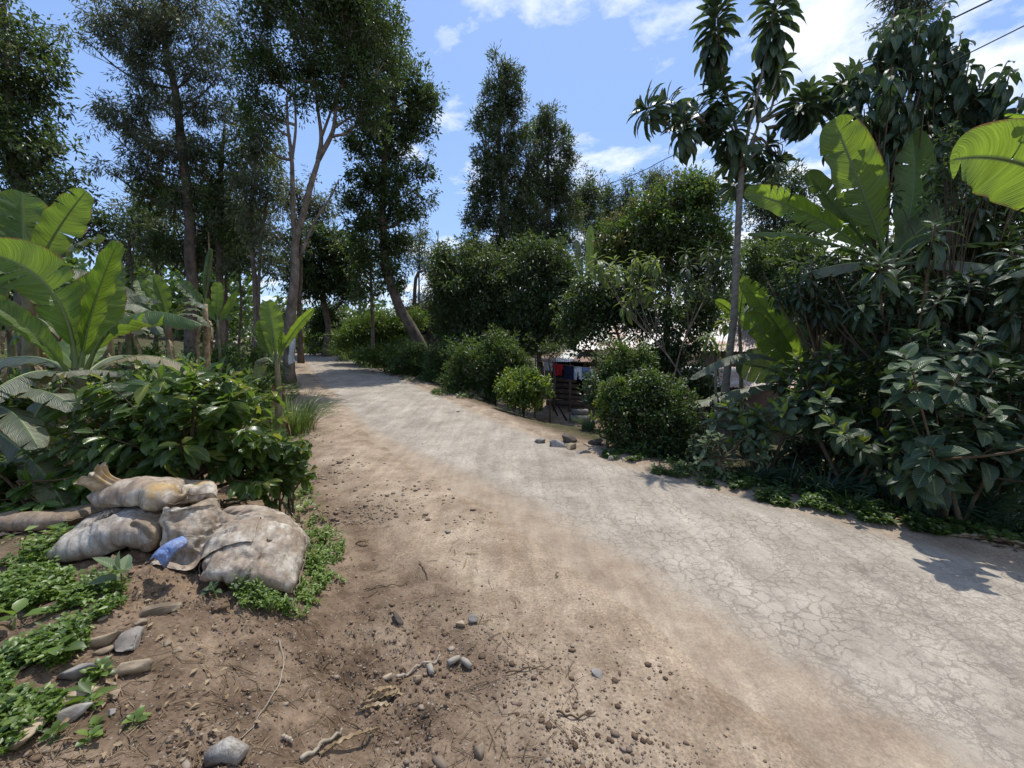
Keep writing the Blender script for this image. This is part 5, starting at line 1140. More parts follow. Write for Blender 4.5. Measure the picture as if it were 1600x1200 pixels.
banana('lone young banana plant with oval upright leaf beside the forked tree', GL, 6.2, (430, 640), (432, 555), .055, [
    ((432, 565), (428, 515), (418, 470), 42, B_LIT, dict(tears=0, fold=14, hint='cam')), ((430, 565), (412, 540), (407, 500), 26, B_LIT, dict(tears=0, fold=16, hint='cam')),
    ((435, 562), (450, 520), (491, 482), 20, B_LIT, dict(tears=0, fold=30, hint='cam')), ((436, 565), (441, 545), (441, 518), 16, B_LIT, dict(tears=0, fold=30, hint='cam')),
    ((428, 565), (410, 540), (390, 508), 16, B_DARK, dict(tears=1, fold=30, hint='cam')), ((428, 568), (405, 545, .2), (404, 592, .2), 26, B_DARK, dict(tears=1, fold=-20))], seed=8)
for k, (px, py, d, lab) in enumerate(((90, 590, 6.5, 'dusty banana plant low behind the sunlit left leaves'), (200, 560, 8.5, 'small dusty banana plant behind the tree trunks at left'), (15, 560, 7.5, 'dusty banana plant deep at the left edge'), (500, 540, 27, 'tiny pale banana plant beyond the far bend'))):
    r = np.random.default_rng(k + 50); lv = []; S = 5.5 / d if d < 20 else 0.35
    for i in range(6):
        a = i * 1.05 + r.uniform(0, .5); dx = math.cos(a) * 90 * S; dz = math.sin(a) * .8
        lv.append(((px, py - 70 * S), (px + dx * .5, py - (125 + r.uniform(0, 30)) * S, dz * .5), (px + dx, py - (60 + r.uniform(-20, 30)) * S, dz), 46 * S, B_DARK if i % 3 else B_MID, dict(tears=6 if d < 20 else 1, fold=-25, hint='up')))
    banana(lab, GL, d, (px, py + 40 * S), (px, py - 68 * S), .08, lv, seed=20 + k)
# right side
banana('big banana plant with broad erect backlit leaves above the right thicket', GRB, 5.6, (1390, 700), (1388, 405), .10, [
    ((1388, 410), (1350, 300), (1302, 186), 86, B_LIT, dict(tears=4, fold=10, hint='cam')),
    ((1388, 410), (1384, 330), (1386, 238), 15, B_DARK, dict(tears=0, fold=60, rolled=True, hint='cam')),
    ((1392, 410), (1440, 320, .2), (1425, 205, .4), 66, B_LIT, dict(tears=2, fold=14, hint='cam')),
    ((1394, 410), (1430, 310, .4), (1470, 230, .7), 60, B_LIT, dict(tears=2, fold=14, hint='cam')),
    ((1384, 412), (1262, 318), (1163, 300), 52, B_LIT, dict(tears=6, fold=20, hint='cam')),
    ((1384, 415), (1270, 355, -.1), (1170, 364, -.2), 34, B_MID, dict(tears=6, fold=-30, hint='up')),
    ((1386, 412), (1310, 330, .3), (1262, 268, .4), 50, B_MID, dict(tears=5, fold=30, hint='cam')),
    ((1392, 415), (1490, 392, -.4), (1660, 440, -.8), 60, B_DARK, dict(tears=3, fold=-32, hint='up')),
    ((1390, 412), (1420, 360, -.1), (1490, 330, -.1), 60, B_MID, dict(tears=2, fold=14, hint='cam')),
    ((1386, 415), (1330, 400, -.2), (1250, 430, -.3), 46, B_DARK, dict(tears=5, fold=-25, hint='up')),
    ((1396, 412), (1500, 370, .3), (1600, 380, .3), 50, B_LIT, dict(tears=5, fold=-15, hint='up'))], seed=9)
banana('banana plant off the right edge with a broad backlit leaf reaching in', GRB, 3.3, (1790, 700), (1770, 430), .10, [
    ((1800, 440), (1660, 215, .1), (1484, 250, .2), 150, B_LIT, dict(tears=6, fold=6, hint='cam')),
    ((1770, 430), (1700, 170, .1), (1572, 178, .1), 34, B_LIT, dict(tears=2, fold=-15, hint='up')),
    ((1770, 430), (1680, 250, .4), (1560, 205, .5), 50, B_MID, dict(tears=2, fold=25, hint='cam')),
    ((1768, 440), (1690, 380, -.1), (1575, 430, -.1), 60, B_DARK, dict(tears=6, fold=-30, hint='up'))], seed=10)
banana('lower banana plant with lit torn leaves in front of the tin roofed house', GRB, 6.6, (1262, 720), (1262, 590), .085, [
    ((1260, 590), (1230, 520), (1160, 440), 60, B_LIT, dict(tears=7, fold=22, hint='cam')),
    ((1260, 592), (1210, 540, -.1), (1163, 490, -.1), 50, B_LIT, dict(tears=3, fold=10, hint='cam')),
    ((1262, 590), (1262, 540, -.2), (1322, 492, -.2), 24, B_PALE, dict(tears=2, fold=50, hint='cam')),
    ((1258, 596), (1180, 510, -.3), (1078, 592, -.4), 34, B_DARK, dict(tears=5, fold=-28, hint='up')),
    ((1258, 600), (1210, 570, .1), (1150, 568, .1), 70, B_DARK, dict(tears=3, fold=-12, hint='cam')),
    ((1258, 602), (1180, 590, .2), (1070, 640, .2), 50, B_DARK, dict(tears=4, fold=-20, hint='up')),
    ((1262, 590), (1240, 540, .3), (1252, 508, .4), 34, B_LIT, dict(tears=2, fold=10, hint='cam')),
    ((1264, 590), (1290, 540, .4), (1300, 500, .5), 40, B_LIT, dict(tears=2, fold=10, hint='cam')),
    ((1262, 592), (1230, 530, .5), (1200, 470, .8), 50, B_MID, dict(tears=4, fold=12, hint='cam')),
    ((1262, 596), (1300, 570, .2), (1350, 600, .3), 30, B_MID, dict(tears=3, fold=-25, hint='up'))], seed=11)
banana('small bright banana shoot between ringed trunk and dark thicket', GRB, 8.5, (1160, 650), (1155, 495), .05, [
    ((1155, 500), (1158, 465), (1165, 430), 22, B_LIT, dict(tears=0, fold=20, hint='cam')), ((1155, 500), (1175, 470), (1200, 460), 22, B_MID, dict(tears=2, fold=-15)), ((1155, 500), (1140, 480), (1118, 470), 20, B_LIT, dict(tears=2, fold=15, hint='cam'))], seed=12)
banana('distant banana plant peeping over the trees left of the sunlit garden tree', GRB, 18.5, (918, 600), (915, 450), .09, [
    ((915, 455), (922, 400), (922, 352), 18, B_MID, dict(tears=1, fold=20, hint='cam')), ((913, 455), (895, 420), (880, 402), 16, B_LIT, dict(tears=3, fold=20, hint='cam')),
    ((912, 455), (890, 430), (872, 430), 14, B_MID, dict(tears=3, fold=-15)), ((917, 455), (935, 400), (945, 378), 22, B_MID, dict(tears=2, fold=20, hint='cam')), ((918, 455), (950, 410), (965, 440), 20, B_MID, dict(tears=3, fold=-20)),
    ((912, 455), (905, 410, .3), (900, 375, .4), 16, B_DARK, dict(tears=3, fold=25, hint='cam')), ((915, 460), (890, 460), (872, 490), 14, B_DARK, dict(tears=3, fold=-20)), ((916, 458), (930, 440, -.3), (925, 480, -.4), 20, B_MID, dict(tears=3, fold=-20))], seed=13)
print('plants', round(time.time() - T0, 1), len(bpy.data.objects))
# ------------------------------------------------------------------ buildings and yard
def tin_mat(name, base, rust, amt):
    m, nt = new_mat(name); P = coords(nt)
    n = nd(nt, 'ShaderNodeTexNoise', Vector=nd(nt, 'ShaderNodeMapping', Vector=P, Scale=(1, 1, 1)), Scale=1.7, Detail=6.0, Roughness=0.65)
    oi = nd(nt, 'ShaderNodeObjectInfo')
    k = ramp(nt, mth(nt, 'ADD', n, mth(nt, 'MULTIPLY', oi.outputs['Random'], amt)), [(0.55, 0.0), (0.72, 0.9)])
    c = mix(nt, k, base, rust)
    c = mix(nt, 1.0, c, ramp(nt, nd(nt, 'ShaderNodeTexNoise', Vector=P, Scale=14.0, Detail=4.0), [(0.3, 0.8), (0.7, 1.1)]), 'MULTIPLY')
    p = nd(nt, 'ShaderNodeBsdfPrincipled', Base_Color=c, Roughness=0.5, Metallic=0.25); out(nt, p); return m
TIN = tin_mat('zinc_sheet', (0.58, 0.575, 0.55), (0.30, 0.18, 0.12), 0.2)
TIN_R = tin_mat('rusty_sheet', (0.36, 0.31, 0.27), (0.22, 0.12, 0.08), 0.45)
MUD = rough_mat('mud_plaster', [(0.20, 0.165, 0.13), (0.27, 0.225, 0.18), (0.32, 0.27, 0.22)], 3, bump=0.3, blotch=(0.17, 0.12, 0.09), bscale=0.8)
MAUVE = rough_mat('dark_plaster', [(0.12, 0.085, 0.075), (0.17, 0.12, 0.105)], 3, bump=0.3, blotch=(0.08, 0.06, 0.05), bscale=1.0)
WOOD = rough_mat('grey_wood', [(0.06, 0.048, 0.038), (0.13, 0.105, 0.085), (0.19, 0.16, 0.13)], 5, (6, 6, 1), bump=0.5)
WOOD_D = rough_mat('dark_wood', [(0.018, 0.015, 0.013), (0.04, 0.032, 0.026)], 6, bump=0.5)
CONC = rough_mat('weathered_concrete', [(0.20, 0.19, 0.17), (0.32, 0.30, 0.27)], 6, bump=0.3)
DARKG = rough_mat('dark_glass', [(0.015, 0.016, 0.018), (0.03, 0.03, 0.033)], 2, rough=0.2, bump=0.0)
def corr_sheet(o, c0, c1, b0, b1, mat, name='roof_sheet', n=10, amp=0.012, pitch=0.076, thick=True):
    """corrugated sheet with eave edge c0-c1 and ridge edge b0-b1"""
    c0, c1, b0, b1 = map(np.asarray, (c0, c1, b0, b1)); w = np.linalg.norm(c1 - c0); k = max(8, int(w / pitch * 4))
    t = np.linspace(0, 1, k + 1)[:, None]; nrm = norm(np.cross(c1 - c0, b0 - c0)); nrm = nrm * np.sign(nrm[2])
    off = np.cos(t * w / pitch * 6.283) * amp * nrm
    E = c0 + (c1 - c0) * t + off; B = b0 + (b1 - b0) * t + off; M = (E + B) / 2
    v = np.vstack([E, M, B]); i = np.arange(k)[:, None]; q = k + 1
    f = np.vstack([np.hstack([i, i + 1, i + q + 1, i + q]), np.hstack([i + q, i + q + 1, i + 2 * q + 1, i + 2 * q])])
    mb = MB(); mb.add(v, f); return part(name, mb, mat, o, smooth=True)
def wall_between(o, A, B, z0, z1, th, mat, openings=(), name='wall'):
    """openings along the wall: (start, end, z_low, z_high); the wall is built round them"""
    A = np.array([*A, 0.]); B = np.array([*B, 0.]); L = np.linalg.norm(B - A); e = (B - A) / L; n = np.array([-e[1], e[0], 0]); ax = np.stack([e, n, [0, 0, 1]])
    mb = MB(); xs = [0.0]
    def seg_(a, b, lo, hi):
        if b - a > 1e-3 and hi - lo > 1e-3: mb.add(*box(A + e * (a + b) / 2 + [0, 0, (lo + hi) / 2], (b - a, th, hi - lo), ax))
    x = 0.0
    for a, b, lo, hi in sorted(openings):
        seg_(x, a, z0, z1); seg_(a, b, z0, lo); seg_(a, b, hi, z1); x = b
    seg_(x, L, z0, z1)
    return part(name, mb, mat, o), e, n, ax, A
def house():
    A = np.array([2.72, 15.5]); B = np.array([8.5, 12.0]); e = (B - A) / np.linalg.norm(B - A); w = np.array([-e[1], e[0]]); L = np.linalg.norm(B - A)
    z0 = -1.5; ze = 1.32; o = root('house', (A[0], A[1], -1.0), 'low mud walled house with pale corrugated iron roof behind the garden trees', 'house')
    ops = [(2.2, 2.9, -0.1, 0.7), (4.3, 5.1, -1.0, 0.85), (5.5, 6.2, -0.05, 0.7)]
    _, e3, n3, ax, A3 = wall_between(o, A, B, z0, ze + .05, 0.18, MUD, ops)
    C = A + w * 4.2; D = B + w * 4.2
    wall_between(o, A + w * .09, C, z0, ze + .05, 0.18, MUD); wall_between(o, B + w * .09, D, z0, ze + .05, 0.18, MAUVE); wall_between(o, C + e * .09, D - e * .09, z0, ze + .05, 0.18, MAUVE)
    for k, (a, b, lo, hi) in enumerate(ops):
        mb = MB(); mb.add(*box(A3 + e3 * (a + b) / 2 + n3 * 0.03 + [0, 0, (lo + hi) / 2], (b - a - .06, .05, hi - lo - .06), ax))
        p = part('door' if k == 1 else 'window', mb, WOOD_D if k == 1 else DARKG, o)
        fb = MB(); t = .045
        for (u, v, su, sv) in ((a + t / 2, (lo + hi) / 2, t, hi - lo), (b - t / 2, (lo + hi) / 2, t, hi - lo), ((a + b) / 2, hi - t / 2, b - a - 2 * t, t), ((a + b) / 2, lo + t / 2, b - a - 2 * t, t)):
            fb.add(*box(A3 + e3 * u - n3 * 0.07 + [0, 0, v], (su, .06, sv), ax))
        part('frame', fb, WOOD, p)
    n = 9; ov = 0.35; s0_ = -0.4; W = (L + .8) / n
    for k in range(n):
        for sgn in (0, 1):
            f0 = A - w * ov if sgn == 0 else A + w * (4.2 + ov); rdg = A + w * 2.1
            a = s0_ + k * W; b = a + W + .05; ez = ze - .03; dz = 0.006 * (k % 2)
            corr_sheet(o, [*(f0 + e * a), ez + dz], [*(f0 + e * b), ez + dz], [*(rdg + e * a), ze + .98 + dz], [*(rdg + e * b), ze + .98 + dz], TIN_R if (k in (6,)) else TIN)
    mb = MB(); mb.add(*tube([[*(A + w * 2.1 + e * s0_), ze + 1.0], [*(A + w * 2.1 + e * (L + .4)), ze + 1.0]], .05, 8)); part('ridge_cap', mb, TIN, o)
house()
def shed(label, A, B, deep, zf, zb, nsheet, mats, posts, z0, extra=None, name='shed'):
    A = np.array(A); B = np.array(B); L = np.linalg.norm(B - A); e = (B - A) / L; w = np.array([-e[1], e[0]])
    o = root(name, (A[0], A[1], z0), label, 'shed'); W = (L + .3) / nsheet
    for k in range(nsheet):
        a = -.15 + k * W; b = a + W + .04; dz = .006 * (k % 2) + (.015 if k == nsheet - 1 else 0)
        f0 = A - w * .25; r0 = A + w * deep
        corr_sheet(o, [*(f0 + e * a), zf + dz], [*(f0 + e * b), zf + dz], [*(r0 + e * a), zb + dz], [*(r0 + e * b), zb + dz], mats[k % len(mats)])
    for s, q in posts:
        P = A + e * s + w * q; zt = zf + (zb - zf) * (q / deep) - .03; mb = MB(); g = gz(P[0], P[1])
        mb.add(*tube([[P[0], P[1], g - .1], [P[0] + .02, P[1], (g + zt) / 2], [P[0], P[1], zt]], [.05, .045, .04], 7)); part('post', mb, WOOD, o, smooth=True)
    return o, A, e, w, L
o, A, e, w, L = shed('open wooden shed with short rusty and pale tin roof behind the laundry', (1.05, 14.9), (2.55, 14.4), 2.0, .88, 1.22, 3, [TIN_R, TIN, TIN_R], [(0.0, 0), (.45, 0), (1.0, 0), (1.5, 0), (0, 1.9), (1.55, 1.9)], -1.0)
for k in range(11):                                     # back boards, the shade inside the shed put into their dark colour
    P = A + e * (k * .155) + w * 1.95; g = gz(P[0], P[1]); mb = MB(); ax = np.stack([[*e, 0], [*w, 0], [0, 0, 1]])
    mb.add(*box([P[0], P[1], (g + 1.1) / 2 + .03], (.154, .02, 1.08 - g), ax)); part('board', mb, WOOD_D, o)
for k in range(2):
    P = A + e * (.02 + k * .19) + w * (-.03); g = gz(P[0], P[1]); mb = MB(); mb.add(*box([P[0], P[1], .34], (.16, .02, .75), ax)); part('board', mb, WOOD, o)
for k in range(5):                                      # logs stacked inside
    P = A + w * .55; g = gz(P[0], P[1]); z = g + .14 + .21 * k; lg = root('log', (P[0] + .1, P[1], z), ['lowest thick log lying in the open shed', 'second log from the bottom in the shed stack', 'middle log of the stack in the open shed', 'second log from the top of the shed stack', 'topmost thinner log of the stack in the open shed'][k], 'log', 'logs stacked in the shed')
    mb = MB(); q0 = P + e * .05; q1 = P + e * (1.45 - .08 * k); r_ = .105 - .008 * k
    mb.add(*tube([[q0[0], q0[1], z], [(q0 + q1)[0] / 2, (q0 + q1)[1] / 2, z + .02], [q1[0], q1[1], z - .01]], [r_, r_ * 1.05, r_ * .95], 10)); part('bark', mb, WOOD, lg, smooth=True)
o2, A2, e2, w2, L2 = shed('low shed with bright zinc roof sheets behind the dusty banana leaves', (4.45, 10.6), (7.0, 9.7), 1.6, .50, .88, 4, [TIN, TIN, TIN_R, TIN], [(0.05, 0), (1.3, 0), (2.6, 0), (0.05, 1.5), (2.6, 1.5)], -1.3)
_ = wall_between(o2, A2 + w2 * 1.5, A2 + w2 * 1.5 + e2 * 2.7, -1.6, .78, .08, MAUVE)
# far house behind the leaning tree
oh = root('house', (-5.2, 26, .5), 'small brown house half hidden right of the leaning trunk', 'house')
PA = at(640, 505, 25)[:2]; PB = at(712, 505, 24)[:2]
_, e3, n3, ax3, A3 = wall_between(oh, PA, PB, .2, 3.3, .2, MAUVE, [(.5, 1.2, 1.9, 2.8), (1.6, 2.3, 1.9, 2.8)])
for a in (.85, 1.95):
    mb = MB(); mb.add(*box(A3 + e3 * a + n3 * .05 + [0, 0, 2.35], (.66, .06, .86), ax3)); part('window', mb, DARKG, oh)
mb = MB(); c = (A3 + e3 * 1.3) + n3 * 1.6 + [0, 0, 3.45]; mb.add(*box(c, (4.0, 4.4, .12), ax3)); part('roof', mb, TIN_R, oh)
# laundry
def cloth_mat(name, c):
    m, nt = new_mat(name); P = coords(nt)
    n = nd(nt, 'ShaderNodeTexNoise', Vector=P, Scale=25.0, Detail=3.0)
    cc = mix(nt, 1.0, c, ramp(nt, n, [(0.3, 0.8), (0.7, 1.15)]), 'MULTIPLY')
    out(nt, nd(nt, 'ShaderNodeMixShader', i0=0.25, i1=nd(nt, 'ShaderNodeBsdfPrincipled', Base_Color=cc, Roughness=0.9), i2=nd(nt, 'ShaderNodeBsdfTranslucent', Color=cc))); return m
l0 = at(836, 562, 13.3); l1 = at(948, 577, 13.0); lm = (l0 + l1) / 2 - [0, 0, .04]
LN = bez(l0, 2 * lm - (l0 + l1) / 2, l1, 30)
ol = root('clothesline', [l0[0], l0[1], gz(l0[0], l0[1])], 'thin rope strung between two poles with washing on it', 'clothesline')
mb = MB(); mb.add(*tube(LN, .007, 4)); part('rope', mb, WOOD, ol)
for q in (l0, l1):
    mb = MB(); g = gz(q[0], q[1]); mb.add(*tube([[q[0], q[1], g - .1], [q[0] + .02, q[1], q[2] + .12]], [.03, .022], 7)); part('pole', mb, WOOD, ol, smooth=True)
def garment(px0, px1, h, kind, col, label, off=0.0):
    t0 = (px0 - 836) / 112; t1 = (px1 - 836) / 112; f = lambda t: LN[0] * 0 + np.array([np.interp(t, np.linspace(0, 1, 30), LN[:, k]) for k in range(3)])
    a, b = f(t0), f(t1); w = np.linalg.norm(b - a); U = np.linspace(0, 1, 15); V = np.linspace(0, 1, 13); u, v = np.meshgrid(U, V, indexing='ij')
    n = np.array([-(b - a)[1], (b - a)[0], 0]) / w; P = a + (b - a) * u[..., None]; s = np.sin(u * 9 + px0) * .03 * (0.2 + v) + (.012 + off)
    P = P + n * s[..., None] * -1 + np.array([0, 0, -1.0]) * (h * v * (1 + .04 * np.sin(u * 7)))[..., None]
    keep = np.ones((14, 12), bool); uc = (U[:-1] + U[1:]) / 2; vc = (V[:-1] + V[1:]) / 2; uu, vv = np.meshgrid(uc, vc, indexing='ij')
    if kind == 'shorts': keep &= ~((np.abs(uu - .5) < .07 + .09 * (vv - .45)) & (vv > .45))
    if kind == 'shirt': keep &= ~((np.abs(uu - .5) > .33) & (vv > .42)); keep &= ~((np.abs(uu - .5) < .1) & (vv < .08))
    if kind == 'skirt': keep &= ~(np.abs(uu - .5) > .36 + .16 * vv)
    i, j = np.nonzero(keep); q = 13; F = np.stack([i * q + j, (i + 1) * q + j, (i + 1) * q + j + 1, i * q + j + 1], 1)
    mb = MB(); mb.add(P.reshape(-1, 3), F); m = cloth_mat('cloth_' + kind, col)
    solo(kind, mb, m, a, label=label, cat='laundry', group='washing on the line', smooth=True)
garment(850, 864, .26, 'towel', (.42, .42, .40), 'small grey cloth at the left end of the clothesline')
garment(866, 881, .36, 'shirt', (.38, .02, .03), 'bright red shirt on the left part of the clothesline')
garment(881.5, 897, .44, 'skirt', (.012, .02, .06), 'dark navy skirt between the red shirt and pale blue shorts')
garment(897.5, 910, .40, 'shorts', (.42, .50, .66), 'pale blue shorts hanging in the middle of the line')
garment(911, 926, .15, 'towel', (.60, .16, .45), 'pink cloth strip beside the pale blue shorts')
garment(910.5, 922, .33, 'shorts', (.10, .18, .42), 'blue patterned shorts hanging behind the pink strip', off=.05)
garment(923, 932, .30, 'shirt', (.55, .60, .68), 'white small shirt near the right end of the line', off=.05)
garment(927, 937, .13, 'towel', (.58, .03, .04), 'small red cloth at the right end of the line')
# step bench
P = at(905, 634, 13.2); g = gz(P[0], P[1]); ob = root('step', (P[0], P[1], g), 'low grey concrete step beside the house corner', 'step')
mb = MB(); mb.add(*box([P[0], P[1], g + .10], (.55, .5, .20))); part('lower_slab', mb, CONC, ob); mb = MB(); mb.add(*box([P[0] + .05, P[1] + .14, g + .28], (.5, .26, .15))); part('upper_slab', mb, CONC, ob)
for (x0, y0, x1, y1, lab) in ((850, 598, 886, 657, 'longer dark pole leaning into the round bush'), (848, 605, 872, 650, 'shorter dark pole leaning beside the longer one')):
    a = pg(x1, y1); d0 = a[1] / .994 - .1; b = at(x0, y0, d0); mb = MB(); mb.add(*tube([a - [0, 0, .03], (a + b) / 2 + [0.01, 0, 0.01], b], [.028, .025, .022], 7)); solo('pole', mb, WOOD_D, a, label=lab, cat='pole', group='poles leaning on the round bush', smooth=True)
# tree stump with flat top in front of the lower banana
B0 = at(1275, 700, 7.2); B0[2] = gz(B0[0], B0[1]); T1 = at(1278, 503, 7.2)
os_ = root('stump', B0, 'thick brown cut trunk with flat top behind the lower banana leaves', 'tree stump')
mb = MB(); sp = spline([B0 - [0, 0, .1], (B0 + T1) / 2 + [.05, 0, 0], T1], 12); mb.add(*tube(sp, np.linspace(.22, .24, 12) * (1 + .05 * np.sin(np.arange(12) * 2)), 14)); part('trunk', mb, BARK, os_, smooth=True)
mb = MB(); mb.add(*tube([T1 + [0, 0, .002], T1 + [0, 0, .035]], [.30, .29], 16)); part('cap', mb, WOOD, os_)
# white cloth on the forked tree, power line
P = at(457, 545, 12.4); mb = MB(); U, V = np.meshgrid(np.linspace(0, 1, 10), np.linspace(0, 1, 14), indexing='ij')
Q = P + np.stack([(U - .5) * .22 + .03 * np.sin(V * 6), -.05 + .05 * np.sin(U * 9 + V * 3), .28 - V * .75 + U * .1], -1)
i, j = np.meshgrid(np.arange(9), np.arange(13), indexing='ij'); i = i.ravel(); j = j.ravel(); mb.add(Q.reshape(-1, 3), np.stack([i * 14 + j, (i + 1) * 14 + j, (i + 1) * 14 + j + 1, i * 14 + j + 1], 1))
solo('sheet', mb, cloth_mat('white_cloth', (.62, .62, .6)), P, label='dirty white sheet hung against the forked tree trunk', cat='cloth', smooth=True)
pw = np.array([at(x, y, d) for x, y, d in ((1900, -175, 4.2), (1600, -25, 6), (1280, 130, 9), (1045, 246, 14), (950, 288, 17.5), (720, 371, 29), (650, 384, 35), (560, 396, 46))])
CABLE = rough_mat('black_cable', [(.02, .02, .02), (.03, .03, .03)], 3, bump=0)
mb = MB(); mb.add(*tube(spline(pw, 70), .013, 5)); solo('power_line', mb, CABLE, pw[0], label='black cable crossing the sky from upper right to the far trees', cat='power line')
pw2 = np.array([at(x, y, d) for x, y, d in ((1120, 262, 8.5), (1200, 232, 7.6), (1330, 170, 6.6), (1500, 90, 5.6), (1800, -60, 4.4))])
mb = MB(); mb.add(*tube(spline(pw2, 40), .008, 5)); solo('cable', mb, CABLE, pw2[0], label='thinner black wire passing behind the whorl leaved crown', cat='cable')
P = pw[-1]; g = gz(P[0], P[1]); po = root('utility_pole', (P[0], P[1], g), 'distant wooden pole carrying the cable behind the roadside trees', 'utility pole')
mb = MB(); mb.add(*tube([[P[0], P[1], g - .3], [P[0], P[1], P[2] + .3]], [.14, .10], 9)); part('post', mb, WOOD, po); mb = MB(); mb.add(*box([P[0], P[1] - .15, P[2]], (1.2, .1, .1))); part('crossarm', mb, WOOD, po)

# ------------------------------------------------------------------ the pile of sacks
def sack_mat(name, a, b, stain, amt=0.55, yellow=None, printc=True):
    m, nt = new_mat(name); P = coords(nt); uv = nd(nt, 'ShaderNodeUVMap').outputs[0]
    n = nd(nt, 'ShaderNodeTexNoise', Vector=P, Scale=6.0, Detail=7.0, Roughness=0.68); n2 = nd(nt, 'ShaderNodeTexNoise', Vector=P, Scale=19.0, Detail=6.0, Roughness=0.7)
    c = mix(nt, ramp(nt, n2, [(0.35, 0.0), (0.65, 1.0)]), a, b)
    c = mix(nt, mth(nt, 'MULTIPLY', ramp(nt, n, [(0.40, 0.0), (0.56, 1.0)]), min(1.0, amt * 1.35)), c, stain)
    sm = nd(nt, 'ShaderNodeTexNoise', Vector=nd(nt, 'ShaderNodeMapping', Vector=uv, Scale=(9, 3, 1)), Scale=2.0, Detail=5.0, Roughness=.7)
    c = mix(nt, mth(nt, 'MULTIPLY', ramp(nt, sm, [(0.46, 0.0), (0.60, 1.0)]), 0.5), c, (0.10, 0.08, 0.062))
    if yellow:
        sp = nd(nt, 'ShaderNodeSeparateXYZ', Vector=uv); d = mth(nt, 'ADD', mth(nt, 'ABSOLUTE', mth(nt, 'SUBTRACT', sp.outputs[0], yellow[0])), mth(nt, 'MULTIPLY', mth(nt, 'SUBTRACT', n2, .5), .18))
        c = mix(nt, mth(nt, 'MULTIPLY', mth(nt, 'MULTIPLY', ramp(nt, d, [(yellow[1] * .2, 1.0), (yellow[1], 0.0)]), ramp(nt, n, [(.38, 0.0), (.55, 1.0)])), .55), c, (0.48, 0.30, 0.07))
    wv = nd(nt, 'ShaderNodeMapping', Vector=uv, Scale=(170, 240, 1)); w = nd(nt, 'ShaderNodeTexChecker', Vector=wv, Scale=1.0)
    wr = nd(nt, 'ShaderNodeTexNoise', Vector=nd(nt, 'ShaderNodeMapping', Vector=uv, Scale=(5, 8, 1), Rotation=(0, 0, .6)), Scale=2.0, Detail=7.0, Distortion=1.6)
    h = mth(nt, 'ADD', mth(nt, 'MULTIPLY', w.outputs['Fac'], .03), mth(nt, 'ADD', mth(nt, 'MULTIPLY', wr, .9), mth(nt, 'MULTIPLY', n2, .25)))
    bp = nd(nt, 'ShaderNodeBump', Strength=0.6, Distance=0.012, Height=h)
    p = nd(nt, 'ShaderNodeBsdfPrincipled', Base_Color=c, Roughness=0.62, Normal=bp); p.inputs['Specular IOR Level'].default_value = .3
    out(nt, p); return m
SK = sack_mat('woven_sack', (.36, .315, .25), (.52, .475, .40), (.20, .135, .085))
SK_Y = sack_mat('woven_sack_yellow', (.38, .32, .24), (.54, .485, .40), (.21, .135, .08), yellow=(.20, .12))
SK_G = sack_mat('woven_sack_grey', (.30, .275, .235), (.45, .425, .38), (.18, .13, .09), .5)
SK_B = sack_mat('woven_sack_brown', (.24, .185, .13), (.36, .29, .21), (.15, .10, .06), .5)
BLUE = sack_mat('blue_liner', (.10, .20, .48), (.20, .32, .62), (.30, .28, .30), .3)
TORN = rough_mat('torn_fibre', [(.03, .02, .015), (.09, .06, .04)], 20, bump=.5)
def ridged(x, y, seed, o=4):
    s = 0; a = 1; t = 0
    for i in range(o):
        s = s + a * (1 - np.abs(noise2(x * 2 ** i, y * 2 ** i, seed + i) * 2 - 1)); t += a; a *= .5
    return s / t
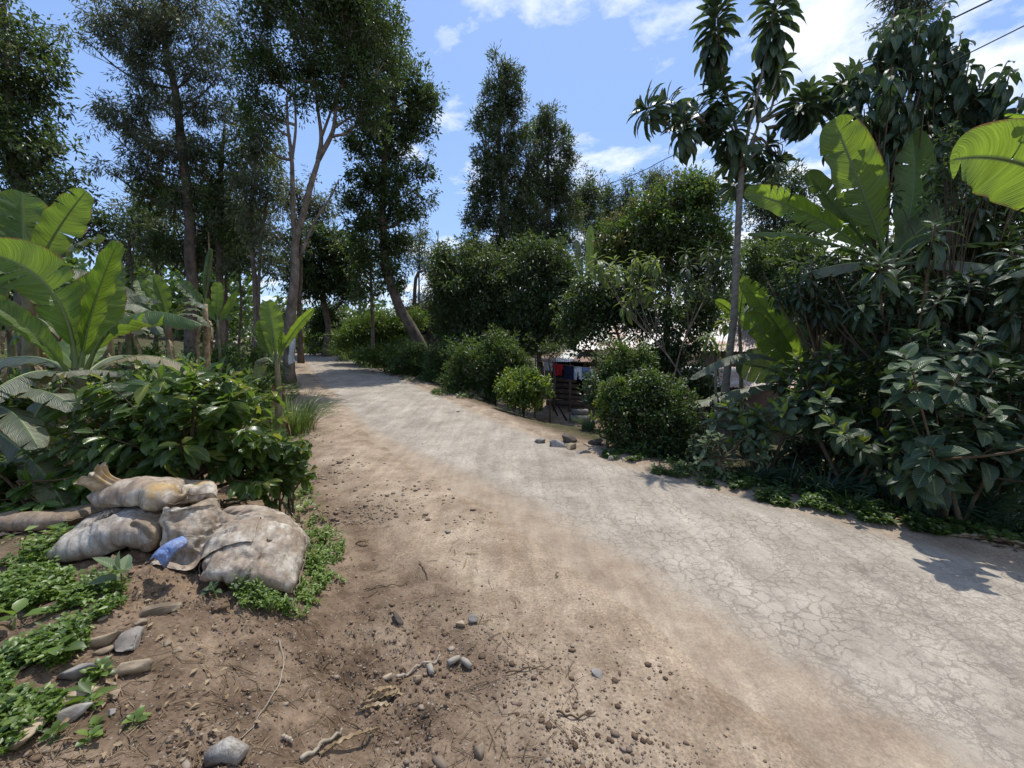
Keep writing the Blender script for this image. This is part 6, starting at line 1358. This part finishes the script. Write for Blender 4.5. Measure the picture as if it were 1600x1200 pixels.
def sack_mesh(name, label, key, mat, hole=None):
    V, nx, ny, closed = SACKS[key]; V = V.copy(); idx = np.arange(nx * ny).reshape(nx, ny); q = lambda a: np.stack([a[:-1, :-1], a[1:, :-1], a[1:, 1:], a[:-1, 1:]], -1).reshape(-1, 4)
    F = [q(idx)]; gi, gj = np.meshgrid(np.linspace(0, 1, nx), np.linspace(0, 1, ny), indexing='ij'); UV = [np.stack([gi.ravel(), gj.ravel()], 1)]
    if closed:
        bi = idx.copy(); inner = np.zeros((nx, ny), bool); inner[1:-1, 1:-1] = True; bi[inner] = nx * ny + np.arange(inner.sum()); F.append(q(bi)[:, ::-1]); UV.append(np.stack([gi[inner], gj[inner]], 1))
    UV = np.concatenate(UV); base = np.array([*V[:, :2].mean(0), V[:, 2].min()]); o = root(name, base, label, 'sack', 'sacks heaped at the roadside'); mb = MB(); mats = [mat]; mi = 0
    F = np.concatenate(F)
    if hole is not None:
        hu, hv, hr = hole; h = np.hypot(UV[:, 0] - hu, (UV[:, 1] - hv) * .8); up = np.arange(len(V)) < nx * ny; c0 = V[:nx * ny][np.argmin(h[:nx * ny])].copy()
        m_ = up & (h < hr); V[m_, 2] -= .028 * (1 - h[m_] / hr) ** .5
        fc = UV[F].mean(1); fh = np.hypot(fc[:, 0] - hu, (fc[:, 1] - hv) * .8); mi = ((fh < hr * .85) & (F.max(1) < nx * ny)).astype(int); mats.append(TORN)
    mb.add(V, F, 0, UV)
    if hole is not None: mb.m[4][0] = mi
    ob = part('bag', mb, mats, o, smooth=True); s = ob.modifiers.new('smooth', 'SUBSURF'); s.levels = 2; s.render_levels = 2
    tx = None
    if closed:                                          # seam with stitched hem along both ends and the sides
        for k, edge in enumerate((V[idx[0]], V[idx[-1]])):
            mb = MB(); c = V.mean(0); e_ = edge + norm(edge - c) * .004; mb.add(*tube(spline(e_[::2], 40), .0035, 5)); part('hem', mb, SK_B, o, smooth=True)
    if hole is not None and hole[2] > .06:
        mb = MB(); r = np.random.default_rng(5); top = V[:nx * ny]; hh = np.hypot(UV[:nx * ny, 0] - hu, (UV[:nx * ny, 1] - hv) * .8); rim = top[(hh > hr * .8) & (hh < hr * 1.15)]
        for k in range(70):
            p0 = rim[r.integers(len(rim))] + [0, 0, .004]; p1 = p0 + (c0 - p0) * r.uniform(.2, .9) + r.normal(0, .012, 3) + [0, 0, r.uniform(0, .018)]; mb.add(*tube([p0, (p0 + p1) / 2 + [0, 0, .008], p1], .0010, 3, cap=False))
        part('loose_fibre', mb, SK_G, o, kind='stuff')
    return o, V, idx
sack_mesh('sack', 'long flat brown sack lying at the far left end of the heap', 'far_left', SK_B)
sack_mesh('sack', 'torn grey white sack with a hole, left of the blue liner', 'left', SK_G, (.42, .42, .11))
sack_mesh('sack', 'rounded sack behind the draped one at the right side of the heap', 'back_right', SK)
sack_mesh('sack', 'hidden crumpled grey sack at the bottom of the heap under the drape', 'hidden', SK_B)
ot, VT, ixt = sack_mesh('sack', 'topmost sack with open frayed mouth and yellow patch', 'topmost', SK_Y)
sack_mesh('sack', 'nearest sack, pale and square, at the right front of the heap', 'nearest', SK, (.60, .50, .035))
# frayed open mouth at the upper end of the topmost sack
e0, e1 = VT[ixt[0]], VT[ixt[-1]]; en = e0 if e0[:, 0].mean() < e1[:, 0].mean() else e1; cen = VT[np.argsort(VT[:, 0] - .4 * VT[:, 2])[:25]].mean(0) + np.array([.05, 0, .02]); axm = norm(norm(cen - VT.mean(0)) * .8 + np.array([.0, 0, .8])); s1 = norm(np.cross(axm, [0, 1, 0])); s2 = np.cross(axm, s1)
Tm, Am = np.meshgrid(np.linspace(0, 1, 22), np.linspace(0, 2 * np.pi, 72, endpoint=False), indexing='ij')
Rm = (.105 - .055 * np.sin(Tm * 2.4) + .02 * Tm) * (1 + (.10 + .10 * Tm) * np.sin(Am * 9 + 2 * np.sin(Am * 2) + Tm * 2) + .12 * (noise2(Am * 2, Tm * 4, 9) - .5))
PM = (cen - axm * .05)[None, None] + axm * (Tm * .17 + .018 * np.sin(Am * 5) * Tm)[..., None] + s1 * (Rm * np.cos(Am))[..., None] + s2 * (Rm * .75 * np.sin(Am))[..., None]
i = np.arange(21)[:, None] * 72; j = np.arange(72)[None]; k = (j + 1) % 72; mb = MB(); mb.add(PM.reshape(-1, 3), np.stack([i + j, i + k, i + 72 + k, i + 72 + j], -1).reshape(-1, 4), 0, np.stack([Tm.ravel() * .3, Am.ravel() / 6.28], 1)); part('mouth', mb, SK_Y, ot, smooth=True)
mb = MB(); rg_ = PM[15]; mb.add(np.vstack([rg_, rg_.mean(0)[None] + axm * .02]), np.stack([np.arange(72), (np.arange(72) + 1) % 72, np.full(72, 72)], 1)); part('stuffing', mb, SK_B, ot, smooth=True)
od, VD, ixd = sack_mesh('draped_sack', 'empty sack draped over the heap with faint letters printed on it', 'drape', SK)
GD = VD[ixd]
def evd(u, v):
    x = np.clip(u, 0, 1) * (GD.shape[0] - 1.001); y = np.clip(v, 0, 1) * (GD.shape[1] - 1.001); a = x.astype(int); b = y.astype(int); fx = (x - a)[..., None]; fy = (y - b)[..., None]
    return (GD[a, b] * (1 - fx) + GD[a + 1, b] * fx) * (1 - fy) + (GD[a, b + 1] * (1 - fx) + GD[a + 1, b + 1] * fx) * fy
def sheet_fn(ctrl):
    C = np.array([[at(*q) for q in row] for row in ctrl])
    def ev(u, v):                                       # u along rows, v across, 0..1; Catmull-Rom both ways
        def cr(P, t):
            n = P.shape[0]; Pp = np.concatenate([2 * P[:1] - P[1:2], P, 2 * P[-1:] - P[-2:-1]]); x = np.clip(t, 0, .99999) * (n - 1); i = x.astype(int); f = (x - i)
            return i, f, Pp
        ii, fi, Pr = cr(C, u); out_ = 0
        def w(f): return np.stack([-.5 * f + f * f - .5 * f ** 3, 1 - 2.5 * f * f + 1.5 * f ** 3, .5 * f + 2 * f * f - 1.5 * f ** 3, -.5 * f * f + .5 * f ** 3], 0)
        wi = w(fi); jj, fj, _ = cr(C[0], v); wj = w(fj); Pp = np.concatenate([2 * Pr[:, :1] - Pr[:, 1:2], Pr, 2 * Pr[:, -1:] - Pr[:, -2:-1]], 1)
        for a in range(4):
            for b in range(4): out_ = out_ + (wi[a] * wj[b])[..., None] * Pp[ii + a, jj + b]
        r = (ridged(u * 2.5 + v * 1.2 + 2, v * 3.2 - u, 31) - .6) * .030 + (ridged(u * 6 + 5, v * 5 + u * 3, 35) - .6) * .010
        return out_ + r[..., None] * norm(CAM - at(310, 850, 2.3))
    return ev
def sheet(o, name, ev, mat, n=70):
    U, V = np.meshgrid(np.linspace(0, 1, n), np.linspace(0, 1, n), indexing='ij'); e_ = .02 * (noise2(V * 14, V * 0 + 2, 3) - .5); P = ev(np.clip(U + e_ * (U > .5), 0, 1), V)
    i, j = np.meshgrid(np.arange(n - 1), np.arange(n - 1), indexing='ij'); i = i.ravel(); j = j.ravel(); mb = MB()
    mb.add(P.reshape(-1, 3), np.stack([i * n + j, i * n + j + 1, (i + 1) * n + j + 1, (i + 1) * n + j], 1), 0, np.stack([U.ravel(), V.ravel()], 1)); ob = part(name, mb, mat, o, smooth=True)
    s = ob.modifiers.new('thickness', 'SOLIDIFY'); s.thickness = .003; return ob
ev2 = sheet_fn([[(285, 838, 2.30), (292, 844, 2.24), (290, 852, 2.22), (284, 858, 2.24)], [(262, 848, 2.26), (268, 848, 2.17), (272, 862, 2.15), (268, 870, 2.20)], [(244, 862, 2.24), (250, 860, 2.14), (262, 872, 2.13), (262, 882, 2.18)], [(234, 876, 2.22), (242, 872, 2.13), (252, 882, 2.12), (256, 888, 2.18)]])
sheet(od, 'blue_liner', ev2, BLUE, 40)
cu = bpy.data.curves.new('print', 'FONT'); cu.body = 'SIB'; cu.size = 1.0; cu.resolution_u = 3
tmp = bpy.data.objects.new('print', cu); COL.objects.link(tmp); dg = bpy.context.evaluated_depsgraph_get(); tm = bpy.data.meshes.new_from_object(tmp.evaluated_get(dg))
tv = np.array([q.co[:] for q in tm.vertices]); bpy.data.objects.remove(tmp)
gp = GD.reshape(-1, 3); ctr = np.argmin(np.linalg.norm(np.cross(gp - CAM, norm(at(352, 832, 1) - CAM)), axis=1) + .3 * gp[:, 1]); uc, vc = divmod(int(ctr), GD.shape[1]); uc = np.clip(uc / GD.shape[0], .2, .75); vc = np.clip(vc / GD.shape[1], .2, .75)
PP_ = evd(uc + .09 * tv[:, 0], vc + .12 * tv[:, 1]); PP_ = PP_ + norm(CAM - PP_) * .006
INK = rough_mat('faded_ink', [(.12, .11, .10), (.22, .20, .18)], 60, bump=0)
me = bpy.data.meshes.new('lettering'); me.from_pydata((PP_ - np.array(od.location)).tolist(), [], [list(p_.vertices) for p_ in tm.polygons]); me.materials.append(INK); link('lettering', me, od)
ox = root('plastic_scrap', at(215, 925, 2.2), 'crumpled grey plastic scrap with frayed end on the soil below the heap', 'scrap')
ev3 = sheet_fn([[(198, 905, 2.32), (209, 903, 2.3), (217, 908, 2.28)], [(200, 915, 2.28), (214, 908, 2.24), (226, 917, 2.24)], [(203, 926, 2.26), (222, 920, 2.22), (240, 927, 2.23)]])
ox.location = pg(222, 930); sheet(ox, 'film', ev3, SK_G, 30)

# ------------------------------------------------------------------ stones and litter
ST = rough_mat('tan_stone', [(.17, .125, .08), (.30, .235, .16), (.40, .33, .235)], 9, bump=.7, dist=.01, blotch=(.13, .10, .07), bscale=6)
SG = rough_mat('grey_stone', [(.12, .105, .09), (.22, .20, .175), (.33, .31, .28)], 11, bump=.7, dist=.01)
SDK = rough_mat('dark_stone', [(.05, .04, .032), (.11, .09, .07)], 11, bump=.7, dist=.01)
def stone(px, py, w, h, mat, label, seed, asp=1.0, yaw=None, hf=.55, tilt=None):
    P = pg(px, py + h * .35); D = P[1] / .99; s = w * D / FPX; v, f = rock((s, s * asp, s * hf), seed, 3, 12, yaw, tilt)
    v = v + P + [0, 0, s * hf * .28]; mb = MB(); mb.add(v, f); ob = solo('stone', mb, mat, P, label=label, cat='stone', group='stones on the dirt shoulder')
SL = [(252, 945, 66, 40, ST, 'long pale wedge shaped stone just below the sack heap', .5, .3), (222, 973, 24, 14, ST, 'small flat tan stone under the long pale one', .7, .4), (203, 1003, 48, 40, SG, 'rounded grey brown stone half sunk left of centre of the bank', .8, .6),
      (158, 1003, 56, 24, ST, 'thin upturned tan slab leaning near the rounded stone', .35, .5), (160, 1018, 40, 14, ST, 'narrow flat flake lying against the thin tan slab', .4, .3), (112, 1078, 96, 60, ST, 'largest flat tan stone beside the lower left weeds', .55, .28), (118, 1048, 66, 34, SG, 'grey brown stone tucked behind the largest flat one', .6, .4),
      (204, 1044, 66, 34, ST, 'oblong yellowish stone lying aslant in the middle of the bank', .45, .45), (178, 1078, 26, 40, ST, 'upright dull stone at the end of the oblong one', .8, .5), (112, 1113, 52, 32, SG, 'light grey speckled stone below the largest flat stone', .7, .55), (38, 1150, 66, 46, ST, 'brown blocky stone at the bottom left corner', .8, .6),
      (622, 966, 32, 18, SDK, 'dark bean shaped stone lying alone on the bare shoulder', .45, .6), (741, 967, 20, 16, SG, 'grey stone on the right of a small cluster on the shoulder', .8, .7), (719, 974, 18, 14, ST, 'brown stone on the left of a small cluster on the shoulder', .8, .6), (652, 1062, 24, 16, ST, 'tan stone beside the twisted root', .8, .6), (607, 1060, 18, 12, ST, 'reddish stone above the dry husks', .8, .6),
      (936, 1055, 28, 12, SG, 'pale flat stone pressed into the tyre track', .7, .25), (750, 1172, 28, 28, ST, 'round brown lump at the bottom centre of the picture', .9, .7), (232, 940, 12, 8, ST, 'pebble sized stone left of the long pale wedge', .8, .6), (262, 1005, 18, 12, ST, 'small square stone right of the rounded grey one', .9, .5),
      (280, 1015, 16, 12, ST, 'small yellow stone on the middle of the bank', .9, .5), (175, 1118, 14, 12, SG, 'small round stone left of the tiny clover seedling', .9, .7), (82, 1150, 14, 10, SG, 'white pebble beside the brown blocky stone', .9, .7), (700, 830, 10, 6, SG, 'small flat pale stone far along the shoulder', .9, .5), (716, 645, 12, 5, SDK, 'dark lump of soil lying on the middle of the road', .7, .5)]
for k, (px, py, w_, h_, m_, lab, asp, hf) in enumerate(SL): stone(px, py, w_, h_, m_, lab, 300 + k, asp, yaw=(.5 if k in (0, 5, 7) else None), hf=hf)
for k, (px, py, w_, m_, lab) in enumerate(((842, 690, 26, SG, 'broken grey rubble block at the left of the culvert rubble'), (868, 694, 34, SG, 'largest pale rubble block by the road edge'), (892, 698, 24, ST, 'tan rubble block under the dark hole by the road edge'), (905, 708, 20, SG, 'small white stone at the lower end of the rubble'), (918, 706, 14, SG, 'small pale stone beside the clipped bush foot'), (888, 685, 30, SDK, 'dark earthy block over the culvert hole'), (930, 690, 26, SDK, 'dark rough block left of the clipped bush foot'), (800, 672, 10, SG, 'white pebble on the right verge before the round bush'), (955, 717, 16, SG, 'grey stone under the clipped bush at the road edge'))):
    stone(px, py, w_, w_ * .5, m_, lab, 400 + k, .8, hf=.55)
rg = np.random.default_rng(77)
def pgv(px, py):
    D = FW[None] + ((px - 800) / FPX)[:, None] * RT - ((py - 600) / FPX)[:, None] * UP; z = np.zeros(len(px))
    for _ in range(14):
        t = np.clip((CAM[2] - z) / np.maximum(-D[:, 2], 1e-3), .5, 60); P = CAM + t[:, None] * D; z = .5 * z + .5 * ground_z(P[:, 0], P[:, 1])
    P[:, 2] = ground_z(P[:, 0], P[:, 1]); return P
def bits(name, n, size, mat, region, sub=1, squash=.7, seed=1, onroad=.03):
    r = np.random.default_rng(seed); px = r.uniform(region[0], region[2], n * 3); py = region[1] + (region[3] - region[1]) * r.random(n * 3) ** region[4]
    P = pgv(px, py); S, U = road_su(P[:, 0], P[:, 1]); L = -U - half_l(S); pt = fbm2(P[:, 0] * 1.6 + 3, P[:, 1] * 1.6, 3, 77)
    pr = np.where(L > 1.0, .9, np.where(L > 0.1, .16 + .5 * sst(.3, 1.1, L), onroad)) * (.15 + 1.3 * sst(.40, .62, pt)); P = P[r.random(n * 3) < pr][:n]; n = len(P)
    v0, f0 = ico(sub); s = size * np.exp(r.normal(0, .5, n)); rot = np.array([Matrix.Rotation(a, 3, 'Z')[:] for a in r.uniform(0, 6.28, 40)]).reshape(40, 3, 3)[r.integers(0, 40, n)]
    var = np.array([(v0 * (1 + .42 * (np.random.default_rng(k).random((len(v0), 1)) - .5) * 2)) for k in range(12)])[r.integers(0, 12, n)] * np.stack([np.ones(n), r.uniform(.55, 1, n), r.uniform(.4, .8, n) * squash], 1)[:, None]
    V = np.einsum('nij,nvj->nvi', rot, var) * (s / 2)[:, None, None] + P[:, None] + np.array([0, 0, 1.0]) * (s * .12)[:, None, None]
    F = f0[None] + (np.arange(n) * len(v0))[:, None, None]; mb = MB(); mb.add(V.reshape(-1, 3), F.reshape(-1, 3)); solo(name, mb, mat, (0, 0, 0), kind='stuff'); return n
def peb_mat(name, cols):
    m, nt = new_mat(name); g = nd(nt, 'ShaderNodeNewGeometry'); c = ramp(nt, g.outputs['Random Per Island'], [(i / (len(cols) - 1), c) for i, c in enumerate(cols)]); p = nd(nt, 'ShaderNodeBsdfPrincipled', Base_Color=c, Roughness=.9); p.inputs['Specular IOR Level'].default_value = .2; out(nt, p); return m
PB = peb_mat('gravel_bits', [(.10, .075, .055), (.17, .13, .095), (.22, .17, .125), (.29, .24, .19), (.14, .09, .06), (.20, .165, .13)])
CLD = peb_mat('soil_clods', [(.065, .042, .027), (.10, .066, .043), (.15, .102, .068), (.12, .08, .05)])
bits('gravel', 8000, .0065, PB, (0, 800, 1300, 1260, .8), seed=1)
bits('gravel_coarse', 260, .013, PB, (0, 820, 1200, 1260, .8), seed=2, onroad=.0)
bits('soil_clods', 2600, .0105, CLD, (0, 820, 1100, 1260, .75), seed=3, onroad=0)
bits('roadside_grit', 2600, .020, PB, (480, 600, 1000, 820, .8), seed=4, onroad=.05)
# straw and twig litter
def litter(name, n, region, Ls, rad_, mat, seed, pred=None):
    r = np.random.default_rng(seed); P = pgv(r.uniform(region[0], region[2], n), r.uniform(region[1], region[3], n)); mb = MB()
    S, U = road_su(P[:, 0], P[:, 1]); L = -U - half_l(S); Rr = U - half_r(S); ok = (L > .5) | (Rr > .1)
    for p_ in P[ok]:
        a = r.uniform(0, 6.28); l = Ls * r.uniform(.4, 1.5); dd = np.array([math.cos(a), math.sin(a), 0]); q = p_ + dd * l; m_ = (p_ + q) / 2 + r.normal(0, .12 * l, 3)
        pts = np.array([p_, m_, q]); pts[:, 2] = ground_z(pts[:, 0], pts[:, 1]) + .004 + rad_; pts[1, 2] += r.uniform(0, .06) * l; mb.add(*tube(pts, [rad_, rad_, rad_ * .5], 3, cap=False))
    solo(name, mb, mat, (0, 0, 0), kind='stuff')
litter('straw_litter', 900, (0, 820, 900, 1220), .05, .0011, DRY, 5)
litter('twig_litter', 350, (0, 820, 900, 1220), .09, .0018, STEM_BROWN, 6)
litter('verge_litter', 900, (700, 690, 1650, 880), .12, .003, DRY, 7)
litter('garden_litter', 500, (0, 560, 480, 830), .12, .003, DRY, 8)
def flat_leaves(name, n, region, L, mat, seed, lift=.01, pred=None):
    r = np.random.default_rng(seed); P = pgv(r.uniform(region[0], region[2], n), r.uniform(region[1], region[3], n)); S, U = road_su(P[:, 0], P[:, 1]); L_ = -U - half_l(S); Rr = U - half_r(S); ok = (L_ > 1.9) | (Rr > .15); P = P[ok] + [0, 0, lift]; n = len(P)
    v, f = leaf_quads(P, np.stack([r.normal(size=n), r.normal(size=n), r.normal(0, .25, n)], 1), np.stack([r.normal(0, .3, n), r.normal(0, .3, n), np.ones(n)], 1), L * r.uniform(.5, 1.3, n), L * .45 * r.uniform(.6, 1.2, n), .35)
    mb = MB(); mb.add(v, f); solo(name, mb, mat, (0, 0, 0), kind='stuff')
flat_leaves('dry_leaf_litter', 2600, (880, 700, 1650, 870), .07, DRY, 11)
flat_leaves('garden_leaf_litter', 2600, (0, 540, 470, 840), .09, DRY, 12)
flat_leaves('shoulder_leaf_litter', 260, (0, 840, 620, 1180), .035, DRY, 13)
# named sticks, roots and husks
def stick(name, label, pts, r0, r1, mat=STEM_BROWN, cat='twig', lift=.006, n=24):
    C = spline([pg(x, y) for x, y in pts], n); C[:, 2] = ground_z(C[:, 0], C[:, 1]) + lift + r0; C[:, 2] += .006 * np.sin(np.arange(n) * .9); mb = MB(); mb.add(*tube(C, np.linspace(r0, r1, n), 6)); solo(name, mb, mat, C[0], label=label, cat=cat, group='twigs on the dirt shoulder', smooth=True)
stick('root', 'long thin root trailing down the dirt bank left of centre', [(432, 1005), (443, 1030), (441, 1062), (425, 1095), (400, 1130), (360, 1185)], .0035, .0015, BARK_PALE, cat='root')
stick('root', 'thick twisted root beside the white stubs', [(620, 1068), (640, 1058), (655, 1046), (672, 1040), (688, 1033)], .008, .004, BARK_PALE, cat='root')
stick('twig', 'straight twig lying across the shoulder near the weeds', [(570, 925), (600, 918), (640, 911)], .004, .002)
stick('twig', 'thin twig curving above the dark bean shaped stone', [(655, 880), (664, 895), (668, 908)], .004, .003)
stick('twig', 'hair thin dry stem left of the dry husks', [(497, 1050), (530, 1030), (560, 1020), (578, 1018)], .0025, .001)
stick('twig', 'forked dry twig at the bottom centre right', [(870, 1118), (900, 1128), (930, 1122)], .005, .003)
stick('twig', 'dry stem with kinks right of the white stubs', [(790, 1058), (820, 1052), (845, 1046), (862, 1048)], .004, .002)
stick('twig', 'stout dry stalk at the lower edge left of centre', [(470, 1198), (500, 1178), (525, 1155), (535, 1150)], .008, .005, BARK_PALE)
stick('twig', 'short tan stick on the ochre patch', [(442, 1160), (458, 1172)], .006, .006, BARK_PALE)
stick('twig', 'branching twig at the right verge beside the fallen dry leaf', [(1440, 800), (1470, 815), (1500, 838)], .008, .003)
STUB = rough_mat('pale_stub', [(.20, .17, .13), (.36, .33, .28)], 12, (1, 1, .3), bump=.3)
for (x0, y0, x1, y1, lab) in ((700, 1045, 718, 1036, 'largest of the three pale stubs on the shoulder'), (722, 1042, 736, 1050, 'rightmost pale stub on the shoulder'), (671, 1048, 675, 1060, 'upright pointing pale stub beside the twisted root')):
    a, b = pg(x0, y0), pg(x1, y1); mb = MB(); mb.add(*tube([a + [0, 0, .018], (a + b) / 2 + [0, 0, .02], b + [0, 0, .018]], [.014, .016, .014], 8)); solo('stub', mb, STUB, a, label=lab, cat='stub', group='pale stubs by the root', smooth=False)
def husk(name, label, px, py, L, W, ang, seed, mat=DRY, curl=.5, hint=(0, 0, 1)):
    P = pg(px, py) + [0, 0, .012]; dd = np.array([math.cos(ang), math.sin(ang), 0]); Q = P + dd * L; Q[2] = gz(Q[0], Q[1]) + .015
    o = root(name, P, label, 'dry leaf', 'dry leaves and husks on the ground'); banana_leaf(P, (P + Q) / 2 + [0, 0, .03], Q, W, mat, o, hint=hint, fold=25 + 30 * curl, tears=2, seed=seed, pet=.05, nst=14)
for k, (x, y, L_, W_, a_, lab) in enumerate(((560, 1110, .20, .035, .5, 'dry husk strip on top of the small husk heap'), (568, 1100, .17, .03, .8, 'dry husk strip pointing towards the twisted root'), (556, 1120, .16, .03, .2, 'lowest dry husk strip of the small husk heap'), (590, 1112, .13, .035, .9, 'short reddish husk at the right of the husk heap'), (575, 1085, .14, .025, .3, 'thin curled husk strip above the husk heap'), (556, 852, .10, .05, .05, 'curled pale dry leaf on the shoulder right of the weeds'), (1480, 838, .55, .10, -.35, 'large fallen dry banana leaf at the right road edge'), (500, 1185, .25, .03, .9, 'dry leaf sheath at the lower edge of the picture'), (868, 905, .04, .02, 1, 'tiny dark curled leaf on the packed dirt'))):
    husk('dry_leaf', lab, x, y, L_, W_, a_, 500 + k)
P = pg(352, 1192); mb = MB(); mb.add(*tube([P + [-.05, 0, .01], P + [0, .01, .03], P + [.06, 0, .015]], [.03, .035, .028], 10)); solo('plastic_cup', mb, SK_G, P, label='crushed grey plastic cup at the bottom edge of the picture', cat='litter', smooth=True)

# ------------------------------------------------------------------ low green cover
def cover(name, ells, n, L, W, h, mat, seed, stems=True, pred=None):
    """leaves on short stems over patches of ground given as pixel ellipses"""
    r = np.random.default_rng(seed); V = []; A_ = np.array([e[2] * e[3] for e in ells], float); pk = r.choice(len(ells), n, p=A_ / A_.sum()); E = np.array(ells, float)[pk]
    th = r.uniform(0, 6.28, n); q = r.random(n) ** .5; px = E[:, 0] + E[:, 2] * q * np.cos(th); py = E[:, 1] + E[:, 3] * q * np.sin(th); P = pgv(px, py)
    den = fbm2(P[:, 0] * 5, P[:, 1] * 5, 3, seed); ok = den > .42; P = P[ok]; den = den[ok]; n = len(P); m = 7
    hh = h * r.uniform(.3, 1.2, n) * (.4 + 1.4 * (den - .35)); tip = P + np.stack([r.normal(0, .3, n) * hh, r.normal(0, .3, n) * hh, hh], 1)
    ang = r.uniform(0, 6.28, (n, m)); s = np.linspace(.35, 1, m)[None]; Pp = P[:, None] + (tip - P)[:, None] * s[..., None]
    Ad = np.stack([np.cos(ang), np.sin(ang), r.normal(.25, .25, (n, m))], -1); N = np.stack([r.normal(0, .3, n * m), r.normal(0, .3, n * m), np.ones(n * m)], 1); sc = r.uniform(.6, 1.3, n * m)
    v, f = leaf_quads(Pp.reshape(-1, 3), Ad.reshape(-1, 3), N, L * sc, W * sc, .2); mb = MB(); mb.add(v, f)
    sv, sf = leaf_quads(P, tip - P, np.tile([0, -1.0, 0], (n, 1)), hh, np.full(n, .004), 0); mb.add(sv, sf); solo(name, mb, mat, (0, 0, 0), kind='stuff')
cover('ground_cover', [(40, 925, 70, 40), (110, 945, 70, 30), (30, 1000, 60, 50), (60, 1080, 40, 60), (10, 1120, 40, 60), (80, 1000, 60, 40), (165, 935, 35, 25), (90, 960, 50, 40), (20, 940, 40, 60), (20, 1040, 45, 60)], 3000, .026, .017, .10, WEED, 21)
cover('weed_patch', [(505, 860, 32, 40), (480, 905, 40, 30), (430, 940, 60, 22), (520, 895, 25, 25), (495, 830, 20, 20), (400, 925, 40, 16), (470, 950, 40, 18)], 1000, .024, .013, .10, WEED, 22)
cover('weeds_under_bush', [(470, 790, 30, 25), (100, 880, 60, 18), (10, 800, 60, 50), (60, 700, 70, 50), (30, 640, 60, 40)], 900, .05, .028, .18, WEED, 23)
cover('garden_cover', [(230, 640, 120, 30), (60, 560, 120, 20), (430, 560, 25, 12), (440, 610, 30, 20), (360, 570, 90, 25), (200, 590, 120, 30), (100, 600, 100, 40), (400, 600, 50, 25), (300, 545, 160, 14), (380, 620, 60, 20)], 5200, .09, .045, .16, G_LIGHT, 24)
cover('verge_cover', [(1250, 780, 70, 14), (1330, 790, 70, 16), (1400, 808, 70, 14), (1500, 825, 90, 14), (1060, 735, 60, 12), (1150, 755, 60, 12), (1580, 838, 60, 12), (980, 712, 40, 10)], 2200, .05, .026, .10, G_MID, 25)
cover('bank_cover', [(720, 615, 50, 8), (660, 590, 40, 8), (600, 565, 30, 7), (560, 555, 25, 4)], 900, .07, .035, .12, G_MID, 26)
cover('far_verge_cover', [(480, 535, 40, 8), (440, 540, 30, 10), (520, 545, 30, 5)], 700, .30, .06, .35, G_LIGHT, 27)
def tuft(label, px, py, n, Lb, wb, spread, mat, seed, lean=.5, name='grass_clump', d=None, group='grass clumps'):
    P = pg(px, py) if d is None else at(px, py, d); P[2] = gz(P[0], P[1]); v, f = grass_tuft(name, label, 'grass', None, P, n, Lb, wb, spread, mat, seed, lean); mb = MB(); mb.add(v, f); solo(name, mb, mat, P, label=label, cat='grass clump', group=group, kind=None, smooth=True)
tuft('big clump of long arching grass under the lone young banana plant', 455, 655, 480, .80, .012, .75, GRASSM, 1, .62, d=7.2)
tuft('smaller clump of long grass left of the big arching clump', 415, 640, 160, .6, .012, .5, GRASSM, 2, .55, d=6.8)
tuft('spiky pale striped clump below the grey green garden bush', 918, 668, 90, .40, .022, .22, G_SILVER, 3, .6, d=8.3)
for k, (x, y, l_, d_, lab) in enumerate(((1230, 770, .45, 4.9, 'dark strap leaved clump left of the tall broad leaved shrub'), (1285, 780, .5, 4.6, 'dark strap leaved clump under the tall broad leaved shrub'), (1180, 755, .35, 5.0, 'dark strap leaved clump below the sunlit grey green shrub'), (1395, 800, .45, 4.3, 'dark strap leaved clump between the right shrubs'), (1500, 815, .5, 4.0, 'dark strap leaved clump in front of the darkest shrub'), (1570, 820, .45, 3.9, 'dark strap leaved clump at the right edge'), (1330, 815, .22, 4.2, 'short pale grass clump at the right road edge'), (1440, 820, .4, 4.2, 'dark strap leaved clump behind the fallen dry leaf'), (1600, 760, .6, 4.3, 'tall dark strap leaved clump in the right corner shade'))):
    tuft(lab, x, y, 60, l_, .022, .35, GRASSM if k == 6 else G_BROAD_D, 40 + k, .7, name='strap_leaved_clump', d=d_, group='strap leaved clumps on the right verge')
for k, (x, y, d_, lab) in enumerate(((600, 540, 18, 'bright grass on the right bank behind the slender tree'), (640, 520, 19, 'bright grass on the bank under the leaning trunk'), (560, 545, 21, 'bright grass at the far left end of the right bank'), (475, 545, 27, 'bright grass on the verge inside the far bend'), (500, 548, 26, 'bright grass strip beyond the far bend'))):
    tuft(lab, x, y, 260, 1.0, .03, 2.2, GRASSM, 60 + k, .6, name='grass_clump', d=d_, group='grass on the far banks')
print('all', round(time.time() - T0, 1), len(bpy.data.objects), NTRI[0])
